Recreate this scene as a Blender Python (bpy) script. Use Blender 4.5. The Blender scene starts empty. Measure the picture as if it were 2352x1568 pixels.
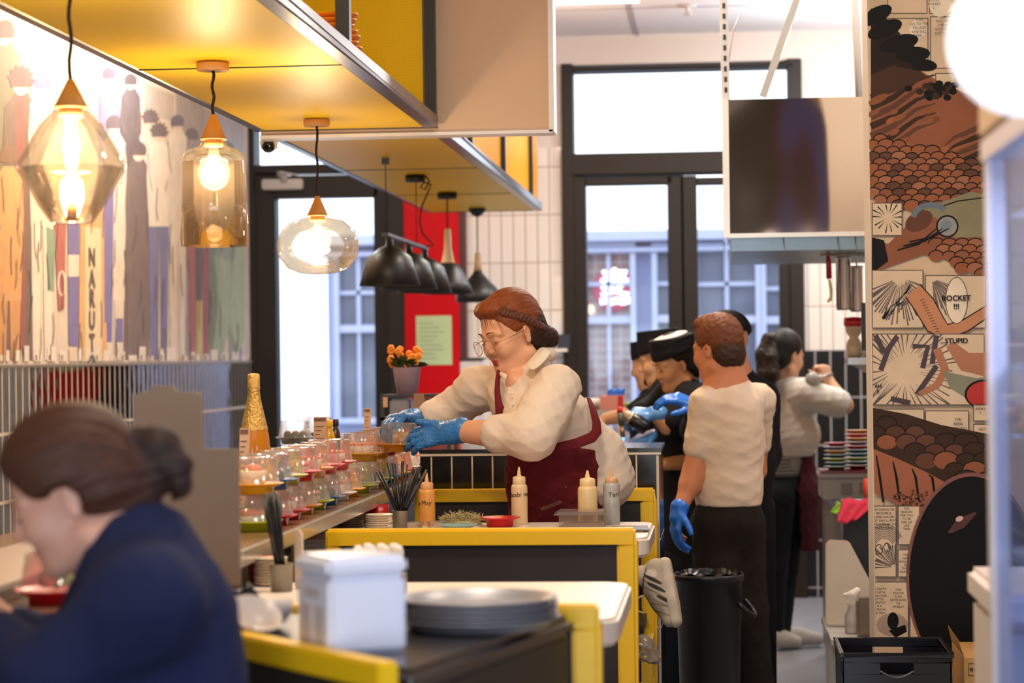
import bpy, bmesh, math, random
import numpy as np
from mathutils import Vector, Matrix

# ------------------------------------------------------------------ camera, world, exposure
C = bpy.context.scene.collection
SC = bpy.context.scene
F, CX, CY = 5227.0, 1176.0, 784.0
EYE = Vector((0.0, 0.0, 1.55))
ROLL = 0.012
_vx, _vy = 1655.0 - CX, 810.0 - CY
_r0 = _vx * math.cos(ROLL) - _vy * math.sin(ROLL)
_u0 = -_vy * math.cos(ROLL) - _vx * math.sin(ROLL)
YAW = math.atan2(_r0, F)
PITCH = math.atan2(-_u0, math.hypot(F, _r0))
FWD = Vector((-math.sin(YAW) * math.cos(PITCH), math.cos(YAW) * math.cos(PITCH), math.sin(PITCH)))
_R0 = FWD.cross(Vector((0, 0, 1))).normalized()
_U0 = _R0.cross(FWD)
UPV = _U0 * math.cos(ROLL) + _R0 * math.sin(ROLL)
RTV = _R0 * math.cos(ROLL) - _U0 * math.sin(ROLL)
cam_data = bpy.data.cameras.new('camera')
cam = bpy.data.objects.new('camera', cam_data)
C.objects.link(cam)
M_ = Matrix((RTV, UPV, -FWD)).transposed().to_4x4()
M_.translation = EYE
cam.matrix_world = M_
cam_data.sensor_width = 36.0
cam_data.lens = F / 2352.0 * 36.0
cam_data.clip_start = 0.05
cam_data.dof.use_dof = True
cam_data.dof.focus_distance = 7.1
cam_data.dof.aperture_fstop = 3.5
SC.camera = cam

world = bpy.data.worlds.new('sky')
SC.world = world
world.use_nodes = True
_wn = world.node_tree.nodes
_bg = _wn['Background']
_bg.inputs[0].default_value = (0.86, 0.93, 1.0, 1)
_bg.inputs[1].default_value = 2.9

vs = SC.view_settings
vs.view_transform = 'Standard'
vs.look = 'None'
vs.exposure = 0.0
vs.gamma = 1.0
vs.use_curve_mapping = False
SC.cycles.use_denoising = True
SC.cycles.max_bounces = 8
SC.cycles.transparent_max_bounces = 24
SC.cycles.caustics_reflective = False
SC.cycles.caustics_refractive = False
SC.cycles.sample_clamp_indirect = 6.0

def area_light(name, loc, size, power, col, rot=(0, 0, 0), sy=None):
    d = bpy.data.lights.new(name, 'AREA')
    d.energy = power
    d.color = col
    d.size = size
    if sy:
        d.shape = 'RECTANGLE'
        d.size_y = sy
    o = bpy.data.objects.new(name, d)
    C.objects.link(o)
    o.location = loc
    o.rotation_euler = rot
    return o

WARM = (1.0, 0.86, 0.68)
# warm downlights in the dining room ceiling, daylight from the open shopfront behind the photographer
for i_, (lx, ly, pw) in enumerate([(-0.6, 5.0, 44), (0.35, 5.4, 24), (-0.5, 2.8, 24), (-2.4, 9.8, 60), (-0.2, 9.4, 55)]):
    area_light('ceiling_downlight_lamp', (lx, ly, 3.5), 0.35, pw, WARM)
area_light('kitchen_tube_lamp', (-0.1, 12.0, 3.5), 0.3, 60, (1.0, 0.93, 0.84), sy=1.4)
area_light('shopfront_daylight', (0.0, -3.05, 1.0), 5.0, 160, (0.74, 0.86, 1.0), rot=(math.radians(90), 0, 0), sy=1.9)
# added out-of-view fill lights that brighten the ceiling and upper back wall
for lx, ly, pw in ((-2.55, 11.3, 40), (1.9, 11.4, 60), (1.6, 8.6, 45), (0.98, 13.2, 75), (-1.1, 12.8, 38)):
    d_ = bpy.data.lights.new('hidden_fill_light', 'POINT')
    d_.energy = pw
    d_.color = (0.97, 0.97, 1.0)
    d_.shadow_soft_size = 0.12
    o_ = bpy.data.objects.new('hidden_fill_light', d_)
    C.objects.link(o_)
    o_.location = (lx, ly, 3.15)

# ------------------------------------------------------------------ helpers
def ray(px, py):
    return (FWD + RTV * ((px - CX) / F) + UPV * (-(py - CY) / F))
def P(px, py, Y):
    d = ray(px, py)
    return EYE + d * (Y / d.y)
def PX(px, py, X):
    d = ray(px, py)
    return EYE + d * (X / d.x)
def PZ(px, py, z):
    d = ray(px, py)
    return EYE + d * ((z - EYE.z) / d.z)
def mpp(Y):
    return Y / F

MATS = {}
def srgb(c):
    if isinstance(c, str):
        c = tuple(int(c[i:i + 2], 16) / 255 for i in (0, 2, 4))
    return tuple((v / 12.92 if v <= 0.04045 else ((v + 0.055) / 1.055) ** 2.4) for v in c)

def mat(name, col, rough=0.5, metal=0.0, var=0.06, scale=40.0, bump=0.0, bscale=None, emit=None, spec=0.5, coat=0.0, sheen=0.0, sss=0.0, attr=None):
    if name in MATS:
        return MATS[name]
    m = bpy.data.materials.new(name)
    m.use_nodes = True
    nt = m.node_tree
    N, L = nt.nodes, nt.links
    b = N['Principled BSDF']
    c = srgb(col)
    tc = N.new('ShaderNodeTexCoord')
    nz = N.new('ShaderNodeTexNoise')
    nz.inputs['Scale'].default_value = scale
    nz.inputs['Detail'].default_value = 4
    L.new(tc.outputs['Object'], nz.inputs['Vector'])
    mr = N.new('ShaderNodeMapRange')
    mr.inputs[3].default_value = 1 - var
    mr.inputs[4].default_value = 1 + var
    L.new(nz.outputs['Fac'], mr.inputs[0])
    mx = N.new('ShaderNodeMix')
    mx.data_type = 'RGBA'
    mx.blend_type = 'MULTIPLY'
    mx.inputs[0].default_value = 1.0
    if attr:
        at = N.new('ShaderNodeAttribute')
        at.attribute_name = attr
        L.new(at.outputs['Color'], mx.inputs[6])
    else:
        mx.inputs[6].default_value = (*c, 1)
    L.new(mr.outputs[0], mx.inputs[7])
    L.new(mx.outputs[2], b.inputs['Base Color'])
    b.inputs['Roughness'].default_value = rough
    b.inputs['Metallic'].default_value = metal
    b.inputs['Specular IOR Level'].default_value = spec
    b.inputs['Coat Weight'].default_value = coat
    if sheen:
        b.inputs['Sheen Weight'].default_value = sheen
    if sss:
        b.inputs['Subsurface Weight'].default_value = sss
        b.inputs['Subsurface Radius'].default_value = (0.012, 0.005, 0.003)
        b.inputs['Subsurface Scale'].default_value = 1.0
    if bump:
        bn = N.new('ShaderNodeTexNoise')
        bn.inputs['Scale'].default_value = bscale or scale
        bn.inputs['Detail'].default_value = 6
        L.new(tc.outputs['Object'], bn.inputs['Vector'])
        bp = N.new('ShaderNodeBump')
        bp.inputs['Strength'].default_value = bump
        bp.inputs['Distance'].default_value = 0.02
        L.new(bn.outputs['Fac'], bp.inputs['Height'])
        L.new(bp.outputs['Normal'], b.inputs['Normal'])
    if emit:
        b.inputs['Emission Color'].default_value = (*srgb(emit[0]), 1)
        b.inputs['Emission Strength'].default_value = emit[1]
    MATS[name] = m
    return m

def glass(name, tint, alpha=0.12, rough=0.03, gloss=1.0):
    """thin clear sheet: mostly see-through, fresnel gloss, a little diffuse body"""
    if name in MATS:
        return MATS[name]
    m = bpy.data.materials.new(name)
    m.use_nodes = True
    nt = m.node_tree
    N, L = nt.nodes, nt.links
    N.remove(N['Principled BSDF'])
    out = N['Material Output']
    tr = N.new('ShaderNodeBsdfTransparent')
    tr.inputs[0].default_value = (*srgb(tint), 1)
    gl = N.new('ShaderNodeBsdfGlossy')
    gl.inputs['Roughness'].default_value = rough
    df = N.new('ShaderNodeBsdfDiffuse')
    df.inputs[0].default_value = (0.8, 0.78, 0.75, 1)
    nz = N.new('ShaderNodeTexNoise')
    nz.inputs['Scale'].default_value = 25
    tc = N.new('ShaderNodeTexCoord')
    L.new(tc.outputs['Object'], nz.inputs['Vector'])
    mr = N.new('ShaderNodeMapRange')
    mr.inputs[3].default_value = alpha * 0.7
    mr.inputs[4].default_value = alpha * 1.3
    L.new(nz.outputs['Fac'], mr.inputs[0])
    m1 = N.new('ShaderNodeMixShader')
    L.new(mr.outputs[0], m1.inputs[0])
    L.new(tr.outputs[0], m1.inputs[1])
    L.new(df.outputs[0], m1.inputs[2])
    lw = N.new('ShaderNodeLayerWeight')
    lw.inputs[0].default_value = 0.35
    mu = N.new('ShaderNodeMath')
    mu.operation = 'MULTIPLY'
    mu.inputs[1].default_value = gloss
    L.new(lw.outputs['Fresnel'], mu.inputs[0])
    m2 = N.new('ShaderNodeMixShader')
    L.new(mu.outputs[0], m2.inputs[0])
    L.new(m1.outputs[0], m2.inputs[1])
    L.new(gl.outputs[0], m2.inputs[2])
    L.new(m2.outputs[0], out.inputs[0])
    MATS[name] = m
    return m

def tile_mat(name, axes, w, h, grout, col, gcol, off=(0, 0), rough=0.12, bump=0.25, var=0.3):
    """stacked tiles: axes picks the two object axes that run along and up the wall"""
    m = bpy.data.materials.new(name)
    m.use_nodes = True
    nt = m.node_tree
    N, L = nt.nodes, nt.links
    b = N['Principled BSDF']
    tc = N.new('ShaderNodeTexCoord')
    sp = N.new('ShaderNodeSeparateXYZ')
    L.new(tc.outputs['Object'], sp.inputs[0])
    cb = N.new('ShaderNodeCombineXYZ')
    for i in range(2):
        ad = N.new('ShaderNodeMath')
        ad.operation = 'SUBTRACT'
        ad.inputs[1].default_value = off[i]
        L.new(sp.outputs['XYZ'.index(axes[i])], ad.inputs[0])
        L.new(ad.outputs[0], cb.inputs[i])
    br = N.new('ShaderNodeTexBrick')
    br.offset = 0.0
    br.squash = 1.0
    br.inputs['Scale'].default_value = 1.0
    br.inputs['Brick Width'].default_value = w
    br.inputs['Row Height'].default_value = h
    br.inputs['Mortar Size'].default_value = grout
    br.inputs['Mortar Smooth'].default_value = 0.1
    c = srgb(col)
    br.inputs['Color1'].default_value = (*[v * (1 - var / 2) for v in c], 1)
    br.inputs['Color2'].default_value = (*[min(1, v * (1 + var / 2)) for v in c], 1)
    br.inputs['Mortar'].default_value = (*srgb(gcol), 1)
    L.new(cb.outputs[0], br.inputs['Vector'])
    L.new(br.outputs['Color'], b.inputs['Base Color'])
    mr = N.new('ShaderNodeMapRange')
    mr.inputs[3].default_value = rough
    mr.inputs[4].default_value = 0.8
    L.new(br.outputs['Fac'], mr.inputs[0])
    L.new(mr.outputs[0], b.inputs['Roughness'])
    nz = N.new('ShaderNodeTexNoise')
    nz.inputs['Scale'].default_value = 9.0
    nz.inputs['Detail'].default_value = 1.0
    L.new(tc.outputs['Object'], nz.inputs['Vector'])
    sb = N.new('ShaderNodeMath')
    sb.operation = 'SUBTRACT'
    L.new(nz.outputs['Fac'], sb.inputs[0])
    L.new(br.outputs['Fac'], sb.inputs[1])
    bp = N.new('ShaderNodeBump')
    bp.inputs['Strength'].default_value = bump
    bp.inputs['Distance'].default_value = 0.004
    L.new(sb.outputs[0], bp.inputs['Height'])
    L.new(bp.outputs['Normal'], b.inputs['Normal'])
    MATS[name] = m
    return m

def frame_of(d):
    d = Vector(d).normalized()
    a = Vector((0, 0, 1)) if abs(d.z) < 0.95 else Vector((1, 0, 0))
    u = d.cross(a).normalized()
    return u, d.cross(u).normalized(), d

class MB:
    """collects shapes, then links them as ONE mesh object"""
    def __init__(s):
        s.v, s.f, s.m, s.sm = [], [], [], []
        s.mats = []
    def mi(s, m):
        if m is None:
            return 0
        if m not in s.mats:
            s.mats.append(m)
        return s.mats.index(m)
    def add(s, vs, fs, m=None, smooth=False):
        n = len(s.v)
        s.v += [tuple(v) for v in vs]
        k = s.mi(m)
        for f in fs:
            s.f.append(tuple(i + n for i in f))
            s.m.append(k)
            s.sm.append(smooth)
        return s
    def box(s, lo, hi, m=None, M=None):
        x0, y0, z0 = lo
        x1, y1, z1 = hi
        vs = [Vector(p) for p in ((x0, y0, z0), (x1, y0, z0), (x1, y1, z0), (x0, y1, z0), (x0, y0, z1), (x1, y0, z1), (x1, y1, z1), (x0, y1, z1))]
        if M is not None:
            vs = [M @ v for v in vs]
        return s.add(vs, [(3, 2, 1, 0), (4, 5, 6, 7), (0, 1, 5, 4), (1, 2, 6, 5), (2, 3, 7, 6), (3, 0, 4, 7)], m)
    def bar(s, a, b, w, h=None, m=None, up=(0, 0, 1)):
        a, b = Vector(a), Vector(b)
        d = (b - a).normalized()
        upv = Vector(up)
        if abs(d.dot(upv)) > 0.98:
            upv = Vector((0, 1, 0))
        u = d.cross(upv).normalized() * (w / 2)
        t = u.cross(d).normalized() * ((h or w) / 2)
        vs = [a - u - t, a + u - t, a + u + t, a - u + t, b - u - t, b + u - t, b + u + t, b - u + t]
        return s.add(vs, [(3, 2, 1, 0), (4, 5, 6, 7), (0, 1, 5, 4), (1, 2, 6, 5), (2, 3, 7, 6), (3, 0, 4, 7)], m)
    def lathe(s, prof, o=(0, 0, 0), n=32, m=None, axis=None, cap=True, smooth=True):
        o = Vector(o)
        if axis is None:
            u, w, d = Vector((1, 0, 0)), Vector((0, 1, 0)), Vector((0, 0, 1))
        else:
            u, w, d = frame_of(axis)
        vs, fs = [], []
        for r, z in prof:
            for i in range(n):
                a = 2 * math.pi * i / n
                vs.append(o + u * (r * math.cos(a)) + w * (r * math.sin(a)) + d * z)
        for j in range(len(prof) - 1):
            for i in range(n):
                k = (i + 1) % n
                fs.append((j * n + i, j * n + k, (j + 1) * n + k, (j + 1) * n + i))
        if cap:
            if prof[0][0] > 1e-5:
                fs.append(tuple(range(n - 1, -1, -1)))
            if prof[-1][0] > 1e-5:
                fs.append(tuple((len(prof) - 1) * n + i for i in range(n)))
        return s.add(vs, fs, m, smooth)
    def cyl(s, a, b, r, r2=None, n=20, m=None, smooth=True):
        a, b = Vector(a), Vector(b)
        return s.lathe([(r, 0), (r if r2 is None else r2, (b - a).length)], a, n, m, b - a, True, smooth)
    def tube(s, pts, r, n=8, m=None):
        pts = [Vector(p) for p in pts]
        vs, fs = [], []
        pu = None
        for j, p in enumerate(pts):
            d = (pts[min(j + 1, len(pts) - 1)] - pts[max(j - 1, 0)]).normalized()
            if pu is None:
                u, w, _ = frame_of(d)
            else:
                u = (pu - d * pu.dot(d)).normalized()
                w = d.cross(u)
            pu = u
            rr = r[j] if isinstance(r, (list, tuple)) else r
            for i in range(n):
                a = 2 * math.pi * i / n
                vs.append(p + u * (rr * math.cos(a)) + w * (rr * math.sin(a)))
        for j in range(len(pts) - 1):
            for i in range(n):
                k = (i + 1) % n
                fs.append((j * n + i, j * n + k, (j + 1) * n + k, (j + 1) * n + i))
        fs.append(tuple(range(n - 1, -1, -1)))
        fs.append(tuple((len(pts) - 1) * n + i for i in range(n)))
        return s.add(vs, fs, m, True)
    def ball(s, c, r, m=None, n=16, k=10, R=None):
        c = Vector(c)
        rx, ry, rz = (r, r, r) if not isinstance(r, (tuple, list)) else r
        vs, fs = [], []
        for j in range(k + 1):
            t = math.pi * j / k
            for i in range(n):
                a = 2 * math.pi * i / n
                v = Vector((rx * math.sin(t) * math.cos(a), ry * math.sin(t) * math.sin(a), -rz * math.cos(t)))
                vs.append(c + (R @ v if R is not None else v))
        for j in range(k):
            for i in range(n):
                q = (i + 1) % n
                fs.append((j * n + i, j * n + q, (j + 1) * n + q, (j + 1) * n + i))
        return s.add(vs, fs, m, True)
    def prism(s, poly, d, m=None, side=None):
        """poly: 3D points of one face, d: vector of the thickness"""
        poly = [Vector(p) for p in poly]
        d = Vector(d)
        n = len(poly)
        vs = poly + [p + d for p in poly]
        s.add(vs, [tuple(range(n - 1, -1, -1)), tuple(range(n, 2 * n))], m)
        s.add(vs, [(i, (i + 1) % n, n + (i + 1) % n, n + i) for i in range(n)], side or m)
        return s
    def face(s, poly, m=None):
        return s.add(poly, [tuple(range(len(poly)))], m)
    def build(s, name, m=None, parent=None, bevel=0.0, segs=2, recalc=True, loc=None, sub=0):
        me = bpy.data.meshes.new(name)
        o_ = Vector(loc) if loc is not None else None
        if o_ is not None:
            s.v = [tuple(Vector(v) - o_) for v in s.v]
        me.from_pydata(s.v, [], s.f)
        ms = s.mats if s.mats else [m]
        for x in ms:
            me.materials.append(x)
        me.polygons.foreach_set('material_index', s.m)
        me.polygons.foreach_set('use_smooth', s.sm)
        bm = bmesh.new()
        bm.from_mesh(me)
        bmesh.ops.remove_doubles(bm, verts=bm.verts, dist=1e-6)
        if recalc:
            bmesh.ops.recalc_face_normals(bm, faces=bm.faces)
        if bevel:
            es = [e for e in bm.edges if len(e.link_faces) == 2 and e.calc_face_angle(0) > 0.6]
            bmesh.ops.bevel(bm, geom=es, offset=bevel, segments=segs, affect='EDGES', clamp_overlap=True)
        bm.to_mesh(me)
        bm.free()
        o = bpy.data.objects.new(name, me)
        C.objects.link(o)
        if o_ is not None:
            o.location = o_
        if parent is not None:
            put(o, parent)
        return o

def put(o, parent):
    """parent keeping the world placement (parents are unrotated empties)"""
    o.parent = parent
    o.matrix_parent_inverse = Matrix.Translation(-world_loc(parent))
def world_loc(o):
    l = Vector(o.location)
    if o.parent is not None:
        l = l + (o.matrix_parent_inverse.translation + world_loc(o.parent) if o.matrix_parent_inverse.translation.length > 0 else world_loc(o.parent))
    return l
def thing(name, label, cat, loc=(0, 0, 0), group=None):
    o = bpy.data.objects.new(name, None)
    C.objects.link(o)
    o.location = loc
    o.empty_display_size = 0.05
    o['label'] = label
    o['category'] = cat
    if group:
        o['group'] = group
    return o
def tag(o, label, cat, group=None):
    o['label'] = label
    o['category'] = cat
    if group:
        o['group'] = group
    return o
def struct(o):
    o['kind'] = 'structure'
    return o
def copy_tree(o, parent=None):
    c = o.copy()
    C.objects.link(c)
    if parent is not None:
        c.parent = parent
    for ch in list(o.children):
        copy_tree(ch, c)
    return c
def relabel(o, label):
    o['label'] = label
    return o

def text_mesh(mb, txt, org, right, up, size, m, align='CENTER', depth=0.0012, spacing=1.0, bold=False):
    """letters laid on a surface: org = centre of the block"""
    cu = bpy.data.curves.new('lettering', 'FONT')
    cu.body = txt
    cu.size = size
    cu.align_x = align
    cu.align_y = 'CENTER'
    cu.extrude = depth / 2
    cu.space_character = spacing
    cu.resolution_u = 3
    if bold:
        cu.offset = size * (0.012 * bold if bold is not True else 0.025)
    o = bpy.data.objects.new('lettering', cu)
    C.objects.link(o)
    dg = bpy.context.evaluated_depsgraph_get()
    me = bpy.data.meshes.new_from_object(o.evaluated_get(dg))
    right, up = Vector(right).normalized(), Vector(up).normalized()
    nrm = right.cross(up)
    org = Vector(org)
    vs = [org + right * v.co.x + up * v.co.y + nrm * v.co.z for v in me.vertices]
    mb.add(vs, [tuple(p.vertices) for p in me.polygons], m)
    bpy.data.objects.remove(o)
    bpy.data.meshes.remove(me)
    bpy.data.curves.remove(cu)
# ------------------------------------------------------------------ large structure
BW = 14.5      # back wall
LW = -3.02     # left wall
CZ = 3.58      # ceiling
M_plaster = mat('cream_plaster', 'd9cdc2', 0.9, var=0.03, scale=3)
M_ceil = mat('white_ceiling_board', 'f0f2f6', 0.9, var=0.02, scale=2)
M_dark = mat('charcoal_window_frame', '251d17', 0.5, var=0.08, spec=0.25)
M_floor = mat('grey_concrete_floor', '85868c', 0.42, var=0.22, scale=5, bump=0.05, bscale=60)
M_blk = mat('black_laminate', '141216', 0.5, var=0.2)
M_yel = mat('yellow_powder_coat', 'f2c012', 0.4, var=0.05, spec=0.4)
M_white = mat('white_laminate', 'e9dccf', 0.3, var=0.03)
M_steel = mat('brushed_stainless', 'b9b6b2', 0.3, metal=1.0, var=0.1, scale=30)
M_ptile = tile_mat('cream_wall_tile', 'XZ', 0.0777, 0.305, 0.004, 'e6ddd3', 'a59587', off=(-1.0, 2.446), rough=0.1, bump=0.25, var=0.06)
M_btile = tile_mat('black_glazed_tile', 'YZ', 0.094, 0.287, 0.0075, '0d0c0d', 'dccdbd', off=(14.5, 1.243), rough=0.06, bump=0.5)
M_btileX = tile_mat('black_glazed_counter_tile', 'XZ', 0.0707, 0.3, 0.0028, '0c0b0c', 'e0d5c4', off=(-0.221, 0.915), rough=0.12, bump=0.2)
M_btileK = tile_mat('black_glazed_kitchen_tile', 'XZ', 0.095, 0.3, 0.005, '0d0d0e', '9c9a98', off=(0.5, 1.56), rough=0.2, bump=0.3)

fl = MB().box((-3.3, -3, -0.1), (3.4, BW + 0.3, 0), M_floor).build('floor')
struct(fl)
ce = MB()
ce.box((-3.3, -3, CZ), (3.4, 14.8, CZ + 0.1), M_ceil)
ceo = struct(ce.build('ceiling'))
tr = MB()
M_seam = mat('ceiling_joint', 'b9b6ba', 0.9)
tr.box((-3.0, 13.35, CZ - 0.004), (3.2, 13.38, CZ), M_seam)
tr.box((-0.52, 9.0, CZ - 0.004), (-0.49, BW, CZ), M_seam)
struct(tr.build('trim_1', None))

wl = MB().box((LW - 0.2, -3, 0), (LW, BW, CZ), M_plaster)
struct(wl.build('wall_left'))
wr = MB().box((3.2, -3, 0), (3.4, BW, CZ), mat('tan_plaster', 'b59a80', 0.9, var=0.05, scale=3))
struct(wr.build('wall_right'))
# wall behind the photographer: a lintel and two piers beside the open shopfront
wf = MB()
wf.box((-3.02, -3.2, 2.5), (0.05, -3, CZ), M_plaster).box((-3.02, -3.2, 0), (-2.4, -3, 2.5), M_plaster).box((2.6, -3.2, 0), (3.2, -3, 2.5), M_plaster)
# added unseen boards, coloured and sized for what the hood reflects
wf.box((0.05, -3.2, 1.6), (0.5, -3, CZ), mat('brown_reflection_board', '57442f', 0.6, var=0.2))
wf.box((0.5, -3.2, 1.6), (0.56, -3, CZ), mat('rust_reflection_board', '7a3a28', 0.6))
wf.box((0.56, -3.2, 1.6), (0.95, -3, CZ), mat('mauve_reflection_board', '6c5f90', 0.6, var=0.15))
wf.box((0.95, -3.2, 1.6), (1.6, -3, 2.0), mat('sand_reflection_board', 'bfab8f', 0.7))
wf.box((0.95, -3.2, 2.0), (3.2, -3, CZ), mat('sand_reflection_board', 'bfab8f', 0.7))
struct(wf.build('wall_front'))

# tiled strip along the left wall
struct(MB().box((LW, 1.5, 0.6), (LW + 0.012, BW, 1.53), M_btile).build('trim_2'))
struct(MB().box((LW, 1.5, 1.53), (LW + 0.02, BW - 0.02, 1.536), mat('steel_tile_trim', 'c9bcae', 0.3, metal=0.6)).build('trim_3'))

# back wall, built round its openings (door on the left, double doors on the right)
def bx(px0, py0, px1, py1, m, mb, y0=BW, y1=BW + 0.2):
    a, b = P(px0, py1, BW), P(px1, py0, BW)
    mb.box((a.x, y0, a.z), (b.x, y1, b.z), m)
bw = MB()
xd0, xd1 = P(583, 600, BW).x, P(938, 600, BW).x
xw0, xw1 = P(1303, 500, BW).x, P(1838, 500, BW).x
ztop = P(1303, 150, BW).z
zd = P(600, 262, BW).z
bw.box((LW, BW, 0), (xd0, BW + 0.2, CZ), M_dark)
bw.box((xd0, BW, zd), (xd1, BW + 0.2, CZ), M_plaster)
ztile = P(1200, 340, BW).z
bw.box((xd1, BW, 0), (xw0, BW + 0.2, ztile), M_ptile)
bw.box((xd1, BW, ztile), (xw0, BW + 0.2, CZ), M_plaster)
bw.box((xw0, BW, ztop), (xw1, BW + 0.2, CZ), M_plaster)
bw.box((xw1, BW, 1.56), (3.2, BW + 0.2, 2.25), M_ptile)
bw.box((xw1, BW, 2.25), (3.2, BW + 0.2, CZ), M_plaster)
bw.box((xw1, BW, 0), (3.2, BW + 0.2, 1.56), M_btileK)
struct(bw.build('wall_back'))

M_pane = glass('window_pane_glass', 'f3f8ff', alpha=0.01, gloss=0.35)
def framed(name, mb_rects, panes, extra=None):
    mb = MB()
    for r in mb_rects:
        y0, y1 = r[4], r[5]
        a, b = P(r[0], r[3], BW), P(r[2], r[1], BW)
        mb.box((a.x, y0, 0.0 if r[3] > 1305 else a.z), (b.x, y1, b.z), M_dark)
    o = struct(mb.build(name, None, None, bevel=0.006, segs=1))
    for r in panes:
        a, b = P(r[0], r[3], BW), P(r[2], r[1], BW)
        MB().box((a.x, BW + 0.08, a.z), (b.x, BW + 0.09, b.z), M_pane).build('pane', None, o)
    return o
# left door with transom light
y0, y1 = BW - 0.05, BW + 0.16
framed('door_1', [
    (565, 285, 586, 1310, y0, y1), (586, 258, 940, 290, y0, y1), (586, 374, 905, 400, y0, y1), (905, 285, 940, 1310, y0 - 0.05, y1)],
    [(586, 290, 905, 374)])
d1 = framed('door_2', [
    (588, 400, 632, 1310, y0 + 0.03, y1 - 0.03), (868, 400, 905, 1310, y0 + 0.03, y1 - 0.03), (632, 400, 868, 456, y0 + 0.03, y1 - 0.03), (632, 1190, 868, 1310, y0 + 0.03, y1 - 0.03)],
    [(632, 456, 868, 1190)])
# double doors with transom light
framed('window_1', [
    (1303, 148, 1316, 1310, y0, y1), (1316, 146, 1822, 166, y0, y1), (1822, 136, 1840, 1310, y0, y1), (1316, 344, 1822, 404, y0, y1)],
    [(1316, 160, 1822, 344)])
framed('door_3', [
    (1318, 404, 1345, 1310, y0 + 0.02, y1 - 0.03), (1543, 404, 1571, 1310, y0 + 0.02, y1 - 0.03), (1345, 404, 1543, 426, y0 + 0.02, y1 - 0.03), (1345, 1150, 1543, 1310, y0 + 0.02, y1 - 0.03)],
    [(1345, 426, 1543, 1150)])
framed('door_4', [
    (1573, 404, 1600, 1310, y0 + 0.02, y1 - 0.03), (1798, 404, 1822, 1310, y0 + 0.02, y1 - 0.03), (1600, 404, 1798, 424, y0 + 0.02, y1 - 0.03), (1600, 1150, 1798, 1310, y0 + 0.02, y1 - 0.03)],
    [(1600, 424, 1798, 1150)])

# raised dining platform and the tiled counter at its end
M_plat = mat('dark_platform_board', '241f1e', 0.5, var=0.2)
struct(MB().box((LW + 0.012, 0.6, 0), (-0.19, 7.8, 0.25), M_plat).build('trim_4'))

# ------------------------------------------------------------------ outside, across the lane
M_fac = mat('lavender_grey_timber', '9b9fbc', 0.7, var=0.05, scale=2)
M_fac2 = mat('pale_lavender_timber', 'b9bbd2', 0.7, var=0.05, scale=2)
M_brick = tile_mat('soft_brick', 'XZ', 0.23, 0.08, 0.008, '9c7f78', 'b3a6a4', rough=0.8, bump=0.2, var=0.25)
M_curt = mat('pale_interior', '8f93a2', 0.6, var=0.25, scale=3)
FY = 21.0
struct(MB().box((-14, BW + 0.3, -0.2), (14, 30, -0.02), mat('lane_paving', '9a9aa0', 0.8, var=0.1)).build('ground_1'))
fb = MB()
def fx(px0, py0, px1, py1, m, d0, d1):
    a, b = P(px0, py1, FY), P(px1, py0, FY)
    fb.box((a.x, FY + d0, a.z), (b.x, FY + d1, b.z), m)
gz = -0.05
a = P(745, 540, FY)
b = P(1900, 526, FY)
def fbox(x0, z0, x1, z1, m, d0, d1):
    fb.box((x0, FY + d0, z0), (x1, FY + d1, z1), m)
ztopf = P(1450, 530, FY).z
# body, cornice and pilasters
fbox(a.x, gz, 3.0, ztopf - 0.06, M_fac, 0.12, 1.2)
fbox(a.x - 0.05, ztopf - 0.1, 3.05, ztopf, M_fac2, -0.12, 1.2)
fbox(a.x - 0.02, ztopf - 0.2, 3.02, ztopf - 0.15, M_fac2, -0.04, 0.2)
struct(fb.build('wall_facade', None, None, bevel=0.01, segs=1))
def sash(px0, px1, ytop, ymid, ybot, infill, nl=2, low=1):
    """an outside sash window: upper grid of lights, lower plain light"""
    x0, x1 = P(px0, 700, FY).x, P(px1, 700, FY).x
    zt, zm, zb = P(px0, ytop, FY).z, P(px0, ymid, FY).z, P(px0, ybot, FY).z
    mb = MB()
    t = 0.05
    mb.box((x0, FY + 0.1, zb), (x1, FY + 0.118, zt), infill)
    mb.box((x0 - t, FY, zb - t), (x0, FY + 0.12, zt + t), M_fac2).box((x1, FY, zb - t), (x1 + t, FY + 0.12, zt + t), M_fac2)
    mb.box((x0, FY, zt), (x1, FY + 0.12, zt + t), M_fac2).box((x0, FY - 0.05, zb - t), (x1, FY + 0.12, zb), M_fac2)
    mb.box((x0, FY + 0.02, zm - 0.035), (x1, FY + 0.1, zm + 0.035), M_fac2)
    for i in range(1, nl):
        xx = x0 + (x1 - x0) * i / nl
        mb.box((xx - 0.018, FY + 0.04, zm), (xx + 0.018, FY + 0.1, zt), M_fac2)
    zz = (zt + zm) / 2
    mb.box((x0, FY + 0.04, zz - 0.018), (x1, FY + 0.1, zz + 0.018), M_fac2)
    if low:
        xx = (x0 + x1) / 2
        mb.box((xx - 0.015, FY + 0.04, zb), (xx + 0.015, FY + 0.1, zm), M_fac2)
    return mb
M_wd = mat('dim_window_interior', '6b6d7c', 0.3, var=0.5, scale=2.5)
for k_, w_ in enumerate([(1348, 1448, 570, 735, 1160, M_brick), (1510, 1580, 570, 732, 1160, M_wd), (1604, 1736, 570, 735, 1160, M_wd), (778, 866, 590, 755, 960, M_wd), (1760, 1850, 590, 735, 1160, M_wd)]):
    o = sash(*w_).build('window_%d' % (k_ + 2), None)
    struct(o)
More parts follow.
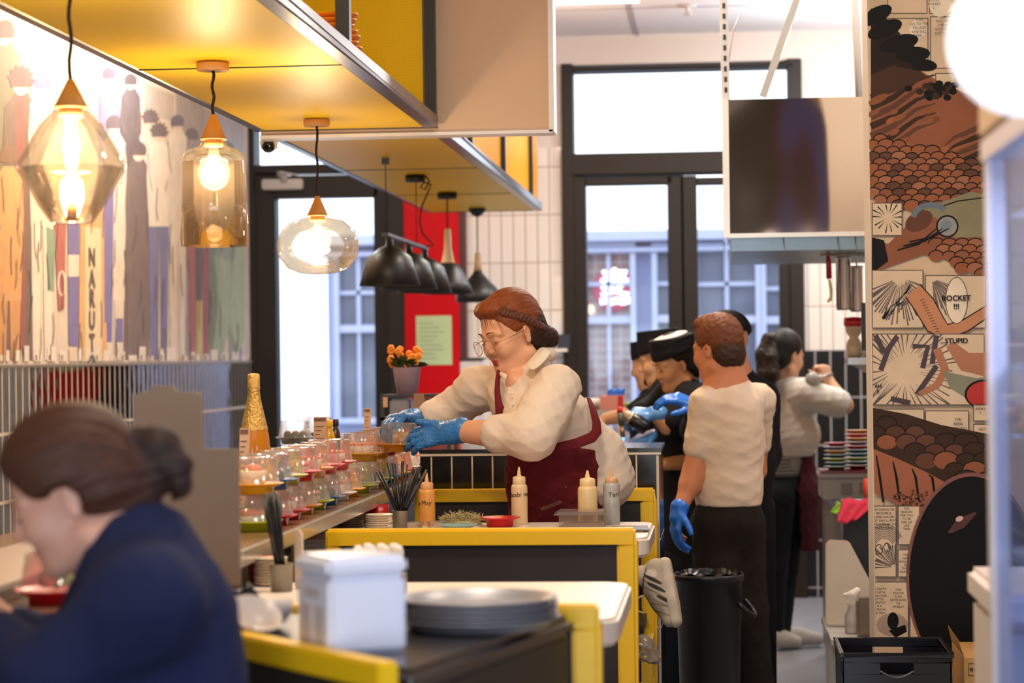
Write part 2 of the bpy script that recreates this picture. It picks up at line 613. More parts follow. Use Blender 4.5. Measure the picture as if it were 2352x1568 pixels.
# ------------------------------------------------------------------ yellow overhead shelf (two bays), bulkhead panel
def mesh_sheet(name, col, hole=0.3, see=0.35):
    m = bpy.data.materials.new(name)
    m.use_nodes = True
    nt = m.node_tree
    N, L = nt.nodes, nt.links
    b = N['Principled BSDF']
    out = N['Material Output']
    b.inputs['Base Color'].default_value = (*srgb(col), 1)
    b.inputs['Roughness'].default_value = 0.42
    b.inputs['Specular IOR Level'].default_value = 0.18
    tc = N.new('ShaderNodeTexCoord')
    vo = N.new('ShaderNodeTexVoronoi')
    vo.inputs['Scale'].default_value = 1 / 0.011
    vo.inputs['Randomness'].default_value = 0.0
    L.new(tc.outputs['Object'], vo.inputs['Vector'])
    lt = N.new('ShaderNodeMath')
    lt.operation = 'LESS_THAN'
    lt.inputs[1].default_value = hole
    L.new(vo.outputs['Distance'], lt.inputs[0])
    mu = N.new('ShaderNodeMath')
    mu.operation = 'MULTIPLY'
    mu.inputs[1].default_value = see
    L.new(lt.outputs[0], mu.inputs[0])
    tr = N.new('ShaderNodeBsdfTransparent')
    tr.inputs[0].default_value = (*srgb('f8c93a'), 1)
    mx = N.new('ShaderNodeMixShader')
    L.new(mu.outputs[0], mx.inputs[0])
    L.new(b.outputs[0], mx.inputs[1])
    L.new(tr.outputs[0], mx.inputs[2])
    L.new(mx.outputs[0], out.inputs[0])
    return m
M_mesh = mesh_sheet('yellow_perforated_sheet', 'fccf12', 0.30, 0.25)
M_mesh2 = mesh_sheet('yellow_tinted_mesh', 'efb416', 2.0, 0.55)
M_rail = mat('grey_steel_angle', '6b6462', 0.28, metal=0.75, var=0.15, scale=8)
M_post = mat('black_steel_post', '141315', 0.4, var=0.2)
KX0, KX1, KZ = -1.735, -1.04, 2.40
def shelf_bay(y0, y1, seams, posts, label, side_mesh):
    t = thing('overhead_shelf', label, 'shelf', ((KX0 + KX1) / 2, (y0 + y1) / 2, KZ))
    w = 0.05
    zt = 3.3
    mb = MB()
    for z in (KZ, zt):
        mb.bar((KX1 - w / 2, y0, z + w / 2), (KX1 - w / 2, y1, z + w / 2), w, w)
        mb.bar((KX0 + w / 2, y0, z + w / 2), (KX0 + w / 2, y1, z + w / 2), w * 0.7, w)
        mb.bar((KX0, y0 + 0.012, z + w / 2), (KX1, y0 + 0.012, z + w / 2), 0.024, w)
        mb.bar((KX0, y1 - 0.012, z + w / 2), (KX1, y1 - 0.012, z + w / 2), 0.024, w)
    mb.build('frame', M_rail, t, bevel=0.004, segs=1)
    ys = [y0] + seams + [y1]
    for a, b in zip(ys[:-1], ys[1:]):
        MB().box((KX0 + w * 0.8, a + 0.006, KZ + 0.004), (KX1 - w * 1.05, b - 0.006, KZ + 0.012)).build('base_panel', M_mesh, t)
    for s in seams:
        MB().box((KX0 + w * 0.8, s - 0.006, KZ + 0.0015), (KX1 - w * 1.05, s + 0.006, KZ + 0.006)).build('seam_strip', M_post, t)
        MB().bar((KX0 + w, s, KZ + 0.03), (KX1 - w, s, KZ + 0.03), 0.02, 0.04).build('cross_bar', M_post, t)
    MB().box((KX0 + 0.003, y0 + 0.03, KZ + w), (KX0 + 0.011, y1 - 0.03, zt)).build('rear_panel', M_mesh, t)
    MB().box((KX0 + 0.03, y1 - 0.034, KZ + w), (KX1 - w, y1 - 0.026, zt)).build('end_panel', M_mesh if not side_mesh else M_mesh2, t)
    if side_mesh:
        MB().box((KX1 - 0.03, y0 + 0.03, KZ + w), (KX1 - 0.024, y1 - 0.03, zt)).build('side_panel', M_mesh2, t)
    for p in posts:
        MB().box((KX1 - 0.042, p - 0.02, KZ + w), (KX1 - 0.002, p + 0.02, zt)).build('post', M_post, t)
    for yy in (y0 + 0.3, y1 - 0.3):
        for xx in (KX0 + 0.1, KX1 - 0.1):
            MB().cyl((xx, yy, zt), (xx, yy, CZ), 0.006, n=8).build('hanger_rod', M_post, t)
    return t
shelf_bay(2.6, 8.43, [3.3, 4.9, 6.57], [3.4, 4.9, 6.43, 8.40], 'yellow mesh overhead shelf with three glass pendants below, nearest bay', False)
shelf_bay(8.56, 13.4, [10.28, 11.94], [8.6, 9.66, 11.16, 12.8], 'yellow mesh overhead shelf with black pendants below, behind the white bulkhead', True)

t = thing('bulkhead_panel', 'large cream panel hanging across the end of the nearer yellow shelf', 'panel', (-1.17, 8.5, 2.39))
MB().box((KX0 + 0.02, 8.45, 2.385), (-0.615, 8.55, CZ)).build('board', mat('cream_board', 'dcba9c', 0.75, var=0.03, scale=4), t, bevel=0.004)
MB().box((-0.625, 8.442, 2.38), (-0.605, 8.56, CZ)).box((KX0 + 0.02, 8.442, 2.376), (-0.61, 8.56, 2.388)).build('edge_trim', mat('white_edge_trim', 'efe9ea', 0.35), t)

# orange bowls stored on the shelf beside a black post
M_bowl = mat('orange_glazed_bowl', 'e8862a', 0.3, var=0.1)
for k in range(8):
    b = MB()
    xx = -1.105 + 0.006 * math.sin(k * 2.1) - (0.012 if k > 3 else 0)
    b.lathe([(0.028, 0), (0.032, 0.002), (0.048, 0.014), (0.06, 0.03), (0.0625, 0.031), (0.061, 0.028), (0.046, 0.012), (0.0, 0.006)], (0, 0, 0), 28, cap=False)
    o = b.build('bowl', M_bowl)
    o.location = (xx, 6.62, KZ + 0.013 + 0.0165 * k)
    pos = ['lowest of the stack', 'second from the bottom', 'third from the bottom', 'fourth from the bottom', 'fourth from the top', 'third from the top', 'second from the top', 'topmost of the stack'][k]
    tag(o, 'orange bowl on the yellow overhead shelf behind a post, ' + pos, 'bowl', 'orange bowls stacked on the overhead shelf')

# ------------------------------------------------------------------ pendants
M_wood = mat('light_oak', 'c98f4c', 0.5, var=0.15, scale=60)
M_wood2 = mat('pale_beech', 'd8b384', 0.5, var=0.12, scale=60)
M_cord = mat('brown_black_cord', '2a1a14', 0.8)
M_amber = glass('amber_tinted_glass', 'fcefdf', alpha=0.03, gloss=0.75)
M_clearg = glass('clear_lamp_glass', 'f5ead9', alpha=0.03, gloss=0.7)
M_bulbg = glass('clear_bulb_glass', 'fff2dd', alpha=0.05, gloss=0.5)
M_fil = mat('glowing_filament', 'ffd9a0', 0.5, emit=('ffdca8', 70.0))
M_glow = mat('warm_bulb_glow', 'ffe2b8', 0.5, emit=('ffd9a6', 14.0))
M_plate_w = mat('orange_ceiling_rose', 'dfa566', 0.5, var=0.06)
M_blkm = mat('matt_black_shade', '1b191b', 0.42, var=0.1)
def pendant(px, ytop, D, ycone, ycone1, conr, prof, bulb, gmat, label, rose=True):
    s = F / D
    c = P(px, ycone, D)
    top = KZ
    t = thing('glass_pendant_lamp', label, 'pendant lamp', (c.x, D, c.z), 'glass pendants under the yellow shelf')
    x = c.x
    zz = lambda y: c.z + (ycone - y) / s
    MB().lathe([(0.045, -0.022), (0.047, -0.018), (0.047, 0)], (x, D, top), 28, M_plate_w).build('ceiling_rose', None, t)
    pts = [(x + 0.003 * math.sin(i * 1.3), D, top - 0.02 + (zz(ycone) - top + 0.02) * i / 10) for i in range(11)]
    pts[-1] = (x, D, zz(ycone))
    MB().tube(pts, 0.0045, 8).build('cord', M_cord, t)
    MB().lathe([(0.007, zz(ycone)), (conr, zz(ycone1) + 0.004), (conr, zz(ycone1))], (x, D, 0), 28).build('wooden_cone', M_wood, t)
    MB().lathe([(conr * 0.72, zz(ycone1)), (conr * 0.72, zz(ycone1) - 0.02)], (x, D, 0), 24).build('collar', M_plate_w, t)
    MB().lathe([(r / s, zz(y)) for r, y in prof], (x, D, 0), 48, cap=False).build('glass_shade', gmat, t)
    bx_, by_, br = bulb
    zb = zz(by_)
    if br > 0:
        b = MB().lathe([(0.013, zz(ycone1) - 0.015), (0.016, zb + br / s * 1.15)] + [(br / s * math.sin(a), zb + br / s * math.cos(a)) for a in [0.5 + i * (math.pi - 0.5) / 12 for i in range(13)]], (x, D, 0), 28, cap=False).build('bulb', M_bulbg, t)
        fr = br * 0.5 / s
        MB().ball((x, D, zb + fr * 0.3), (fr * 0.62, fr * 0.62, fr * 1.15), M_fil, 14, 10).build('filament', None, b)
    else:
        b = MB().lathe([(0.014, zz(ycone1) - 0.01), (0.018, zb + 0.05), (0.02, zb - 0.04), (0.012, zb - 0.062), (0, zb - 0.066)], (x, D, 0), 20, cap=False).build('bulb', M_bulbg, t)
        MB().cyl((x, D, zb - 0.05), (x, D, zb + 0.045), 0.012, m=M_fil).build('filament', None, b)
        MB().lathe([(0.012, zz(515)), (0.012, zz(490)), (0.006, zz(470))], (x, D, 0), 12).build('finial', M_plate_w, t)
    l = bpy.data.lights.new('pendant_bulb_light', 'POINT')
    l.energy = 15
    l.color = (1, 0.9, 0.72)
    l.shadow_soft_size = 0.05
    lo = bpy.data.objects.new('pendant_bulb_light', l)
    C.objects.link(lo)
    lo.location = (x, D, zb - 0.0)
    return t
pendant(162, 0, 4.83, 183, 250, 0.036, [(36, 252), (42, 258), (74, 290), (122, 372), (127, 385), (124, 396), (78, 478), (52, 515), (46, 520), (44, 518), (70, 476), (118, 390)], (165, 330, 0), M_amber, 'diamond shaped amber glass pendant with wooden cone, largest and nearest')
pendant(490, 118, 6.44, 263, 322, 0.0375, [(28, 326), (32, 336), (58, 346), (70, 356), (74, 372), (76, 470), (79, 570), (77.5, 570), (74, 470), (72, 374)], (493, 398, 38), M_amber, 'bell jar shaped amber glass pendant with wooden cone, middle of three')
pendant(729, 258, 8.05, 450, 497, 0.037, [(24, 500), (60, 508), (85, 530), (96, 562), (92, 590), (70, 618), (40, 630), (0, 633)], (726, 553, 31), M_clearg, 'round squashed clear glass pendant with wooden cone')

# bar fixture with three black cone shades
def zpx(px, py, D):
    return P(px, py, D).z
xb = -1.42
t = thing('bar_pendant_lamp', 'black bar pendant carrying three cone shades over the conveyor', 'pendant lamp', (xb, 10.4, zpx(930, 550, 10.3)))
zbar = zpx(885, 540, 9.7)
MB().bar((xb, 9.62, zbar), (xb, 10.96, zbar), 0.03, 0.014).build('bar', mat('grey_black_bar', '4a484c', 0.4), t)
for yy in (9.66, 10.64):
    MB().cyl((xb, yy, zbar), (xb, yy, KZ), 0.0022, n=6).build('wire', M_cord, t)
MB().box((xb - 0.015, 9.645, KZ - 0.025), (xb + 0.015, 9.675, KZ), M_post).build('wire_anchor', None, t)
MB().lathe([(0.045, -0.03), (0.048, -0.026), (0.048, 0)], (xb, 10.62, KZ), 24, M_post).build('ceiling_rose', None, t)
cd = [P(a_, b_, 10.6) for a_, b_ in [(978, 404), (986, 416), (976, 436), (966, 430), (974, 418), (990, 424), (982, 444), (968, 476), (964, 510), (970, 536), (986, 552), (996, 562), (978, 566)]]
MB().tube(cd, 0.004, 8).build('cord', M_cord, t)
for yy in (9.75, 10.36, 10.92):
    z0 = zbar - 0.03
    sh = MB().lathe([(0.016, z0 + 0.02), (0.018, z0 - 0.014), (0.045, z0 - 0.022), (0.095, z0 - 0.062), (0.133, z0 - 0.185), (0.130, z0 - 0.186), (0.09, z0 - 0.066), (0.03, z0 - 0.03)], (xb, yy, 0), 36, cap=False).build('shade', M_blkm, t)
    MB().ball((xb, yy, z0 - 0.1), 0.035, M_glow, 14, 8).build('bulb', None, sh)
    MB().cyl((xb, yy, z0 + 0.02), (xb, yy, zbar), 0.006, n=8).build('stem', M_post, sh)
def neck_lamp(px, D, ym, y0, y1, neck, prof, label, dome):
    s = F / D
    c = P(px, y0, D)
    x = c.x
    z = lambda y: c.z + (y0 - y) / s
    t = thing('neck_pendant_lamp', label, 'pendant lamp', (x, D, c.z))
    if dome:
        MB().lathe([(0.002, -0.05), (0.03, -0.035), (0.05, -0.012), (0.052, 0)], (x, D, KZ), 24, M_post).build('ceiling_rose', None, t)
    else:
        MB().lathe([(0.05, -0.03), (0.052, -0.026), (0.052, 0)], (x, D, KZ), 24, M_post).build('ceiling_rose', None, t)
    MB().cyl((x, D, z(y0)), (x, D, KZ - 0.02), 0.004, n=8).build('cord', M_cord, t)
    MB().lathe([(r / s, z(y)) for r, y in neck], (x, D, 0), 20).build('wooden_neck', M_wood2, t)
    MB().lathe([(r / s, z(y)) for r, y in prof], (x, D, 0), 40, cap=False).build('shade', M_blkm, t)
    return t
neck_lamp(1028, 11.8, 434, 525, 605, [(6, 525), (8, 530), (9, 570), (15, 600), (19, 608)], [(19, 605), (22, 607), (34, 622), (48, 650), (60, 676), (58, 676), (46, 652), (30, 624)], 'black flared pendant with a long pale wooden neck', False)
neck_lamp(1097, 13.1, 475, 580, 620, [(6, 580), (7, 584), (8, 605), (10, 622)], [(8, 618), (12, 628), (26, 645), (44, 662), (52, 678), (51, 694), (49, 694), (48, 680), (40, 664)], 'black teardrop pendant with short pale wooden neck, farthest', True)

# security camera under the bulkhead
c = P(618, 327, 8.6)
t = thing('security_camera', 'small white dome security camera mounted by the left door', 'camera', tuple(c))
M_wpl = mat('white_plastic', 'e8dcd2', 0.35, var=0.02)
MB().lathe([(0.016, 0.034), (0.031, 0.022), (0.034, 0), (0.031, -0.022), (0.022, -0.03)], c, 24).build('body', M_wpl, t)
MB().lathe([(0.025, 0.0), (0.024, 0.018), (0.012, 0.024), (0, 0.026)], c + Vector((0.002, -0.022, -0.012)), 20, axis=(0.05, -0.75, -0.6)).build('lens', mat('black_gloss_lens', '0c0b0c', 0.08, var=0.1), t)
MB().cyl(c + Vector((0, 0, 0.03)), (c.x, c.y, 2.40), 0.02, 0.03).build('bracket', M_wpl, t)
# door closer on the left door
a, b = P(607, 438, BW), P(700, 412, BW)
t = thing('door_closer', 'grey box door closer with folding arm above the left door', 'door closer', ((a.x + b.x) / 2, BW - 0.06, a.z))
MB().box((a.x, BW - 0.09, a.z), (b.x, BW - 0.021, b.z)).build('housing', mat('silver_grey_paint', 'b5aba6', 0.4, metal=0.2), t, bevel=0.008)
am = MB()
j0, j1, j2 = P(652, 414, BW - 0.1), P(640, 395, BW - 0.14), P(680, 402, BW - 0.03)
am.bar(j0, j1, 0.03, 0.012).bar(j1, j2, 0.03, 0.012).cyl(j0 + Vector((0, 0, -0.01)), j0 + Vector((0, 0, 0.03)), 0.02, n=12)
am.build('arm', mat('silver_grey_paint', 'b5aba6'), t)

# red pillar panel with paper notice, beside the left door
a, b = P(938, 1000, BW), P(1056, 455, BW)
red = MB().box((a.x, BW - 0.11, 0), (b.x, BW, 3.3))
o = red.build('wall_panel', mat('red_wall_panel', 'c4000f', 0.5, var=0.04, spec=0.15), None, bevel=0.003, segs=1)
tag(o, 'tall glossy red wall panel beside the left door', 'wall panel')
a2, b2 = P(1056, 1000, BW), P(1071, 455, BW)  # right face of the red panel, its shade put into the colour
tag(MB().box((a2.x, BW - 0.1, 0), (b2.x, BW, 3.3)).build('panel_side_face', mat('shaded_red_face', '4a1018', 0.5)), 'right face of the red wall panel, its shade coloured maroon', 'post')
a, b = P(962, 838, BW), P(1042, 725, BW)
t = thing('paper_notice', 'pale green paper notice pinned on the red wall panel', 'notice', ((a.x + b.x) / 2, BW - 0.115, a.z))
n_ = MB().box((a.x, BW - 0.1145, a.z), (b.x, BW - 0.111, b.z)).build('sheet', mat('pale_green_paper', 'bcd3a0', 0.7), t)
ln = MB()
for k in range(9):
    zz = b.z - 0.05 - k * 0.028
    ln.box((a.x + 0.02, BW - 0.1156, zz), (a.x + 0.02 + 0.16 * (0.6 + 0.4 * math.sin(k * 2.3) ** 2), BW - 0.1146, zz + 0.006))
ln.build('printed_lines', mat('grey_green_print', '93a184', 0.7), t)

# round red sign across the lane
c = P(1412, 664, FY + 0.07)
t = thing('round_sign', 'round red shop sign with white characters seen through the double door', 'sign', tuple(c))
MB().cyl(c + Vector((0, 0.03, 0)), c, 0.2, n=40).build('disc', mat('red_sign_face', 'c8586c', 0.5, emit=('c83050', 0.25)), t)
tx = MB()
M_sgw = mat('white_sign_letter', 'ffffff', 0.5, emit=('ffffff', 2.0))
text_mesh(tx, '麦', c + Vector((0, -0.004, 0.045)), (1, 0, 0), (0, 0, 1), 0.27, M_sgw, bold=True)
for k in range(9):
    zz = c.z - 0.11 + 0.006 * math.sin(k * 1.7)
    tx.box((c.x - 0.135 + k * 0.031, c.y - 0.005, zz - 0.03), (c.x - 0.135 + k * 0.031 + 0.024, c.y - 0.002, zz + 0.03), M_sgw)
tx.build('lettering', None, t)

# ceiling light strip, sprinkler
t = thing('ceiling_light', 'bright flat panel light in the white ceiling', 'ceiling light', (-0.7, 12.6, CZ))
MB().box((-0.98, 12.3, CZ - 0.012), (-0.42, 13.08, CZ)).build('frame', M_wpl, t)
MB().box((-0.96, 12.32, CZ - 0.016), (-0.44, 13.06, CZ - 0.012)).build('diffuser', mat('light_diffuser', 'ffffff', 0.5, emit=('fff3e6', 6.0)), t)
c = P(1580, 40, 13.3)
t = thing('sprinkler', 'small white sprinkler head hanging from the ceiling', 'sprinkler', (c.x, 13.3, CZ))
MB().lathe([(0.06, 0), (0.05, -0.012), (0.014, -0.016), (0.012, -0.05), (0.03, -0.054), (0.03, -0.058)], (c.x, 13.3, CZ), 20).build('body', mat('grey_white_metal', 'cfc9c6', 0.4), t)
# ------------------------------------------------------------------ left wall mural: a printed crowd in robes (plain stand-in)
class Print:
    """flat print on a surface: each shape is laid a hair above the one before it"""
    def __init__(s, pick):
        s.mb, s.pick, s.k = MB(), pick, 0
    def poly(s, pts, m):
        s.k += 1
        s.mb.face([s.pick(x, y, s.k) for x, y in pts], m)
    def ell(s, cx, cy, rx, ry, m, n=22, rot=0.0):
        c, sn = math.cos(rot), math.sin(rot)
        s.poly([(cx + rx * math.cos(t) * c - ry * math.sin(t) * sn, cy + rx * math.cos(t) * sn + ry * math.sin(t) * c) for t in [2 * math.pi * i / n for i in range(n)]], m)
    def line(s, pts, w, m):
        s.k += 1
        n = len(pts)
        L_, R_ = [], []
        for i, (x, y) in enumerate(pts):
            x0, y0 = pts[max(0, i - 1)]
            x1, y1 = pts[min(n - 1, i + 1)]
            d = math.hypot(x1 - x0, y1 - y0) or 1
            ww = w[i] if isinstance(w, (list, tuple)) else w
            nx, ny = -(y1 - y0) / d * ww / 2, (x1 - x0) / d * ww / 2
            L_.append((x + nx, y + ny))
            R_.append((x - nx, y - ny))
        for i in range(n - 1):
            s.mb.face([s.pick(*q, s.k) for q in (L_[i], L_[i + 1], R_[i + 1], R_[i])], m)
    def rect(s, x0, y0, x1, y1, m):
        s.poly([(x0, y0), (x1, y0), (x1, y1), (x0, y1)], m)
    def arc(s, cx, cy, rx, ry, a0, a1, w, m, n=12):
        s.line([(cx + rx * math.cos(math.radians(a0 + (a1 - a0) * i / n)), cy + ry * math.sin(math.radians(a0 + (a1 - a0) * i / n))) for i in range(n + 1)], w, m)
def fade(c, k=0.28, to=(0xdc, 0xcb, 0xbf)):
    return ''.join('%02x' % round(int(c[i:i + 2], 16) * (1 - k) + to[i // 2] * k) for i in (0, 2, 4))
def pm(c):
    return mat('print_' + c, c, 0.6, var=0.2, scale=11, spec=0.2)
def pl_m(c):
    return pm(fade(c))
t = thing('wall_mural', 'colour mural of a standing crowd in robes along the left wall', 'mural', (LW, 9.0, 1.537))
MB().box((LW, 1.5, 1.537), (LW + 0.006, BW - 0.06, CZ - 0.005)).build('backing', pl_m('dccbbd'), t)
pl = Print(lambda x, y, k: PX(x, min(y, 827.5 + (565 - x) * 0.0125), LW + 0.0065 + 0.00003 * k))
rnd = random.Random(4)
# paler page panels behind the crowd
for x0, y0, x1, y1, c in [(10, 40, 72, 200, '8f8378'), (76, 60, 150, 210, 'efe2d6'), (150, 90, 260, 210, 'e9dccf'), (262, 160, 330, 240, 'efe4da'), (330, 190, 400, 260, 'b9aca4'), (404, 210, 470, 330, '9d9698'), (470, 250, 560, 560, 'a8aab2')]:
    pl.poly([(x0, y0), (x1, y0 + (x1 - x0) * 0.42), (x1, y1 + 20), (x0, y1)], pl_m(c))
def fig(cx, top, w, robe, hair, leg, mid=None, skirt=640, bottom=826, spiky=0, belt=None, boots=None, face=True):
    h = w * 0.62
    hy = top + h * 0.75
    pts = []
    n = 14
    for i in range(n):
        a = math.pi + math.pi * i / (n - 1)
        r = h * (0.62 + (0.22 if i % 2 else 0) * spiky)
        pts.append((cx + r * math.cos(a) * 0.9, hy + r * math.sin(a)))
    pts += [(cx + h * 0.5, hy + h * 0.35), (cx - h * 0.5, hy + h * 0.35)]
    y1 = hy + h * 0.8
    pl.poly([(cx - w * 0.2, y1 - 8), (cx + w * 0.2, y1 - 8), (cx + w * 0.5, y1 + w * 0.35), (cx + w * 0.56, y1 + w * 1.6), (cx + w * 0.46, skirt), (cx - w * 0.46, skirt), (cx - w * 0.56, y1 + w * 1.6), (cx - w * 0.5, y1 + w * 0.35)], pl_m(robe))
    if mid:
        pl.poly([(cx - w * 0.12, y1), (cx + w * 0.1, y1), (cx + w * 0.16, skirt), (cx - w * 0.18, skirt)], pl_m(mid))
    for s in (-1, 1):
        pl.poly([(cx + s * w * 0.04, skirt), (cx + s * w * 0.44, skirt), (cx + s * w * 0.38, bottom), (cx + s * w * 0.1, bottom)], pl_m(leg))
        if boots:
            pl.poly([(cx + s * w * 0.08, bottom - 95), (cx + s * w * 0.4, bottom - 95), (cx + s * w * 0.38, bottom - 40), (cx + s * w * 0.1, bottom - 40)], pl_m(boots))
    if belt:
        pl.rect(cx - w * 0.48, skirt - w * 1.1, cx + w * 0.48, skirt - w * 0.9, pl_m(belt))
    if face:
        pl.ell(cx, hy + h * 0.18, h * 0.42, h * 0.58, pl_m('e6cbb5'))
    pl.poly(pts, pl_m(hair))
    for s in (-1, 1):
        pl.line([(cx + s * w * 0.5, y1 + w * 0.5), (cx + s * w * 0.42, y1 + w * 1.6), (cx + s * w * 0.3, y1 + w * 2.2)], 2.0, pl_m('6b5a58'))
fig(10, 40, 70, '66634c', '4a3a36', '6e6450', skirt=520)
fig(250, 150, 46, '8d86bf', '5a4a5e', 'c9b9b0', skirt=560)
fig(300, 165, 44, '4c4046', '3e3238', '5a4a4c', skirt=640)
fig(345, 250, 48, 'e4d7cb', '54464e', '53494f', skirt=430, spiky=1)
fig(440, 290, 46, '908a92', '5b5560', '8a8690', skirt=600, face=False)
fig(520, 320, 60, '7d8f7c', '5e6a60', '86907e', skirt=640, face=False)
fig(48, 150, 74, '5b4742', '553a3a', '54433f', mid='7d3d3a', skirt=800, spiky=1)
fig(20, 330, 62, 'd3935a', '6a4a3a', 'd08a4c', skirt=690, face=False)
fig(97, 165, 56, 'e0d2c6', '6b5ca2', 'e9dfd4', skirt=520)
pl.rect(80, 205, 116, 219, pl_m('9a92c4'))
fig(262, 260, 52, 'e8dccf', '574952', 'e9d6c6', skirt=690, boots='5d58a8')
fig(318, 320, 54, '5f5052', '4a3c40', '5a4a4c', skirt=820)
fig(365, 280, 50, 'efe6dc', '53464c', '5d63a8', skirt=520, spiky=1)
fig(408, 260, 44, 'e5dad0', '57506e', 'e2d4c9', skirt=560)
pl.poly([(107, 520), (128, 530), (124, 668), (110, 665)], pl_m('6f907f'))
pl.poly([(124, 500), (152, 512), (148, 708), (134, 712)], pl_m('a24a46'))
pl.arc(142, 650, 8, 28, 0, 360, 4, pl_m('e9d8cc'))
pl.poly([(155, 460), (183, 470), (180, 800), (158, 790)], pl_m('5f5aa6'))
pl.rect(156, 585, 182, 635, pl_m('e6dad2'))
pl.poly([(186, 470), (240, 480), (246, 829), (180, 829)], pl_m('e2a568'))
pl.poly([(196, 520), (232, 524), (234, 829), (196, 829)], pl_m('ecd5b0'))
pl.poly([(238, 380), (262, 385), (258, 742), (240, 740)], pl_m('6a62ad'))
for x, c in [(440, 'a0494e'), (456, '4a444c'), (472, '8f4450'), (486, '5e7f6a'), (548, '6b66a8')]:
    pl.poly([(x - 6, 570), (x + 9, 566), (x + 7, 826), (x - 4, 826)], pl_m(c))
pl.poly([(492, 585), (530, 600), (534, 720), (510, 822), (488, 822), (500, 700)], pl_m('93ab86'))
pl.poly([(536, 480), (560, 470), (562, 780), (548, 812), (530, 760)], pl_m('9db38d'))
pl.rect(452, 690, 464, 826, pl_m('c9b25e'))
# toothy pale skyline along the foot of the print
x = 0
while x < 560:
    w = rnd.uniform(8, 20)
    pl.rect(x, 826 - rnd.uniform(8, 34), x + w, 829, pl_m(rnd.choice(['eaddd2', 'efe6dd', 'e2cdbd'])))
    if rnd.random() < 0.4:
        pl.rect(x + 3, 815, x + 7, 827, pl_m('5b5158'))
    x += w + rnd.uniform(2, 14)
# loose pen strokes
for _ in range(60):
    x, y = rnd.uniform(4, 556), rnd.uniform(380, 800)
    pl.line([(x, y), (x + rnd.uniform(-4, 4), y + rnd.uniform(20, 60)), (x + rnd.uniform(-7, 7), y + rnd.uniform(60, 90))], 1.6, pl_m('5a4c50'))
pl.mb.build('printed_crowd', None, t, recalc=False)
tx = MB()
for k, ch in enumerate('NARUTO'):
    yc = [592, 641, 687, 737, 789, 838][k]
    pc = PX(215, yc, LW + 0.02)
    pt, pb = PX(215, yc - 20, LW + 0.02), PX(215, yc + 20, LW + 0.02)
    if True:
        n0 = len(tx.v)
        text_mesh(tx, ch, (0, 0, 0), (0, 1, 0), (0, 0, 1), (pt.z - pb.z) * 1.42, pl_m('453a3a'), bold=3)
        for i in range(n0, len(tx.v)):
            v = tx.v[i]
            tx.v[i] = (LW + 0.0066 + 0.00003 * (pl.k + 4), pc.y + v[1] * 1.3, max(pc.z + v[2], 1.5385))
tx.build('lettering', None, t)

# ------------------------------------------------------------------ right pillar with comic page print (plain stand-in)
RY = 7.6
xl = P(2001, 800, RY).x
struct(MB().box((xl, RY, 0), (2.3, RY + 0.27, CZ), mat('white_wall_edge', 'e6dcd2', 0.6, var=0.02)).build('wall_pillar'))
t = thing('comic_mural', 'comic page mural with a scaly brown beast and black oval, right pillar', 'mural', (1.0, RY, 0.3))
MB().box((xl + 0.002, RY - 0.004, 0.05), (2.28, RY - 0.0002, CZ - 0.01)).build('backing', pm('d9bb99'), t)
pr = Print(lambda x, y, k: Vector((max(xl + 0.002, P(x, y, RY).x), RY - 0.0045 - 0.000025 * k, P(x, y, RY).z)))
INK, BRN, TAN, ORG, MID, GRY, PAGE = 'x120c0b', 'x3e291b', 'xa56a4c', 'x93593e', 'x66402f', 'x655757', 'xe2c6a6'
def pq(c):
    return pm(c[1:])
def panel(x0, y0, x1, y1, m=PAGE):
    pr.rect(x0 - 2, y0 - 2, x1 + 2, y1 + 2, pq(GRY))
    pr.rect(x0, y0, x1, y1, pq(m))
def burst(cx, cy, r0, r1, n, m, a0=0, a1=360, x0=0, y0=0, x1=9999, y1=9999):
    for i in range(n):
        a = math.radians(a0 + (a1 - a0) * (i + rnd.uniform(-0.3, 0.3)) / n)
        s0, s1 = r0 * rnd.uniform(0.8, 1.3), r1 * rnd.uniform(0.7, 1.0)
        p = [(cx + s0 * math.cos(a), cy + s0 * math.sin(a)), (cx + s1 * math.cos(a), cy + s1 * math.sin(a))]
        p = [(min(max(q[0], x0), x1), min(max(q[1], y0), y1)) for q in p]
        pr.line(p, [0.6, 3.2], pq(m))
for r in [(2040, -60, 2128, 30), (2136, -60, 2240, 30), (2040, 44, 2130, 150), (2138, 40, 2240, 156), (2150, 170, 2262, 260)]:
    panel(*r)
pr.ell(2108, 68, 20, 22, pq('xf4e3ca'))
pr.ell(2160, 10, 26, 30, pq('xf4e3ca'))
# scaly beast, upper body
pr.poly([(2000, 150), (2060, 108), (2110, 160), (2160, 190), (2240, 225), (2290, 330), (2290, 480), (2180, 470), (2110, 490), (2000, 452)], pq(ORG))
for i in range(7):
    y = 165 + i * 22
    pr.line([(2000, y + 60), (2050, y + 38), (2105, y - 2), (2150, y - 16)], [16, 14, 9, 2], pq(BRN if i % 2 else MID))
pr.poly([(2000, 150), (2050, 128), (2110, 160), (2130, 178), (2085, 200), (2000, 232)], pq('x4a3023'))
for i in range(46):
    x, y = rnd.uniform(2004, 2240), rnd.uniform(190, 430)
    if y > 200 + (x - 2000) * 0.35:
        pr.ell(x, y, rnd.uniform(8, 26), rnd.uniform(4, 9), pq(rnd.choice(['x8d5236', 'xa4623f', 'x935636', 'x7f4930'])), 14, rot=-0.45)
pr.poly([(2000, 20), (2030, 24), (2038, 48), (2014, 70), (2050, 60), (2068, 78), (2036, 104), (2084, 92), (2106, 112), (2092, 130), (2122, 146), (2108, 164), (2050, 150), (2000, 172)], pq('x2b1c15'))
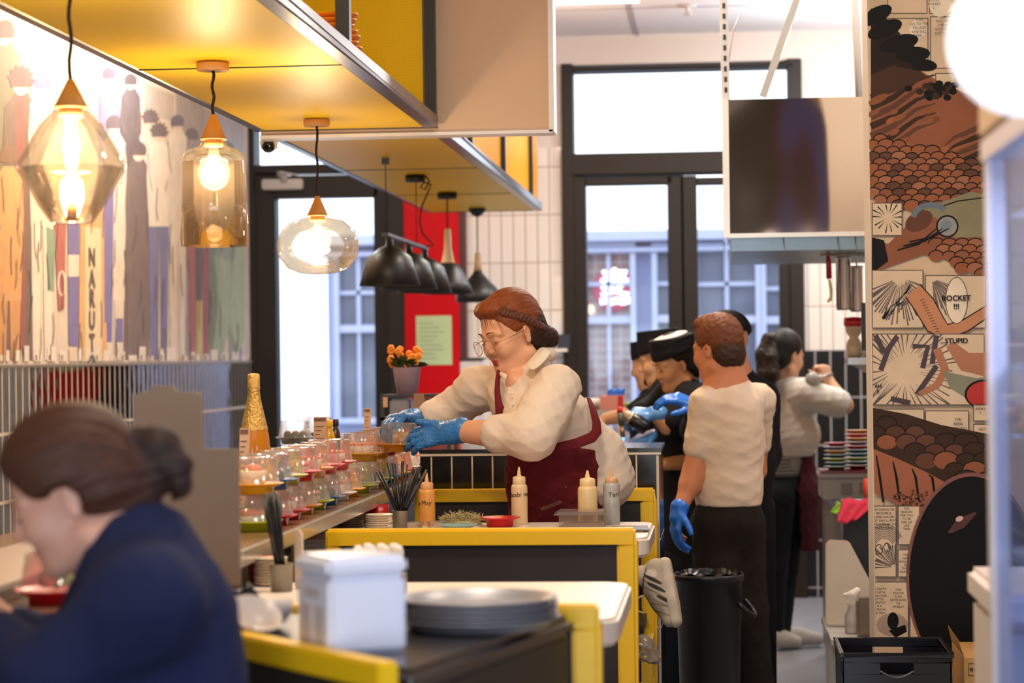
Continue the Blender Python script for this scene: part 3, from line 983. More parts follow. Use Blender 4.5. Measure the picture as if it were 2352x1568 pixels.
for cx, cy, rx, ry, a in [(2012, 36, 40, 18, -0.5), (2032, 68, 42, 19, -0.4), (2064, 100, 46, 19, -0.25), (2096, 126, 40, 18, -0.1), (2122, 150, 30, 14, 0.1)]:
    pr.ell(cx, cy, rx, ry, pq(INK), rot=a)
for i in range(30):
    x, y = 2150 + rnd.gauss(0, 26), 192 + (rnd.random()) * 34
    pr.ell(x, y, 9, 7, pq(INK if i % 3 else BRN))
for i in range(9):
    y = 300 + i * 20
    pr.line([(2290, y - 26), (2230, y), (2190, y + 16), (2168, y + 36)], [13, 11, 6, 1], pq(BRN if i % 2 else MID))
def scales(x0, y0, x1, y1, r, inside, mf, mo, jit=0.2):
    y, row = y0, 0
    while y < y1:
        x = x0 + (r if row % 2 else 0)
        while x < x1:
            if inside(x, y):
                rr = r * rnd.uniform(0.85, 1.15)
                pr.ell(x, y, rr, rr * 0.72, pq(rnd.choice(mf)))
                pr.arc(x, y, rr, rr * 0.72, 180, 370, 2.6, pq(mo), 8)
            x += r * 1.75
        y += r * 0.82
        row += 1
scales(2005, 305, 2290, 480, 17, lambda x, y: y > 310 + (x - 2000) * 0.25 and y < 455 + (x - 2000) * 0.3, [ORG, TAN, MID, 'x9b5c3a'], INK)
# round grey disc and olive band over the beast's neck, lower comb of scales
pr.poly([(2120, 480), (2180, 458), (2230, 440), (2290, 455), (2290, 548), (2190, 545), (2150, 520)], pq('x8d8566'))
pr.line([(2150, 478), (2200, 462), (2290, 450)], 3, pq(INK))
pr.poly([(2003, 555), (2040, 560), (2075, 525), (2110, 495), (2150, 500), (2180, 545), (2290, 545), (2290, 650), (2190, 600), (2120, 585), (2003, 625)], pq(ORG))
pr.poly([(2002, 545), (2030, 552), (2040, 600), (2002, 628)], pq(INK))
pr.ell(2110, 508, 34, 22, pq(MID), rot=-0.5)
pr.arc(2138, 505, 42, 34, 190, 320, 13, pq('x6d7880'))
pr.ell(2175, 520, 26, 26, pq(INK))
pr.ell(2175, 520, 22, 22, pq('x9a9590'))
pr.ell(2172, 518, 13, 13, pq('x7d8a94'))
scales(2150, 560, 2290, 640, 17, lambda x, y: y > 550 + (x - 2150) * 0.1 and y < 592 + (x - 2150) * 0.4, [ORG, 'x9b5c3a', TAN], INK)
for a_ in (0, 14, 28):
    pr.line([(2060 + a_, 575 - a_ * 0.7), (2110 + a_, 560 - a_ * 0.5), (2150 + a_, 525)], [3, 5, 2], pq(INK))
panel(2004, 468, 2070, 540)
burst(2040, 500, 12, 40, 14, INK, x0=2004, y0=468, x1=2070, y1=540)
# comic panels between the bodies
panel(2004, 622, 2118, 752)
panel(2126, 634, 2262, 752)
burst(2066, 640, 16, 110, 34, GRY, 10, 170, 2004, 622, 2118, 752)
for i in range(22):
    x = 2020 + rnd.random() * 80
    y = 740 - (x - 2015) * rnd.uniform(0.5, 1.1)
    pr.line([(x, y), (x + rnd.uniform(8, 22), y - rnd.uniform(8, 26))], [4, 1], pq(rnd.choice([INK, GRY])))
burst(2140, 640, 8, 90, 16, GRY, 20, 90, 2126, 634, 2262, 752)
# tan bent band across the panels
pr.line([(2096, 668), (2122, 700), (2148, 745), (2175, 762), (2215, 748), (2290, 700)], [46, 52, 50, 36, 30, 26], pq(INK))
pr.line([(2096, 668), (2122, 700), (2148, 745), (2175, 762), (2215, 748), (2290, 700)], [41, 47, 45, 31, 25, 21], pq('xc98a63'))
for i in range(14):
    pr.line([(2112 + i * 3, 690 + i * 6), (2122 + i * 3, 688 + i * 6)], 1.6, pq(MID))
pr.ell(2196, 690, 26, 54, pq(GRY))
pr.ell(2196, 690, 24, 52, pq('xf1dcc0'))
panel(2004, 768, 2258, 928)
burst(2078, 850, 40, 150, 46, GRY, 0, 360, 2004, 768, 2258, 928)
for p in [[(2010, 770), (2030, 810)], [(2022, 850), (2040, 800), (2060, 772)], [(2095, 795), (2130, 795), (2118, 845)], [(2150, 840), (2105, 905)], [(2045, 915), (2090, 925)], [(2150, 770), (2140, 835)]]:
    pr.line(p, 12, pq('x54454a'))
pr.line([(2150, 800), (2170, 850), (2150, 885), (2110, 905)], [18, 20, 16, 12], pq('xb5785a'))
pr.line([(2180, 790), (2215, 830), (2290, 840)], [20, 44, 60], pq('xb87a5c'))
pr.poly([(2165, 852), (2240, 868), (2290, 862), (2290, 920), (2220, 915), (2180, 890)], pq('x8d8a74'))
pr.ell(2260, 905, 46, 34, pq(INK))
pr.ell(2262, 906, 43, 31, pq('xc03a34'))
panel(2004, 940, 2120, 975)
panel(2126, 944, 2222, 1000)
panel(2236, 930, 2300, 965)
panel(2236, 975, 2300, 1010)
# beast's tail: dark scaled band and paler belly with rib lines
pr.poly([(2002, 936), (2080, 950), (2160, 975), (2290, 1000), (2290, 1140), (2200, 1140), (2120, 1080), (2002, 1030)], pq(BRN))
scales(2010, 950, 2290, 1130, 26, lambda x, y: y > 962 + (x - 2000) * 0.21 and y < 1010 + (x - 2000) * 0.42, [BRN, MID, 'x94583c', 'x5a3826', BRN], INK)
pr.poly([(2002, 1030), (2060, 1052), (2120, 1080), (2180, 1112), (2130, 1150), (2110, 1178), (2060, 1158), (2036, 1142), (2008, 1132)], pq('xa7654a'))
for x in (2012, 2050, 2094, 2132):
    pr.line([(x, 1040 + (x - 2000) * 0.38), (x + 8, 1095), (x + 16, 1152)], [3, 6, 5], pq(INK))
for i in range(40):
    x, y = rnd.uniform(2050, 2130), rnd.uniform(1125, 1165)
    pr.ell(x, y, 4, 3, pq(rnd.choice([MID, BRN])), 8)
# lower panels
panel(2003, 1162, 2056, 1322)
panel(2063, 1162, 2110, 1248)
panel(2063, 1262, 2110, 1322)
panel(2003, 1336, 2084, 1464)
panel(2090, 1400, 2120, 1464)
for i in range(9):
    pr.arc(2030, 1260, 22 + i * 3, 26 + i * 4, 190, 330, 1.6, pq(GRY))
pr.ell(2018, 1260, 9, 12, pq(INK))
pr.ell(2018, 1260, 7, 10, pq(PAGE))
pr.ell(2036, 1256, 8, 11, pq(INK))
pr.ell(2036, 1256, 6, 9, pq(PAGE))
burst(2052, 1300, 6, 60, 18, GRY, 180, 300, 2003, 1225, 2056, 1322)
pr.ell(2048, 1432, 36, 26, pq('xb39a86'))
pr.ell(2050, 1424, 13, 20, pq(INK))
pr.poly([(2040, 1446), (2078, 1432), (2082, 1448), (2056, 1462)], pq(INK))
# big black oval with a pink gleam, in front of everything
oval = [(2230 + 143 * math.cos(a) * (1.0 if math.sin(a) < 0 else 1.0), 1325 + 232 * math.sin(a)) for a in [2 * math.pi * i / 64 for i in range(64)]]
pr.poly([((x - 2230) * 1.05 + 2230, (y - 1325) * 1.03 + 1323) for x, y in oval], pq('x8a5a50'))
pr.poly(oval, pq('x0c0908'))
pr.line([(2178, 1222), (2205, 1200), (2240, 1176)], [6, 26, 5], pq('x5e3a3a'))
pr.ell(2202, 1190, 9, 6, pq('xe0b9a8'), rot=-0.4)
pr.mb.build('printed_drawing', None, t, recalc=False)
tx = MB()
TY = RY - 0.0046 - 0.000025 * (pr.k + 6)
def bal(x, y, lines, px, m='x54453f', bold=False, al='CENTER'):
    for i, l in enumerate(lines):
        p = P(x, y + (i - (len(lines) - 1) / 2) * px * 1.3, RY)
        text_mesh(tx, l, (p.x, TY, p.z), (1, 0, 0), (0, 0, 1), px * mpp(RY) * 1.12, pq(m), al, depth=0.0002, bold=bold)
bal(2195, 695, ['ROCKET', '!!!'], 15, INK, True)
bal(2190, 783, ['...STUPID'], 14, INK, True)
bal(2110, 66, ['YOU', 'GO TO THE', 'VILLAGE', 'AND KILL', 'HER.'], 7)
bal(2166, 60, ['NO,', 'KILL HER.', 'I MEAN,', "SHE'S STILL", 'JUST A KID.'], 7)
bal(2145, 12, ["DON'T", 'WORRY.', 'I...'], 7)
bal(2198, 190, ['BUT...', 'BUT', 'CAPTAIN', '...'], 8)
bal(2016, 893, ['AH', '!!'], 10, INK, True)
bal(2250, 938, ['RIGHT', 'AWAY', '!!'], 7)
bal(2199, 973, ["I'VE", 'BEEN', 'LOOKING'], 8)
bal(2254, 985, ["HE'S"], 8)
bal(2029, 1190, ["I'M GOING TO", 'BECOME A', 'SUPER SAILOR!', "NOT LIKE LUFFY'S", 'GOING TO BE THE', 'PIRATE KING!'], 6.4)
bal(2081, 1186, ["THERE'S", 'NO', 'REASON', 'FOR YOU', 'TO BE', 'TIED UP', 'LIKE', 'THIS!'], 6)
bal(2079, 1292, ["I'VE", 'HAD', 'ENOUGH', 'OF', 'THESE', 'MARINES'], 6)
bal(2019, 1378, ['SO DIRTY', 'IT WITH', 'EVEN ONE', 'LITTLE', 'SCRATCH', 'IS A', 'BETRAYAL', 'TO ME!!!'], 6)
bal(2062, 1372, ['THIS', 'STATUE', 'IS AN', 'EXTENSION', 'OF', 'MYSELF!!'], 6)
# letters lie on the print, clipped at the pillar edge
tx.v = [(max(v[0], xl + 0.001), v[1], v[2]) for v in tx.v]
o = tx.build('lettering', None, t, recalc=False)

# ------------------------------------------------------------------ extractor hood and its supports
HY = 9.3
def hood():
    a, b = P(1662, 540, HY), P(1987, 222, HY)
    t = thing('extractor_hood', 'polished steel extractor hood hanging over the kitchen line', 'extractor hood', (a.x, HY, a.z))
    m = mat('polished_steel', 'cdbca8', 0.05, metal=1.0, var=0.06, scale=3, bump=0.45, bscale=1.9)
    for nd in m.node_tree.nodes:
        if nd.type == 'TEX_NOISE':
            nd.inputs['Detail'].default_value = 1.0
    MB().prism([(a.x + 0.02, HY + 0.014, a.z + 0.004), (1.6, HY + 0.014, a.z + 0.004), (1.6, HY, b.z), (a.x + 0.02, HY, b.z)], (0, 0.02, 0), m).box((a.x + 0.02, HY + 0.02, b.z - 0.02), (1.6, HY + 1.9, b.z), m).box((a.x, HY + 0.02, a.z), (a.x + 0.018, HY + 1.9, b.z - 0.02), m).build('canopy_panel', None, t)
    MB().box((a.x, HY - 0.012, a.z - 0.01), (a.x + 0.026, HY + 0.024, b.z + 0.004)).box((a.x, HY - 0.008, a.z - 0.012), (1.6, HY + 0.02, a.z + 0.006)).build('edge_trim', mat('steel_edge', 'd2c5b4', 0.3, metal=0.8), t)
    c0, c1 = P(1680, 578, HY + 0.25), P(1987, 545, HY + 0.25)
    MB().box((c0.x, HY + 0.2, c0.z), (1.55, HY + 1.7, c1.z + 0.02)).build('drip_tray', mat('blue_grey_steel', '93a3a8', 0.35, metal=0.7), t)
    for x in (1800, 1925, 1965):
        q = P(x, 560, HY + 0.19)
        MB().tube([q + Vector((0, 0.005, 0.03)), q + Vector((0, -0.004, 0)), q + Vector((0.006, -0.01, -0.022))], 0.0022, 6).build('hook', M_steel, t)
    # strut with slots
    s0 = P(1667, 225, HY + 0.05)
    MB().bar((s0.x, HY + 0.05, s0.z - 0.02), (s0.x - 0.012, HY + 0.05, CZ), 0.034, 0.03).build('slotted_strut', mat('galvanised_strut', 'd6d0ca', 0.45, metal=0.3), t)
    hb = MB()
    n = 22
    for k in range(n):
        z = s0.z + 0.02 + (CZ - s0.z - 0.04) * k / n
        hb.box((s0.x - 0.005 - 0.012 * k / n, HY + 0.0335, z), (s0.x + 0.007 - 0.012 * k / n, HY + 0.0345, z + 0.022))
    hb.build('strut_slots', mat('dark_slot', '3a3632', 0.7), t)
    d0, d1 = P(1752, 222, HY + 0.3), P(1925, 26, HY + 0.3)
    MB().bar(d0, (d1.x + 0.03, HY + 0.3, CZ), 0.042, 0.03).build('diagonal_brace', mat('grey_steel_brace', '9a948c', 0.45, metal=0.4), t)
    e0 = P(1974, 222, HY + 0.4)
    MB().cyl((e0.x, HY + 0.4, e0.z - 0.02), (e0.x - 0.03, HY + 0.4, CZ), 0.016, n=12).build('conduit', M_wpl, t)
    pts = [P(1668, 240, HY + 0.12), P(1672, 150, HY + 0.12), P(1684, 70, HY + 0.12), P(1700, 34, HY + 0.12)]
    MB().tube(pts, 0.003, 6).build('cable', mat('grey_cable', '8a8078', 0.6), t)
hood()
# ------------------------------------------------------------------ tiled counter, conveyor, booths, tables
ORD = ['first', 'second', 'third', 'fourth', 'fifth', 'sixth', 'seventh', 'eighth', 'ninth', 'tenth', 'eleventh', 'twelfth', 'thirteenth', 'fourteenth', 'fifteenth', 'sixteenth', 'seventeenth', 'eighteenth']
t = thing('tiled_counter', 'black tiled serving counter with pale grout behind the yellow booths', 'counter', (-0.64, 8.03, 0))
MB().box((-1.038, 7.80, 0), (-0.212, 8.27, 1.215), M_btileX).build('tiled_body', None, t)
MB().box((-1.04, 7.79, 1.2155), (-0.205, 8.28, 1.228), mat('dark_gloss_top', '1b1a1c', 0.12, var=0.2)).build('worktop', None, t)
tr_ = MB()
M_gr = mat('cream_grout_trim', 'e6d9c6', 0.6)
tr_.box((-1.036, 7.794, 1.205), (-0.207, 7.799, 1.213)).box((-0.219, 7.7945, 0), (-0.215, 7.7995, 1.2))
tr_.build('grout_trim', M_gr, t)

M_belt = mat('belt_laminate', 'b08a66', 0.16, var=0.12, scale=12)
M_belts = mat('conveyor_steel', 'a39a90', 0.28, metal=0.7, var=0.1, scale=8)
CB0, CB1, BZ = 2.2, 10.1, 1.13
t = thing('sushi_conveyor', 'long sushi conveyor with a steel lip running along the booths', 'conveyor belt', (-1.4, 6.1, 0))
MB().box((-1.74, CB0, 0.0), (-1.235, CB1, 1.095)).build('body', M_belts, t)
MB().box((-1.76, CB0, 1.095), (-1.055, CB1, 1.125)).build('deck', M_belt, t)
MB().box((-1.058, CB0, 1.092), (-1.046, CB1, 1.1305)).build('front_lip', mat('pale_steel_lip', 'cfc8bf', 0.25, metal=0.6), t, bevel=0.003)
MB().box((-1.235, CB0, 1.1255), (-1.062, CB1, BZ)).build('front_belt', mat('brown_belt', '8f6b52', 0.14, var=0.15, scale=14), t)
MB().box((-1.74, CB0, 1.1255), (-1.52, CB1, BZ)).build('rear_belt', mat('brown_belt', '8f6b52'), t)
tag(MB().box((-1.51, CB0 + 0.3, 1.1255), (-1.245, CB1 - 0.3, 1.16)).build('island_shelf', M_belts, None, bevel=0.006), 'long steel shelf between the two belt lanes under the gold bottle', 'shelf')

BX0, BX1, BT = -1.035, -0.225, 1.10
BY = [4.09, 5.88, 7.62]
M_vin = mat('black_vinyl_panel', '2b2422', 0.6, var=0.15, scale=9)
M_seat = mat('black_vinyl_seat', '1c191b', 0.45, var=0.2)
def booth(i, label, wood=True, sides=(1,)):
    y = BY[i]
    t = thing('booth_bench', label, 'bench', ((BX0 + BX1) / 2, y, 0.25), 'yellow framed booth benches')
    w, d = 0.042, 0.045
    fr = MB()
    fr.box((BX0, y, 0.25), (BX0 + w, y + d, BT - w)).box((BX1 - w * 1.15, y, 0.25), (BX1, y + d, BT - w)).box((BX0, y, BT - w), (BX1, y + d, BT))
    fr.build('back_frame', M_yel, t, bevel=0.006)
    MB().box((BX0 + w, y + 0.012, 0.3), (BX1 - w * 1.15, y + d - 0.012, BT - w)).build('backrest', M_vin, t)
    for s in sides:
        ya, yb = (y + d, y + d + 0.40) if s > 0 else (y - 0.40, y)
        if i == 2 and s < 0:
            ya = y - 0.40
        MB().box((BX0 + 0.02, ya + 0.005, 0.64), (BX1 - 0.03, yb - 0.005, 0.70)).build('seat', M_seat, t, bevel=0.015)
        lg = MB()
        yf = yb - 0.035 if s > 0 else ya + 0.035
        for x in (BX0 + 0.02, BX1 - 0.02):
            MB().box((x - 0.018, yf - 0.018, 0.25), (x + 0.018, yf + 0.018, 0.64)).build('leg', M_yel, t)
        MB().box((BX1 - 0.038, ya + 0.002, 0.604), (BX1 - 0.002, yb - 0.055, 0.639)).build('seat_rail', M_yel, t)
        MB().bar((BX1 - 0.02, yf, 0.30), (BX1 - 0.02, y + (0.06 if s > 0 else -0.02), 0.46), 0.03, 0.03).build('brace', M_yel, t)
    return t
booth(0, 'yellow framed black booth bench behind the stacked round trays', sides=(1,))
booth(1, 'yellow framed black booth bench below the white table with sauce bottles', sides=(-1, 1))
booth(2, 'yellow framed black booth bench against the tiled counter, apron woman kneels on it', sides=(-1,))

TZ = 1.036
def table(y0, y1, label):
    t = thing('booth_table', label, 'table', (-0.7, (y0 + y1) / 2, 0.25), 'white booth tables')
    x0, x1, r = -1.215, -0.205, 0.07
    pts = [(x0, y0), (x1 - r, y0)] + [(x1 - r + r * math.sin(a), y0 + r - r * math.cos(a)) for a in [i * math.pi / 12 for i in range(1, 6)]] + [(x1, y0 + r), (x1, y1 - r)] + [(x1 - r + r * math.cos(a), y1 - r + r * math.sin(a)) for a in [i * math.pi / 12 for i in range(1, 6)]] + [(x1 - r, y1), (x0, y1)]
    MB().prism([(x, y, TZ - 0.055) for x, y in pts], (0, 0, 0.055)).build('tabletop', M_white, t, bevel=0.008, segs=3)
    MB().cyl((-0.7, (y0 + y1) / 2, 0.262), (-0.7, (y0 + y1) / 2, TZ - 0.055), 0.035).build('pedestal', M_post, t)
    MB().cyl((-0.7, (y0 + y1) / 2, 0.25), (-0.7, (y0 + y1) / 2, 0.262), 0.2, n=32).build('foot', M_post, t)
    return t
table(4.40, 5.15, 'white table between the two nearer yellow booths, round trays before it')
table(6.34, 6.98, 'white table behind the middle yellow booth, set with sauce bottles')

# ------------------------------------------------------------------ sushi plates under clear covers
PC = {'lime green': 'a9b81d', 'red': 'cf1a22', 'orange': 'dd8a1c', 'yellow': 'e8a21c', 'blue': '2f6ea8', 'white': 'e6ddd6', 'grey': '6f7477', 'teal': '5f9aa0'}
M_pl = {k: mat('plate_' + k.replace(' ', '_'), v, 0.25, var=0.04) for k, v in PC.items()}
M_dome = glass('clear_plastic_cover', 'fbf3ee', alpha=0.13, rough=0.05, gloss=0.55)
def proto(mb, name, m, bevel=0):
    o = mb.build(name, m, None)
    C.objects.unlink(o)
    return o
def plate_mesh():
    return MB().lathe([(0.046, 0), (0.05, 0.001), (0.052, 0.016), (0.068, 0.021), (0.0755, 0.0245), (0.075, 0.0265), (0.066, 0.0235), (0.05, 0.02), (0, 0.02)], n=40)
plates = {k: proto(plate_mesh(), 'sushi_plate', m) for k, m in M_pl.items()}
dome0 = proto(MB().lathe([(0.0665, 0.0), (0.0655, 0.003), (0.063, 0.004), (0.0545, 0.058), (0.0525, 0.062), (0.048, 0.0635), (0.044, 0.0615), (0.0, 0.061)], n=40, cap=False), 'plate_cover', M_dome)
M_rice = mat('sushi_rice', 'efe3d6', 0.7, var=0.12, scale=160, bump=0.5, bscale=220)
M_salm = mat('salmon_topping', 'e8793f', 0.35, var=0.25, scale=60, bump=0.2, bscale=80)
M_fry = mat('golden_crumb', 'd9a04a', 0.7, var=0.35, scale=120, bump=0.8, bscale=160)
M_nori = mat('dark_seaweed', '1f2016', 0.5, var=0.3)
M_tuna = mat('brown_glazed_topping', '8d3b22', 0.3, var=0.3, scale=70)
M_green = mat('green_leaf_garnish', '8da536', 0.6, var=0.3, scale=60)
def food(kind):
    r = random.Random(kind)
    root = MB()
    if kind == 'nigiri':
        for s in (-1, 1):
            root.ball((s * 0.02, 0, 0.012), (0.014, 0.03, 0.013), M_rice, 12, 8)
            root.ball((s * 0.02, 0, 0.024), (0.017, 0.036, 0.009), M_salm, 12, 8)
    elif kind == 'roll':
        for k in range(6):
            a = k * math.pi / 3
            c = Vector((0.027 * math.cos(a), 0.027 * math.sin(a), 0))
            root.cyl(c, c + Vector((0, 0, 0.028)), 0.0145, n=14, m=M_rice).ball(c + Vector((0, 0, 0.03)), (0.012, 0.012, 0.008), M_salm, 10, 6)
    elif kind == 'fried':
        for k in range(16):
            a, q = r.uniform(0, 6.28), r.uniform(0, 0.028)
            root.ball((q * math.cos(a), q * math.sin(a), 0.012 + r.uniform(0, 0.034) * (1 - q / 0.04)), (r.uniform(0.009, 0.016), r.uniform(0.009, 0.016), r.uniform(0.008, 0.014)), M_fry, 10, 6)
    elif kind == 'jelly':
        root.lathe([(0.028, 0), (0.036, 0.034), (0.03, 0.036), (0.0, 0.036)], n=24, m=mat('woven_cup', 'e3cdb0', 0.6, var=0.3, scale=90)).ball((0, 0, 0.038), (0.024, 0.024, 0.014), M_salm, 16, 8)
    elif kind == 'dark':
        for k in range(3):
            root.cyl((-0.03 + 0.03 * k, -0.01, 0), (-0.03 + 0.03 * k, -0.01, 0.022), 0.016, n=14, m=M_nori).ball((-0.03 + 0.03 * k, -0.01, 0.024), (0.013, 0.013, 0.007), M_tuna, 10, 6)
        root.ball((0.01, 0.02, 0.014), (0.02, 0.014, 0.014), M_rice, 10, 6)
    else:
        for k in range(9):
            a, q = r.uniform(0, 6.28), r.uniform(0, 0.026)
            root.ball((q * math.cos(a), q * math.sin(a), 0.01 + r.uniform(0, 0.02)), (0.014, 0.012, 0.011), [M_tuna, M_salm, M_green][k % 3], 10, 6)
    return root
FOOD = {k: food(k) for k in ('nigiri', 'roll', 'fried', 'jelly', 'dark', 'mixed')}
FN = {'nigiri': ('salmon_nigiri', 'salmon nigiri pair', 'sushi'), 'roll': ('sushi_roll', 'salmon topped rolls', 'sushi'), 'fried': ('fried_sushi', 'golden fried sushi', 'sushi'),
      'jelly': ('dessert_cup', 'orange woven cup dessert', 'dessert'), 'dark': ('seaweed_roll', 'dark seaweed rolls', 'sushi'), 'mixed': ('mixed_sushi', 'brown mixed sushi', 'sushi')}
food0 = {}
for k, v in FOOD.items():
    food0[k] = proto(v, FN[k][0], None)
def place_plate(col, kind, loc, where, rz=0.0, cover=True, group='sushi plates on the conveyor'):
    x, y, z = loc
    o = plates[col].copy()
    C.objects.link(o)
    o.location = loc
    tag(o, col + ' sushi plate, ' + where, 'plate', group)
    if kind:
        f = food0[kind].copy()
        C.objects.link(f)
        f.location = (x, y, z + 0.0205)
        f.rotation_euler = (0, 0, rz)
        tag(f, FN[kind][1] + ', ' + where, FN[kind][2], group.replace('plates', 'servings'))
    if cover:
        d = dome0.copy()
        C.objects.link(d)
        d.location = (x, y, z + 0.0262)
        tag(d, 'clear cover, ' + col + ' plate, ' + where, 'plate cover', group.replace('plates', 'plate covers'))
TIER = 0.0262 + 0.0642
rnd = random.Random(11)
front = [(5.47, 'lime green', 'nigiri', 'yellow', 'jelly'), (5.66, 'red', 'mixed', 'blue', 'dark'), (5.86, 'red', 'roll', 'lime green', 'fried'), (6.05, 'orange', 'mixed', 'red', 'nigiri'), (6.24, 'lime green', 'nigiri', 'orange', 'roll'),
         (6.42, 'blue', 'dark', 'red', 'mixed'), (6.60, 'white', 'roll', 'red', 'roll'), (6.79, 'yellow', 'nigiri', None, None), (6.98, 'lime green', 'fried', None, None), (7.17, 'white', 'dark', 'yellow', 'roll'), (7.36, 'lime green', 'nigiri', 'orange', 'nigiri'),
         (7.55, 'blue', 'mixed', 'red', 'fried'), (7.73, 'yellow', 'roll', 'white', 'roll'), (7.92, 'red', 'nigiri', None, None), (8.1, 'white', 'roll', None, None)]
for i, (y, c1, f1, c2, f2) in enumerate(front):
    x = -1.142 + rnd.uniform(-0.006, 0.006)
    place_plate(c1, f1, (x, y, BZ), 'lower tier, belt row by tables, %s from divider board' % ORD[i], rnd.uniform(0, 3))
    if c2:
        place_plate(c2, f2, (x + rnd.uniform(-0.004, 0.004), y + rnd.uniform(-0.006, 0.006), BZ + TIER), 'upper tier, belt row by tables, %s from divider board' % ORD[i], rnd.uniform(0, 3))
rear = [(6.75, 'white', 'roll', None, None), (7.0, 'orange', 'nigiri', None, None), (7.25, 'white', 'fried', None, None), (7.5, 'white', 'roll', None, None), (7.75, 'yellow', 'nigiri', None, None), (8.0, 'white', 'roll', None, None), (8.25, 'white', 'fried', None, None),
        (8.62, 'white', 'roll', 'grey', 'dark'), (8.9, 'white', 'nigiri', None, None), (9.15, 'white', 'roll', 'grey', None), (9.45, 'white', 'roll', None, None), (9.75, 'white', 'fried', None, None)]
for i, (y, c1, f1, c2, f2) in enumerate(rear):
    x = -1.63
    place_plate(c1, f1, (x, y, BZ), 'wall side belt row, %s past the gold bottle' % ORD[i], rnd.uniform(0, 3))
    if c2:
        place_plate(c2, f2, (x, y, BZ + TIER), 'upper tier, wall side belt row, %s past gold bottle' % ORD[i], 0.4)
far = [(8.42, 'white', 'roll'), (8.62, 'white', 'nigiri'), (8.84, 'orange', 'roll'), (9.06, 'white', 'fried')]
for i, (y, c1, f1) in enumerate(far):
    place_plate(c1, f1, (-1.142, y, BZ), 'belt row beside the tiled counter, %s past its corner' % ORD[i])
# near end of the belt, beside the seated woman
place_plate('red', 'mixed', (-1.150, 3.86, BZ), 'belt beside the seated woman in navy', 0.3)
place_plate('white', 'mixed', (-1.150, 4.04, BZ), 'belt just past the seated woman in navy, behind the red plate', 1.0)

# ------------------------------------------------------------------ things standing on the conveyor island and rear bench
M_foil = mat('gold_foil', 'd8ad5c', 0.3, metal=0.6, var=0.3, scale=90, bump=0.5, bscale=130)
M_rose = mat('amber_wine', 'c4790f', 0.1, var=0.12, scale=9, coat=0.5)
IZ = 1.16
cb = P(583, 900, 6.3)
t = thing('champagne_bottle', 'gold foiled sparkling wine bottle standing on the conveyor island', 'bottle', (cb.x, 6.3, IZ))
q = (cb.x, 6.3, 0)
zt = P(578, 858, 6.3).z
H = zt - IZ
MB().lathe([(0.042, IZ), (0.045, IZ + 0.004), (0.046, IZ + 0.02), (0.046, IZ + H * 0.36), (0.041, IZ + H * 0.5), (0.028, IZ + H * 0.66), (0.019, IZ + H * 0.78), (0.0155, IZ + H * 0.88), (0.0155, zt - 0.02)], q, 36, M_rose).build('glass_body', None, t)
MB().lathe([(0.0385, IZ + H * 0.545), (0.0285, IZ + H * 0.67), (0.0198, IZ + H * 0.785), (0.0165, IZ + H * 0.86), (0.0175, IZ + H * 0.87), (0.0175, IZ + H * 0.9), (0.0165, IZ + H * 0.905), (0.017, zt - 0.004), (0.013, zt), (0, zt + 0.001)], q, 36, M_foil, cap=False).build('foil', None, t)
lb = MB()
for k in range(24):
    a0, a1 = -2.3 + k * 0.06, -2.3 + (k + 1) * 0.06
    f_ = lambda a, z: (cb.x + 0.0466 * math.cos(a), 6.3 + 0.0466 * math.sin(a), z)
    lb.face([f_(a0, IZ + 0.022), f_(a1, IZ + 0.022), f_(a1, IZ + 0.05), f_(a0, IZ + 0.05)])
lb.build('label', mat('brown_gold_label', '8a5a20', 0.4, var=0.3), t)
M_kraft = mat('kraft_card', 'd2a98a', 0.7, var=0.05)
M_kink = mat('brown_print', '7d5b48', 0.7)
for (x0, y0, x1, y1, D, lab) in [(548, 984, 567, 1078, 6.02, 'kraft menu card leaning before the gold bottle'), (719, 958, 746, 1040, 7.6, 'kraft menu card standing before the yellow bottle'), (835, 938, 848, 1002, 8.7, 'narrow kraft menu card standing far along the conveyor')]:
    a, b = P(x0, y1, D), P(x1, y0, D)
    t = thing('menu_card', lab, 'menu card', ((a.x + b.x) / 2, D, IZ), 'kraft menu cards')
    MB().prism([(a.x, D, IZ), (b.x, D, IZ), (b.x + 0.004, D + 0.02, b.z), (a.x, D + 0.02, b.z)], (0, 0.003, 0)).build('card', M_kraft, t)
    pr_ = MB()
    hh = b.z - IZ
    for k in range(12):
        f0 = 0.06 + k * 0.07
        pr_.bar((a.x + 0.15 * (b.x - a.x), D + 0.02 * f0 - 0.0008, IZ + hh * f0), (a.x + (0.5 + 0.35 * ((k * 7) % 3) / 2) * (b.x - a.x), D + 0.02 * f0 - 0.0008, IZ + hh * f0), 0.001, 0.0025)
    pr_.box((a.x + 0.002, D + 0.0165, IZ + hh * 0.93), (b.x, D + 0.0185, IZ + hh * 0.985))
    pr_.build('printed_lines', M_kink, t)
def small_bottle(px, ytop, D, r, zb, col, cap, name, label, ycap, group=None):
    c = P(px, ytop, D)
    h = c.z - zb
    t = thing(name, label, 'bottle', (c.x, D, zb), group)
    MB().lathe([(r * 0.95, zb), (r, zb + 0.004), (r, zb + h * 0.62), (r * 0.85, zb + h * 0.72), (r * 0.55, zb + h * 0.8), (r * 0.55, zb + h * 0.86)], (c.x, D, 0), 24, mat(name + '_liquid', col, 0.2, coat=0.4)).build('body', None, t)
    MB().lathe([(r * 0.62, zb + h * 0.84), (r * 0.66, zb + h * 0.86), (r * 0.66, zb + h * 0.99), (r * 0.55, zb + h)], (c.x, D, 0), 24, mat(name + '_cap', cap, 0.35)).build('cap', None, t)
small_bottle(755, 964, 8.0, 0.0225, IZ, 'e0a414', 'e8b21a', 'juice_bottle', 'yellow juice bottle behind the middle kraft card', 975)
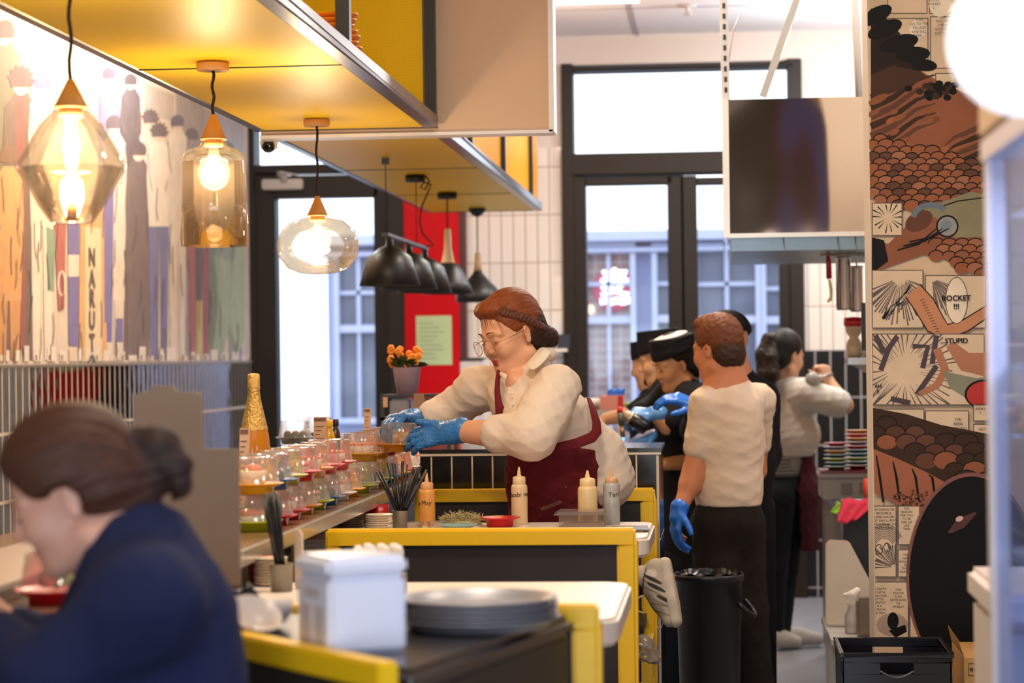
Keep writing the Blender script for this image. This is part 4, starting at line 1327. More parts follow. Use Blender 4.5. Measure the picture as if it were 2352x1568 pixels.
small_bottle(771, 962, 8.15, 0.017, IZ, '3a2a1c', '221a16', 'sauce_bottle', 'dark slim bottle behind the yellow juice bottle', 975)

# black rack with plastic boxes, flower pot on top
RD = 9.25
t = thing('storage_rack', 'black two-shelf rack holding plastic boxes below the red wall panel', 'rack', (-1.23, RD, 1.16))
a, b = P(874, 985, RD), P(1034, 905, RD)
MB().box((a.x, RD, b.z - 0.012), (b.x, RD + 0.25, b.z)).build('top_shelf', M_post, t)
zl = P(900, 958, RD).z
MB().box((a.x, RD, zl - 0.012), (b.x, RD + 0.25, zl)).build('lower_shelf', M_post, t)
for x in (a.x, b.x - 0.016):
    for y in (RD, RD + 0.234):
        MB().box((x, y, 1.125 if x > -1.24 else 1.16), (x + 0.016, y + 0.016, b.z - 0.012)).build('leg', M_post, t)
M_boxp = glass('cloudy_plastic_box', 'd8d2d6', alpha=0.5, rough=0.2)
for k, (x0, x1, nm) in enumerate([(895, 938, 'cloudy plastic box on the black rack, beside the wooden tag'), (945, 990, 'cloudy plastic box on the black rack, middle'), (993, 1024, 'cloudy plastic box on the black rack, nearest the apron woman')]):
    p0, p1 = P(x0, 950, RD + 0.02), P(x1, 918, RD + 0.02)
    bxm = MB().box((p0.x, RD + 0.02, zl + 0.001), (p1.x, RD + 0.2, p1.z + 0.005)).build('plastic_box', mat('smoky_plastic', ['8f8a94', '9a8f90', 'a9868f'][k], 0.2), None, bevel=0.008)
    tag(bxm, nm, 'box', 'plastic boxes on the black rack')
p0, p1 = P(880, 935, RD - 0.002), P(890, 912, RD - 0.002)
MB().box((p0.x, RD - 0.004, p0.z), (p1.x, RD - 0.0005, p1.z)).build('paper_tag', M_kraft, t)
pc = P(935, 905, RD + 0.1)
zr = b.z
t = thing('flower_pot', 'pale lilac metal pot of orange flowers on the black rack', 'plant', (pc.x, RD + 0.1, zr))
rb, rt_, hp = 24 * mpp(RD), 33 * mpp(RD), 62 * mpp(RD)
MB().lathe([(rb, zr), (rt_, zr + hp), (rt_ + 0.003, zr + hp + 0.002), (rt_ - 0.004, zr + hp), (rt_ - 0.008, zr + hp - 0.02), (0, zr + hp - 0.02)], (pc.x, RD + 0.1, 0), 32, mat('lilac_pot', 'b79cae', 0.35, var=0.05)).build('pot', None, t)
lf = MB()
rnd = random.Random(7)
for k in range(26):
    a_ = rnd.uniform(0, 6.28)
    q = Vector((pc.x + rnd.uniform(0, 0.05) * math.cos(a_), RD + 0.1 + 0.045 * math.sin(a_), zr + hp - 0.005))
    tip = q + Vector((0.05 * math.cos(a_), 0.04 * math.sin(a_), rnd.uniform(0.0, 0.06)))
    n_ = Vector((-math.sin(a_), math.cos(a_), 0)) * 0.02
    m_ = (q + tip) / 2 + Vector((0, 0, 0.02))
    lf.add([q, m_ + n_, tip, m_ - n_], [(0, 1, 2, 3)], None, True)
lf.build('leaves', mat('dark_green_leaf', '3a4a1c', 0.5, var=0.3), t)
for k in range(22):
    fl_ = MB()
    a_ = rnd.uniform(0, 6.28)
    q = Vector((pc.x - 0.008 + rnd.uniform(-0.07, 0.06), RD + 0.1 + rnd.uniform(-0.06, 0.04), zr + hp + rnd.uniform(0.012, 0.085)))
    for j in range(6):
        b_ = j * 1.05 + a_
        fl_.ball(q + Vector((0.008 * math.cos(b_), 0.003, 0.008 * math.sin(b_))), (0.0075, 0.005, 0.0075), None, 8, 5)
    fl_.build('blossom', mat('orange_petal', 'ee8a12', 0.5, var=0.25, scale=60), t)
# leaning board and tubs near the rack
a, b = P(952, 960, 9.0), P(964, 904, 9.0)
t = MB().prism([(a.x, 9.0, IZ - 0.03), (a.x + 0.045, 9.0, IZ - 0.03), (a.x + 0.03, 9.06, b.z), (a.x - 0.01, 9.06, b.z)], (0, 0.012, 0)).build('menu_board', mat('brown_card', '8a6a52', 0.7))
tag(t, 'small brown board leaning in front of the black rack', 'board')
# ------------------------------------------------------------------ table things
M_saucer = mat('speckled_saucer', 'cbb79f', 0.35, var=0.2, scale=120)
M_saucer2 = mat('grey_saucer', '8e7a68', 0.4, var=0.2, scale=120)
def saucer_stack(px, D, r, n, m, dz, desc, z=TZ, x=None):
    x = P(px, 1180, D).x if x is None else x
    base = proto(MB().lathe([(r * 0.62, 0), (r * 0.66, 0.002), (r * 0.95, dz * 0.8), (r, dz * 1.5), (r * 0.985, dz * 1.6), (r * 0.9, dz * 1.1), (r * 0.6, dz * 0.75), (0, dz * 0.7)], n=32), 'saucer', m)
    for k in range(n):
        o = base.copy()
        C.objects.link(o)
        o.location = (x + 0.001 * math.sin(k * 2.4), D, z + k * dz * 1.08)
        pos = 'topmost' if k == n - 1 else 'bottom' if k == 0 else ORD[k] + ' from the bottom'
        tag(o, '%s, %s' % (desc, pos), 'saucer', desc + 's')
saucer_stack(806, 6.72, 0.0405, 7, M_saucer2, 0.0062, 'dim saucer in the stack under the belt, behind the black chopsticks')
saucer_stack(870, 6.66, 0.0415, 7, M_saucer, 0.0062, 'speckled saucer in the stack by the mesh chopstick cup')
saucer_stack(620, 5.08, 0.0385, 9, M_saucer, 0.0062, 'speckled saucer in the tall stack by the divider board')
M_stick = mat('black_chopstick', '131113', 0.35, var=0.3)
M_wire = mat('wire_mesh_cup', '8d8578', 0.4, metal=0.5, var=0.3, scale=300)
def chopsticks(px, D, z, rc, hc, n, spread, ylen, seed, lab, lean=(0, 0), lmax=0.19):
    r = random.Random(seed)
    x = P(px, 1180, D).x
    t = thing('chopstick_cup', 'mesh steel cup ' + lab, 'cup', (x, D, z))
    MB().lathe([(rc * 0.92, z), (rc, z + hc), (rc * 1.04, z + hc + 0.001), (rc * 0.96, z + hc), (rc * 0.88, z + 0.004), (0, z + 0.004)], (x, D, 0), 28, M_wire).build('cup_wall', None, t)
    for k in range(n):
        a0, q0 = r.uniform(0, 6.28), r.uniform(0, rc * 0.7)
        b = Vector((x + q0 * math.cos(a0), D + q0 * math.sin(a0), z + 0.006))
        dx, dy = r.uniform(-spread, spread) + lean[0], r.uniform(-spread * 0.4, spread * 0.4)
        lim = (rc * 0.8) / hc
        L = r.uniform(lmax * 0.9, lmax)
        d = Vector((dx, dy, 1)).normalized()
        b2 = Vector((x - d.x * 0.03, D - d.y * 0.03, z + 0.006)) + Vector((q0 * math.cos(a0), q0 * math.sin(a0), 0)) * 0.7
        o = MB().cyl(b2, b2 + d * L, 0.0021, 0.0029, n=7).build('chopstick', M_stick)
        tag(o, 'black chopstick standing in the mesh cup ' + lab, 'chopstick', 'black chopsticks in the cup ' + lab)
chopsticks(918, 6.72, TZ, 0.0235, 0.055, 20, 0.55, 0, 3, 'on the table with sauce bottles', lmax=0.2)
chopsticks(645, 4.95, TZ, 0.026, 0.06, 26, 0.07, 0, 5, 'on the nearer white table', lean=(-0.12, 0), lmax=0.215)

def cyl_text(mb, txt, x, D, z, r, size, m, a0=0.0):
    tmp = MB()
    text_mesh(tmp, txt, (0, 0, 0), (1, 0, 0), (0, 0, 1), size, m, 'CENTER', depth=0.0006, bold=False)
    vs = []
    for v in tmp.v:
        a = -math.pi / 2 + (v[0] + a0) / r
        rr = r - v[1] + 0.0004
        vs.append((x + rr * math.cos(a), D + rr * math.sin(a), z + v[2] + 0.05 * v[0]))
    mb.add(vs, tmp.f, m)
M_pen = mat('black_marker', '1c1412', 0.6)
def squeeze(px, ytip, D, r, col, txt, lab, ycap, yshould, fill=None, cap=None, a0=0.0, yt=1.0):
    s = F / D
    c = P(px, ytip, D)
    x = c.x
    z = lambda y: c.z + (ytip - y) / s
    t = thing('squeeze_bottle', lab, 'sauce bottle', (x, D, TZ), 'sauce squeeze bottles')
    zs, zc = z(yshould), z(ycap)
    m = mat('squeeze_' + col, col, 0.3, var=0.03, sss=0.0)
    if fill:
        MB().lathe([(r * 0.94, TZ), (r * 0.97, TZ + 0.003), (r * 0.97, fill[1])], (x, D, 0), 28, mat('sauce_' + fill[0], fill[0], 0.3)).build('sauce', None, t)
        MB().lathe([(r * 0.97, TZ), (r, TZ + 0.004), (r, zs - 0.01), (r * 0.93, zs - 0.002), (r * 0.8, zs)], (x, D, 0), 28, glass('frosted_bottle', 'd2c2b6', alpha=0.45, rough=0.25), cap=False).build('body', None, t)
    else:
        MB().lathe([(r * 0.95, TZ), (r, TZ + 0.004), (r, zs - 0.012), (r * 0.94, zs - 0.003), (r * 0.8, zs)], (x, D, 0), 28, m).build('body', None, t)
    mc = mat('cap_' + (cap or col), cap or col, 0.35)
    MB().lathe([(r * 0.78, zs), (r * 0.8, zs + 0.002), (r * 0.78, zc), (r * 0.6, zc + 0.003), (r * 0.26, zc + 0.005), (r * 0.1, c.z), (0, c.z)], (x, D, 0), 28, mc, cap=False).build('nozzle_cap', None, t)
    if txt:
        tm = MB()
        cyl_text(tm, txt, x, D, TZ + (zs - TZ) * yt, r, 0.02, M_pen, a0)
        tm.build('lettering', None, t)
squeeze(980, 1085, 6.88, 0.0252, 'e8a050', 'Spicy May', 'orange squeeze bottle with black handwriting on the sauce table', 1110, 1124, cap='dda06a', a0=-0.022, yt=0.62)
squeeze(1192, 1072, 6.90, 0.0250, 'dcbf96', 'Wasabi mayo', 'tall cream squeeze bottle with black handwriting behind the red dish', 1096, 1112, a0=0.004, yt=0.75)
squeeze(1349, 1080, 6.86, 0.0298, 'e6c690', None, 'wide cream squeeze bottle without writing behind the clear tub', 1100, 1116)
squeeze(1404, 1074, 6.88, 0.0252, 'c9b8ac', 'Teri', 'half full squeeze bottle of dark sauce, nearest the aisle', 1098, 1108, fill=('2a2422', 1.10), cap='d2a070', a0=0.008, yt=0.72)
# dishes on the same table
x = P(1148, 1190, 6.8).x
o = MB().lathe([(0.036, TZ), (0.04, TZ + 0.003), (0.042, TZ + 0.021), (0.055, TZ + 0.025), (0.063, TZ + 0.028), (0.061, TZ + 0.030), (0.04, TZ + 0.024), (0, TZ + 0.023)], (x, 6.8, 0), 36).build('red_dish', M_pl['red'])
tag(o, 'small red dish in front of the tall cream squeeze bottle', 'dish')
x = P(1052, 1195, 6.72).x
o = MB().lathe([(0.035, TZ), (0.038, TZ + 0.004), (0.06, TZ + 0.013), (0.058, TZ + 0.015), (0.036, TZ + 0.009), (0, TZ + 0.008)], (x, 6.72, 0), 36).build('teal_plate', mat('teal_glaze', '8fb0ac', 0.3, var=0.06))
tag(o, 'small teal plate before the sprouts', 'plate')
for k, (px, D, r_) in enumerate([(940, 6.76, 0.045), (1003, 6.80, 0.032)]):
    x = P(px, 1195, D).x
    o = MB().lathe([(r_ * 0.85, TZ + 0.0005), (r_ * 0.9, TZ + 0.012), (r_, TZ + 0.014), (r_, TZ + 0.018), (r_ * 0.93, TZ + 0.018), (0, TZ + 0.014)], (x, D, 0), 32, cap=False).build('plastic_dish', glass('clear_lid_plastic', 'f2e4da', alpha=0.18, gloss=0.7))
    tag(o, ['larger clear plastic dish beside the orange squeeze bottle', 'smaller clear plastic dish between larger one and teal plate'][k], 'dish')
sp = MB()
rnd = random.Random(9)
x = P(1062, 1185, 6.88).x
sp.lathe([(0.062, TZ), (0.05, TZ + 0.014), (0.0, TZ + 0.02)], (x, 6.88, 0), 20)
for k in range(420):
    a_, q = rnd.uniform(0, 6.28), 0.066 * math.sqrt(rnd.random())
    p = Vector((x + q * math.cos(a_) * 1.1, 6.88 + q * math.sin(a_) * 0.8, TZ + 0.008 + 0.02 * (1 - (q / 0.07) ** 2)))
    d = Vector((rnd.uniform(-1, 1), rnd.uniform(-1, 1), rnd.uniform(0.0, 0.9))).normalized() * rnd.uniform(0.012, 0.024)
    sp.tube([p, p + d * 0.5 + Vector((0, 0, 0.003)), p + d], 0.0008, 4)
o = sp.build('sprouts', mat('pale_sprout', 'b7a878', 0.6, var=0.35, scale=80))
o['kind'] = 'stuff'
tag(o, 'heap of pale sprouts behind the teal plate', 'sprouts')
a, b = P(1274, 1200, 6.72), P(1398, 1170, 6.72)
t = thing('plastic_tub', 'clear rectangular plastic tub with rimmed lid before the wide cream bottle', 'tub', ((a.x + b.x) / 2, 6.72, TZ))
zt = TZ + 0.045
MB().prism([(a.x + 0.014, 6.70, TZ + 0.001), (b.x - 0.014, 6.70, TZ + 0.001), (b.x - 0.014, 6.815, TZ + 0.001), (a.x + 0.014, 6.815, TZ + 0.001)], (0, 0, 0.04)).build('tub_body', glass('clear_tub_plastic', 'f2e0d0', alpha=0.16, gloss=0.7), t)
MB().box((a.x, 6.685, zt - 0.004), (b.x, 6.828, zt)).box((a.x + 0.01, 6.695, zt), (b.x - 0.01, 6.82, zt + 0.006)).build('lid', glass('clear_tub_plastic', 'f2e0d0'), t)
MB().box((a.x + 0.02, 6.71, TZ + 0.003), (b.x - 0.02, 6.805, TZ + 0.014)).build('contents', M_fry, t, bevel=0.004)
for k, (dx, dz, rz) in enumerate([(0, 0.0, 0.0), (0.012, 0.004, 0.08)]):
    a = P(1400, 1205, 6.6)
    M = Matrix.Translation((a.x + 0.05 + dx, 6.64, TZ + dz)) @ Matrix.Rotation(rz, 4, 'Z')
    o = MB().box((-0.055, -0.08, 0.0005), (0.05, 0.08, 0.004), None, M).build('menu_leaflet', mat('glossy_leaflet', ['c9a68a', '6d5a52'][1 - k], 0.25, var=0.3, scale=20))
    tag(o, ['lower dark printed leaflet at the aisle end of the sauce table', 'upper printed leaflet at the aisle end of the sauce table'][k], 'leaflet')
M_cup = mat('red_teacup', 'b51a1c', 0.3)
for k, (px, D) in enumerate([(838, 6.93), (872, 6.9), (596, 5.14)]):
    x = P(px, 1180, D).x
    h_ = 0.062
    o = MB().lathe([(0.018, TZ), (0.026, TZ + 0.01), (0.03, TZ + h_), (0.028, TZ + h_), (0.024, TZ + 0.012), (0, TZ + 0.008)], (x, D, 0), 24, cap=False).build('teacup', M_cup)
    tag(o, ['red teacup under the belt behind the dim saucers', 'red teacup behind the chopstick cup on the sauce table', 'red teacup beside the divider board'][k], 'cup')
a, b = P(672, 1290, 5.0), P(692, 1215, 5.0)
o = MB().prism([(a.x, 5.02, TZ), (b.x + 0.004, 5.0, TZ), (b.x + 0.002, 5.0, b.z - 0.01), (b.x - 0.006, 5.0, b.z), (a.x, 5.02, b.z)], (0, 0.014, 0)).build('napkin_pack', mat('cream_napkin', 'e3d2c0', 0.7), None, bevel=0.003)
tag(o, 'cream napkin pack beside the nearer chopsticks', 'napkins')

# divider board
DB = 4.2
pts = [(305, 905), (322, 905), (322, 899), (344, 899), (350, 886), (398, 886), (404, 899), (448, 901), (462, 904), (466, 1030), (548, 1031), (550, 1345), (392, 1345), (392, 1200), (306, 1200)]
o = MB().prism([P(x, y, DB) for x, y in pts], (0, 0.012, 0)).build('divider_board', mat('grey_brown_board', '927b66', 0.75, var=0.06, scale=14))
tag(o, 'stepped grey-brown divider board standing behind the woman in navy', 'board')

# ------------------------------------------------------------------ black service counter in front, and its load
CT = 1.09
def cpoly(z):
    return [(-0.455, 3.30, z), (-0.262, 4.04, z), (-1.03, 4.06, z), (-0.80, 3.745, z)]
t = thing('service_counter', 'black service counter with trays and napkin box', 'counter', (-0.55, 3.8, 0))
MB().prism(cpoly(CT - 0.04), (0, 0, 0.04)).build('worktop', mat('black_satin_top', '1d1c20', 0.28, var=0.2), t, bevel=0.014, segs=3)
sh = [((x + 0.55) * 0.95 - 0.55, (y - 3.8) * 0.95 + 3.8, z) for x, y, z in cpoly(0.0)]
MB().prism(sh, (0, 0, CT - 0.04)).build('cabinet', mat('black_cabinet', '0e0d0f', 0.5, var=0.2), t)
# yellow framed screen along its near-left edge
A, B = Vector((-0.80, 3.67, 0)), Vector((-0.487, 3.29, 0))
t = thing('booth_screen', 'yellow framed black screen beside the woman in navy', 'screen', tuple((A + B) / 2))
d = (B - A).normalized()
zt = 1.105
fr = MB()
up = Vector((0, 0, 1))
fr.bar(A + up * (zt - 0.02), B + up * (zt - 0.02), 0.035, 0.04).bar(B - d * 0.018 + up * 0.0, B - d * 0.018 + up * (zt - 0.04), 0.036, 0.035).bar(A + d * 0.018, A + d * 0.018 + up * (zt - 0.04), 0.036, 0.035)
fr.build('frame', M_yel, t, bevel=0.004)
MB().bar(A + d * 0.036 + up * 0.53, B - d * 0.036 + up * 0.53, 0.014, 1.06).build('infill_panel', M_vin, t)

M_tray = mat('grey_round_tray', '8a888e', 0.35, metal=0.2, var=0.1)
trc = P(1098, 1400, 3.83)
tray0 = proto(MB().lathe([(0.112, 0), (0.119, 0.003), (0.127, 0.015), (0.1355, 0.0165), (0.137, 0.0178), (0.1355, 0.0195), (0.128, 0.0185), (0.119, 0.0055), (0.112, 0.0032), (0, 0.003)], n=56), 'round_tray', M_tray)
for k in range(5):
    o = tray0.copy()
    C.objects.link(o)
    o.location = (trc.x + 0.002 * math.sin(k * 3), 3.83, CT + 0.0005 + k * 0.0085)
    tag(o, 'round grey tray on the black counter, ' + ['bottom of the stack', 'second from the bottom', 'middle of the stack', 'second from the top', 'topmost of the stack'][k], 'tray', 'round grey trays stacked on the black counter')
# napkin dispenser
nb = P(808, 1480, 3.55)
t = thing('napkin_dispenser', 'white plastic napkin box standing on the black counter', 'napkin box', (nb.x, 3.55, CT))
M = Matrix.Translation((nb.x, 3.55, CT + 0.0005)) @ Matrix.Rotation(math.radians(33), 4, 'Z')
M_wp = mat('white_translucent_plastic', 'e4e4ee', 0.3, var=0.02)
MB().box((-0.066, -0.066, 0), (0.066, 0.066, 0.118), None, M).build('box_body', M_wp, t, bevel=0.007, segs=3)
MB().box((-0.069, -0.069, 0.119), (0.069, 0.069, 0.150), None, M).build('lid', M_wp, t, bevel=0.009, segs=3)
md = MB()
md.box((-0.0668, -0.045, 0.012), (-0.0661, -0.008, 0.074), None, M).box((-0.0668, 0.006, 0.012), (-0.0661, 0.045, 0.074), None, M).box((-0.0668, -0.03, 0.086), (-0.0661, 0.03, 0.1), None, M)
md.build('side_windows', mat('dull_white_window', 'c9bcb8', 0.4), t)
# wire rack of white capped shakers behind it
sk = P(872, 1262, 4.7)
t = thing('shaker_tray', 'grey wire tray of white capped shakers behind the napkin box', 'tray', (sk.x, 4.7, TZ))
MB().box((sk.x - 0.05, 4.66, TZ + 0.001), (sk.x + 0.05, 4.76, TZ + 0.07)).build('tray_body', mat('grey_wire', '8a8d93', 0.4, metal=0.4), t, bevel=0.01)
for k in range(7):
    xx = sk.x - 0.042 + (k % 4) * 0.028 + (0.012 if k > 3 else 0)
    yy = 4.68 + (0.05 if k > 3 else 0)
    o = MB().lathe([(0.011, TZ + 0.072), (0.0115, TZ + 0.11), (0.008, TZ + 0.122), (0, TZ + 0.124)], (xx, yy, 0), 16).build('shaker', M_wpl)
    tag(o, 'white capped shaker in the wire tray, ' + (ORD[k] + ' of the front row' if k < 4 else ORD[k - 4] + ' of the back row'), 'shaker', 'white capped shakers')
# white scoops, black jug
for k, (px, py, D, r_, ry_) in enumerate([(575, 1428, 3.72, 0.045, 0.5), (628, 1415, 3.82, 0.042, -0.3)]):
    c = P(px, py, D)
    bw_ = MB()
    prof = [(0.45, 0.0), (0.8, 0.3), (1.0, 0.75), (0.96, 0.76), (0.74, 0.33), (0.0, 0.06)]
    R = Matrix.Rotation(ry_, 3, 'X') @ Matrix.Rotation(ry_ * 0.8, 3, 'Y')
    tmp = MB().lathe([(r_ * a_, r_ * b_) for a_, b_ in prof], (0, 0, 0), 32, cap=True)
    vs = [R @ Vector(v) for v in tmp.v]
    mz = min(v.z for v in vs)
    bw_.add([Vector((c.x, D, CT + 0.001 - mz)) + v for v in vs], tmp.f, None, True)
    o = bw_.build('white_bowl', mat('white_porcelain', 'ddcdc2', 0.3, var=0.03))
    tag(o, ['tilted white bowl on the black counter, beside the woman in navy', 'white bowl tipped over beside the black jug'][k], 'bowl')
jc = P(578, 1362, 4.0)
t = thing('soy_jug', 'rounded black soy sauce jug beside the divider board', 'jug', (jc.x, 3.97, CT))
MB().lathe([(0.016, CT + 0.0005), (0.022, CT + 0.008), (0.0225, CT + 0.03), (0.017, CT + 0.046), (0.009, CT + 0.054), (0.009, CT + 0.06), (0, CT + 0.062)], (jc.x, 3.97, 0), 24, mat('black_glazed_jug', '0e0e11', 0.12)).build('body', None, t)
MB().tube([(jc.x - 0.012, 3.96, CT + 0.045), (jc.x - 0.026, 3.95, CT + 0.05), (jc.x - 0.034, 3.945, CT + 0.058)], [0.005, 0.004, 0.003], 8).build('spout', mat('black_glazed_jug', '0e0e11'), t)
# ------------------------------------------------------------------ people: soft bodies grown from smooth-blended limbs
class Soft:
    """a solid made of blended limbs; becomes ONE continuous mesh"""
    def __init__(s, res=0.006, k=0.02):
        s.p, s.res, s.k, s.fold, s.cuts, s.paint = [], res, k, None, [], []
    def cone(s, a, b, ra, rb=None, col=0, k=None, sub=False):
        s.p.append(('c', np.array(a, float), np.array(b, float), ra, ra if rb is None else rb, col, k or s.k, sub))
        return s
    def chain(s, pts, rs, col=0, k=None):
        for i in range(len(pts) - 1):
            s.cone(pts[i], pts[i + 1], rs[i], rs[i + 1], col, k)
        return s
    def ell(s, c, r, ax=None, col=0, k=None, sub=False):
        R = np.eye(3) if ax is None else np.array([list(Vector(v).normalized()) for v in ax], float)
        r = (r, r, r) if not isinstance(r, (tuple, list)) else r
        s.p.append(('e', np.array(c, float), np.array(r, float), R, 0, col, k or s.k, sub))
        return s
    def cut(s, c, n):
        s.cuts.append((np.array(c, float), np.array(Vector(n).normalized(), float)))
        return s
    @staticmethod
    def dist(q, X):
        if q[0] == 'c':
            a, b, ra, rb = q[1:5]
            ba = b - a
            L2 = float(ba @ ba) + 1e-12
            pa = X - a
            h = np.clip((pa @ ba) / L2, 0, 1)
            return np.linalg.norm(pa - h[..., None] * ba, axis=-1) - (ra + (rb - ra) * h)
        c, r, R = q[1:4]
        P_ = (X - c) @ R.T
        k0 = np.linalg.norm(P_ / r, axis=-1)
        k1 = np.linalg.norm(P_ / (r * r), axis=-1) + 1e-9
        return k0 * (k0 - 1) / k1
    def bbox(s, q):
        if q[0] == 'c':
            r = max(q[3], q[4])
            return np.minimum(q[1], q[2]) - r, np.maximum(q[1], q[2]) + r
        m = np.abs(q[3].T) @ q[2]
        return q[1] - m, q[1] + m
    def mesh(s, name, material, parent, cols=None, smooth=1):
        h = s.res
        lo = np.min([s.bbox(q)[0] for q in s.p if not q[7]], axis=0) - 4 * h - 0.01
        hi = np.max([s.bbox(q)[1] for q in s.p if not q[7]], axis=0) + 4 * h + 0.01
        n = np.ceil((hi - lo) / h).astype(int) + 1
        D = np.full(n, 0.3, np.float32)
        ax = [(lo[i] + h * np.arange(n[i])).astype(np.float32) for i in range(3)]
        for q in s.p:
            b0, b1 = s.bbox(q)
            m = q[6] + 3 * h
            i0 = np.clip(np.floor((b0 - m - lo) / h).astype(int), 0, n - 1)
            i1 = np.clip(np.ceil((b1 + m - lo) / h).astype(int) + 1, 1, n)
            if np.any(i1 <= i0):
                continue
            sl = tuple(slice(i0[i], i1[i]) for i in range(3))
            G = np.stack(np.meshgrid(*[ax[i][sl[i]] for i in range(3)], indexing='ij'), -1)
            d = s.dist(q, G).astype(np.float32)
            k = q[6]
            a = D[sl]
            if q[7]:
                hh = np.clip(0.5 - 0.5 * (a + d) / k, 0, 1)
                D[sl] = a * (1 - hh) - d * hh + k * hh * (1 - hh)
            else:
                hh = np.clip(0.5 + 0.5 * (a - d) / k, 0, 1)
                D[sl] = a * (1 - hh) + d * hh - k * hh * (1 - hh)
        if s.fold is not None or s.cuts:
            G = np.stack(np.meshgrid(*ax, indexing='ij'), -1)
            if s.fold is not None:
                near = np.abs(D) < 0.05
                D[near] += s.fold(G[near]).astype(np.float32)
            for c, nn in s.cuts:
                D = np.maximum(D, ((G - c) @ nn).astype(np.float32))
        # surface nets
        S = D < 0
        cnt = np.zeros(tuple(n - 1), np.int8)
        for dx in (0, 1):
            for dy in (0, 1):
                for dz in (0, 1):
                    cnt += S[dx:n[0] - 1 + dx, dy:n[1] - 1 + dy, dz:n[2] - 1 + dz]
        act = (cnt > 0) & (cnt < 8)
        idx = np.argwhere(act)
        vid = np.full(act.shape, -1, np.int32)
        vid[act] = np.arange(len(idx))
        pos = np.zeros((len(idx), 3))
        w = np.zeros(len(idx))
        cor = [(0, 0, 0), (1, 0, 0), (0, 1, 0), (1, 1, 0), (0, 0, 1), (1, 0, 1), (0, 1, 1), (1, 1, 1)]
        cv = [D[idx[:, 0] + c[0], idx[:, 1] + c[1], idx[:, 2] + c[2]] for c in cor]
        for i in range(8):
            for j in range(i + 1, 8):
                if sum(abs(cor[i][t] - cor[j][t]) for t in range(3)) == 1:
                    m = (cv[i] < 0) != (cv[j] < 0)
                    t = np.where(m, cv[i] / np.where(m, cv[i] - cv[j], 1), 0)
                    pt = np.array(cor[i]) + t[:, None] * (np.array(cor[j]) - np.array(cor[i]))
                    pos[m] += pt[m]
                    w[m] += 1
        V = lo + h * (idx + pos / w[:, None])
        quads = []
        for axis in range(3):
            sh = [slice(None)] * 3
            s0, s1 = list(sh), list(sh)
            s0[axis], s1[axis] = slice(0, n[axis] - 1), slice(1, n[axis])
            E = S[tuple(s0)] != S[tuple(s1)]
            e = np.argwhere(E)
            u, v = [(1, 2), (2, 0), (0, 1)][axis]
            ok = (e[:, u] > 0) & (e[:, v] > 0) & (e[:, u] < n[u] - 1) & (e[:, v] < n[v] - 1)
            e = e[ok]
            def vv(du, dv):
                q = e.copy()
                q[:, u] -= du
                q[:, v] -= dv
                return vid[q[:, 0], q[:, 1], q[:, 2]]
            Q = np.stack([vv(0, 0), vv(1, 0), vv(1, 1), vv(0, 1)], 1)
            ins = S[e[:, 0], e[:, 1], e[:, 2]]
            Q[~ins] = Q[~ins][:, ::-1]
            quads.append(Q)
        Q = np.concatenate(quads)
        # light smoothing
        for _ in range(smooth):
            acc = np.zeros_like(V)
            c_ = np.zeros(len(V))
            for a, b in ((0, 1), (1, 2), (2, 3), (3, 0)):
                np.add.at(acc, Q[:, a], V[Q[:, b]])
                np.add.at(acc, Q[:, b], V[Q[:, a]])
                np.add.at(c_, Q[:, a], 1)
                np.add.at(c_, Q[:, b], 1)
            V = 0.5 * V + 0.5 * acc / np.maximum(c_, 1)[:, None]
        me = bpy.data.meshes.new(name)
        me.vertices.add(len(V))
        me.vertices.foreach_set('co', V.astype(np.float32).ravel())
        me.loops.add(len(Q) * 4)
        me.loops.foreach_set('vertex_index', Q.astype(np.int32).ravel())
        me.polygons.add(len(Q))
        me.polygons.foreach_set('loop_start', np.arange(0, len(Q) * 4, 4, dtype=np.int32))
        me.polygons.foreach_set('use_smooth', np.ones(len(Q), bool))
        me.update(calc_edges=True)
        if cols is not None:
            C3 = np.array([srgb(c) for c in cols])
            best = np.full(len(V), 9.0)
            out = np.zeros((len(V), 3))
            wt = np.zeros(len(V))
            for q in s.p:
                if q[7]:
                    continue
                e = np.exp(-np.clip(s.dist(q, V), -0.02, 0.2) / 0.0022)
                out += e[:, None] * C3[q[5]]
                wt += e
            out /= wt[:, None]
            for c, r, col, soft in s.paint:
                q = ('e', np.array(c[0], float), np.array(r, float), np.array([list(Vector(v).normalized()) for v in c[1]], float)) if isinstance(c, tuple) else ('c', np.array(c, float), np.array(c, float) + 1e-6, r, r)
                f = np.clip(1 - s.dist(q, V) / soft, 0, 1)[:, None]
                f = np.minimum(f, 1)
                out = out * (1 - f) + np.array(srgb(col)) * f
            ca = me.color_attributes.new('Col', 'FLOAT_COLOR', 'POINT')
            ca.data.foreach_set('color', np.concatenate([out, np.ones((len(V), 1))], 1).astype(np.float32).ravel())
        me.materials.append(material)
        me.validate()
        o = bpy.data.objects.new(name, me)
        C.objects.link(o)
        if parent is not None:
            put(o, parent)
        return o

def folds(seed, amp, wl, stretch=(1, 1, 1), n=5):
    r = np.random.RandomState(seed)
    ds = r.normal(size=(n, 3)) * np.array(stretch)
    ds /= np.linalg.norm(ds, axis=1)[:, None]
    ph = r.uniform(0, 6.28, n)
    fr = 2 * math.pi / (wl * r.uniform(0.7, 1.6, n))
    wb = r.normal(size=(n, 3)) * 5
    def f(X):
        t = 0
        for i in range(n):
            u = np.sin((X @ ds[i]) * fr[i] + ph[i] + 1.6 * np.sin(X @ wb[i] + ph[i] * 2))
            t = t + (1 - np.abs(u)) ** 2.2 - 0.3
        return -amp * t / n * 2
    return f

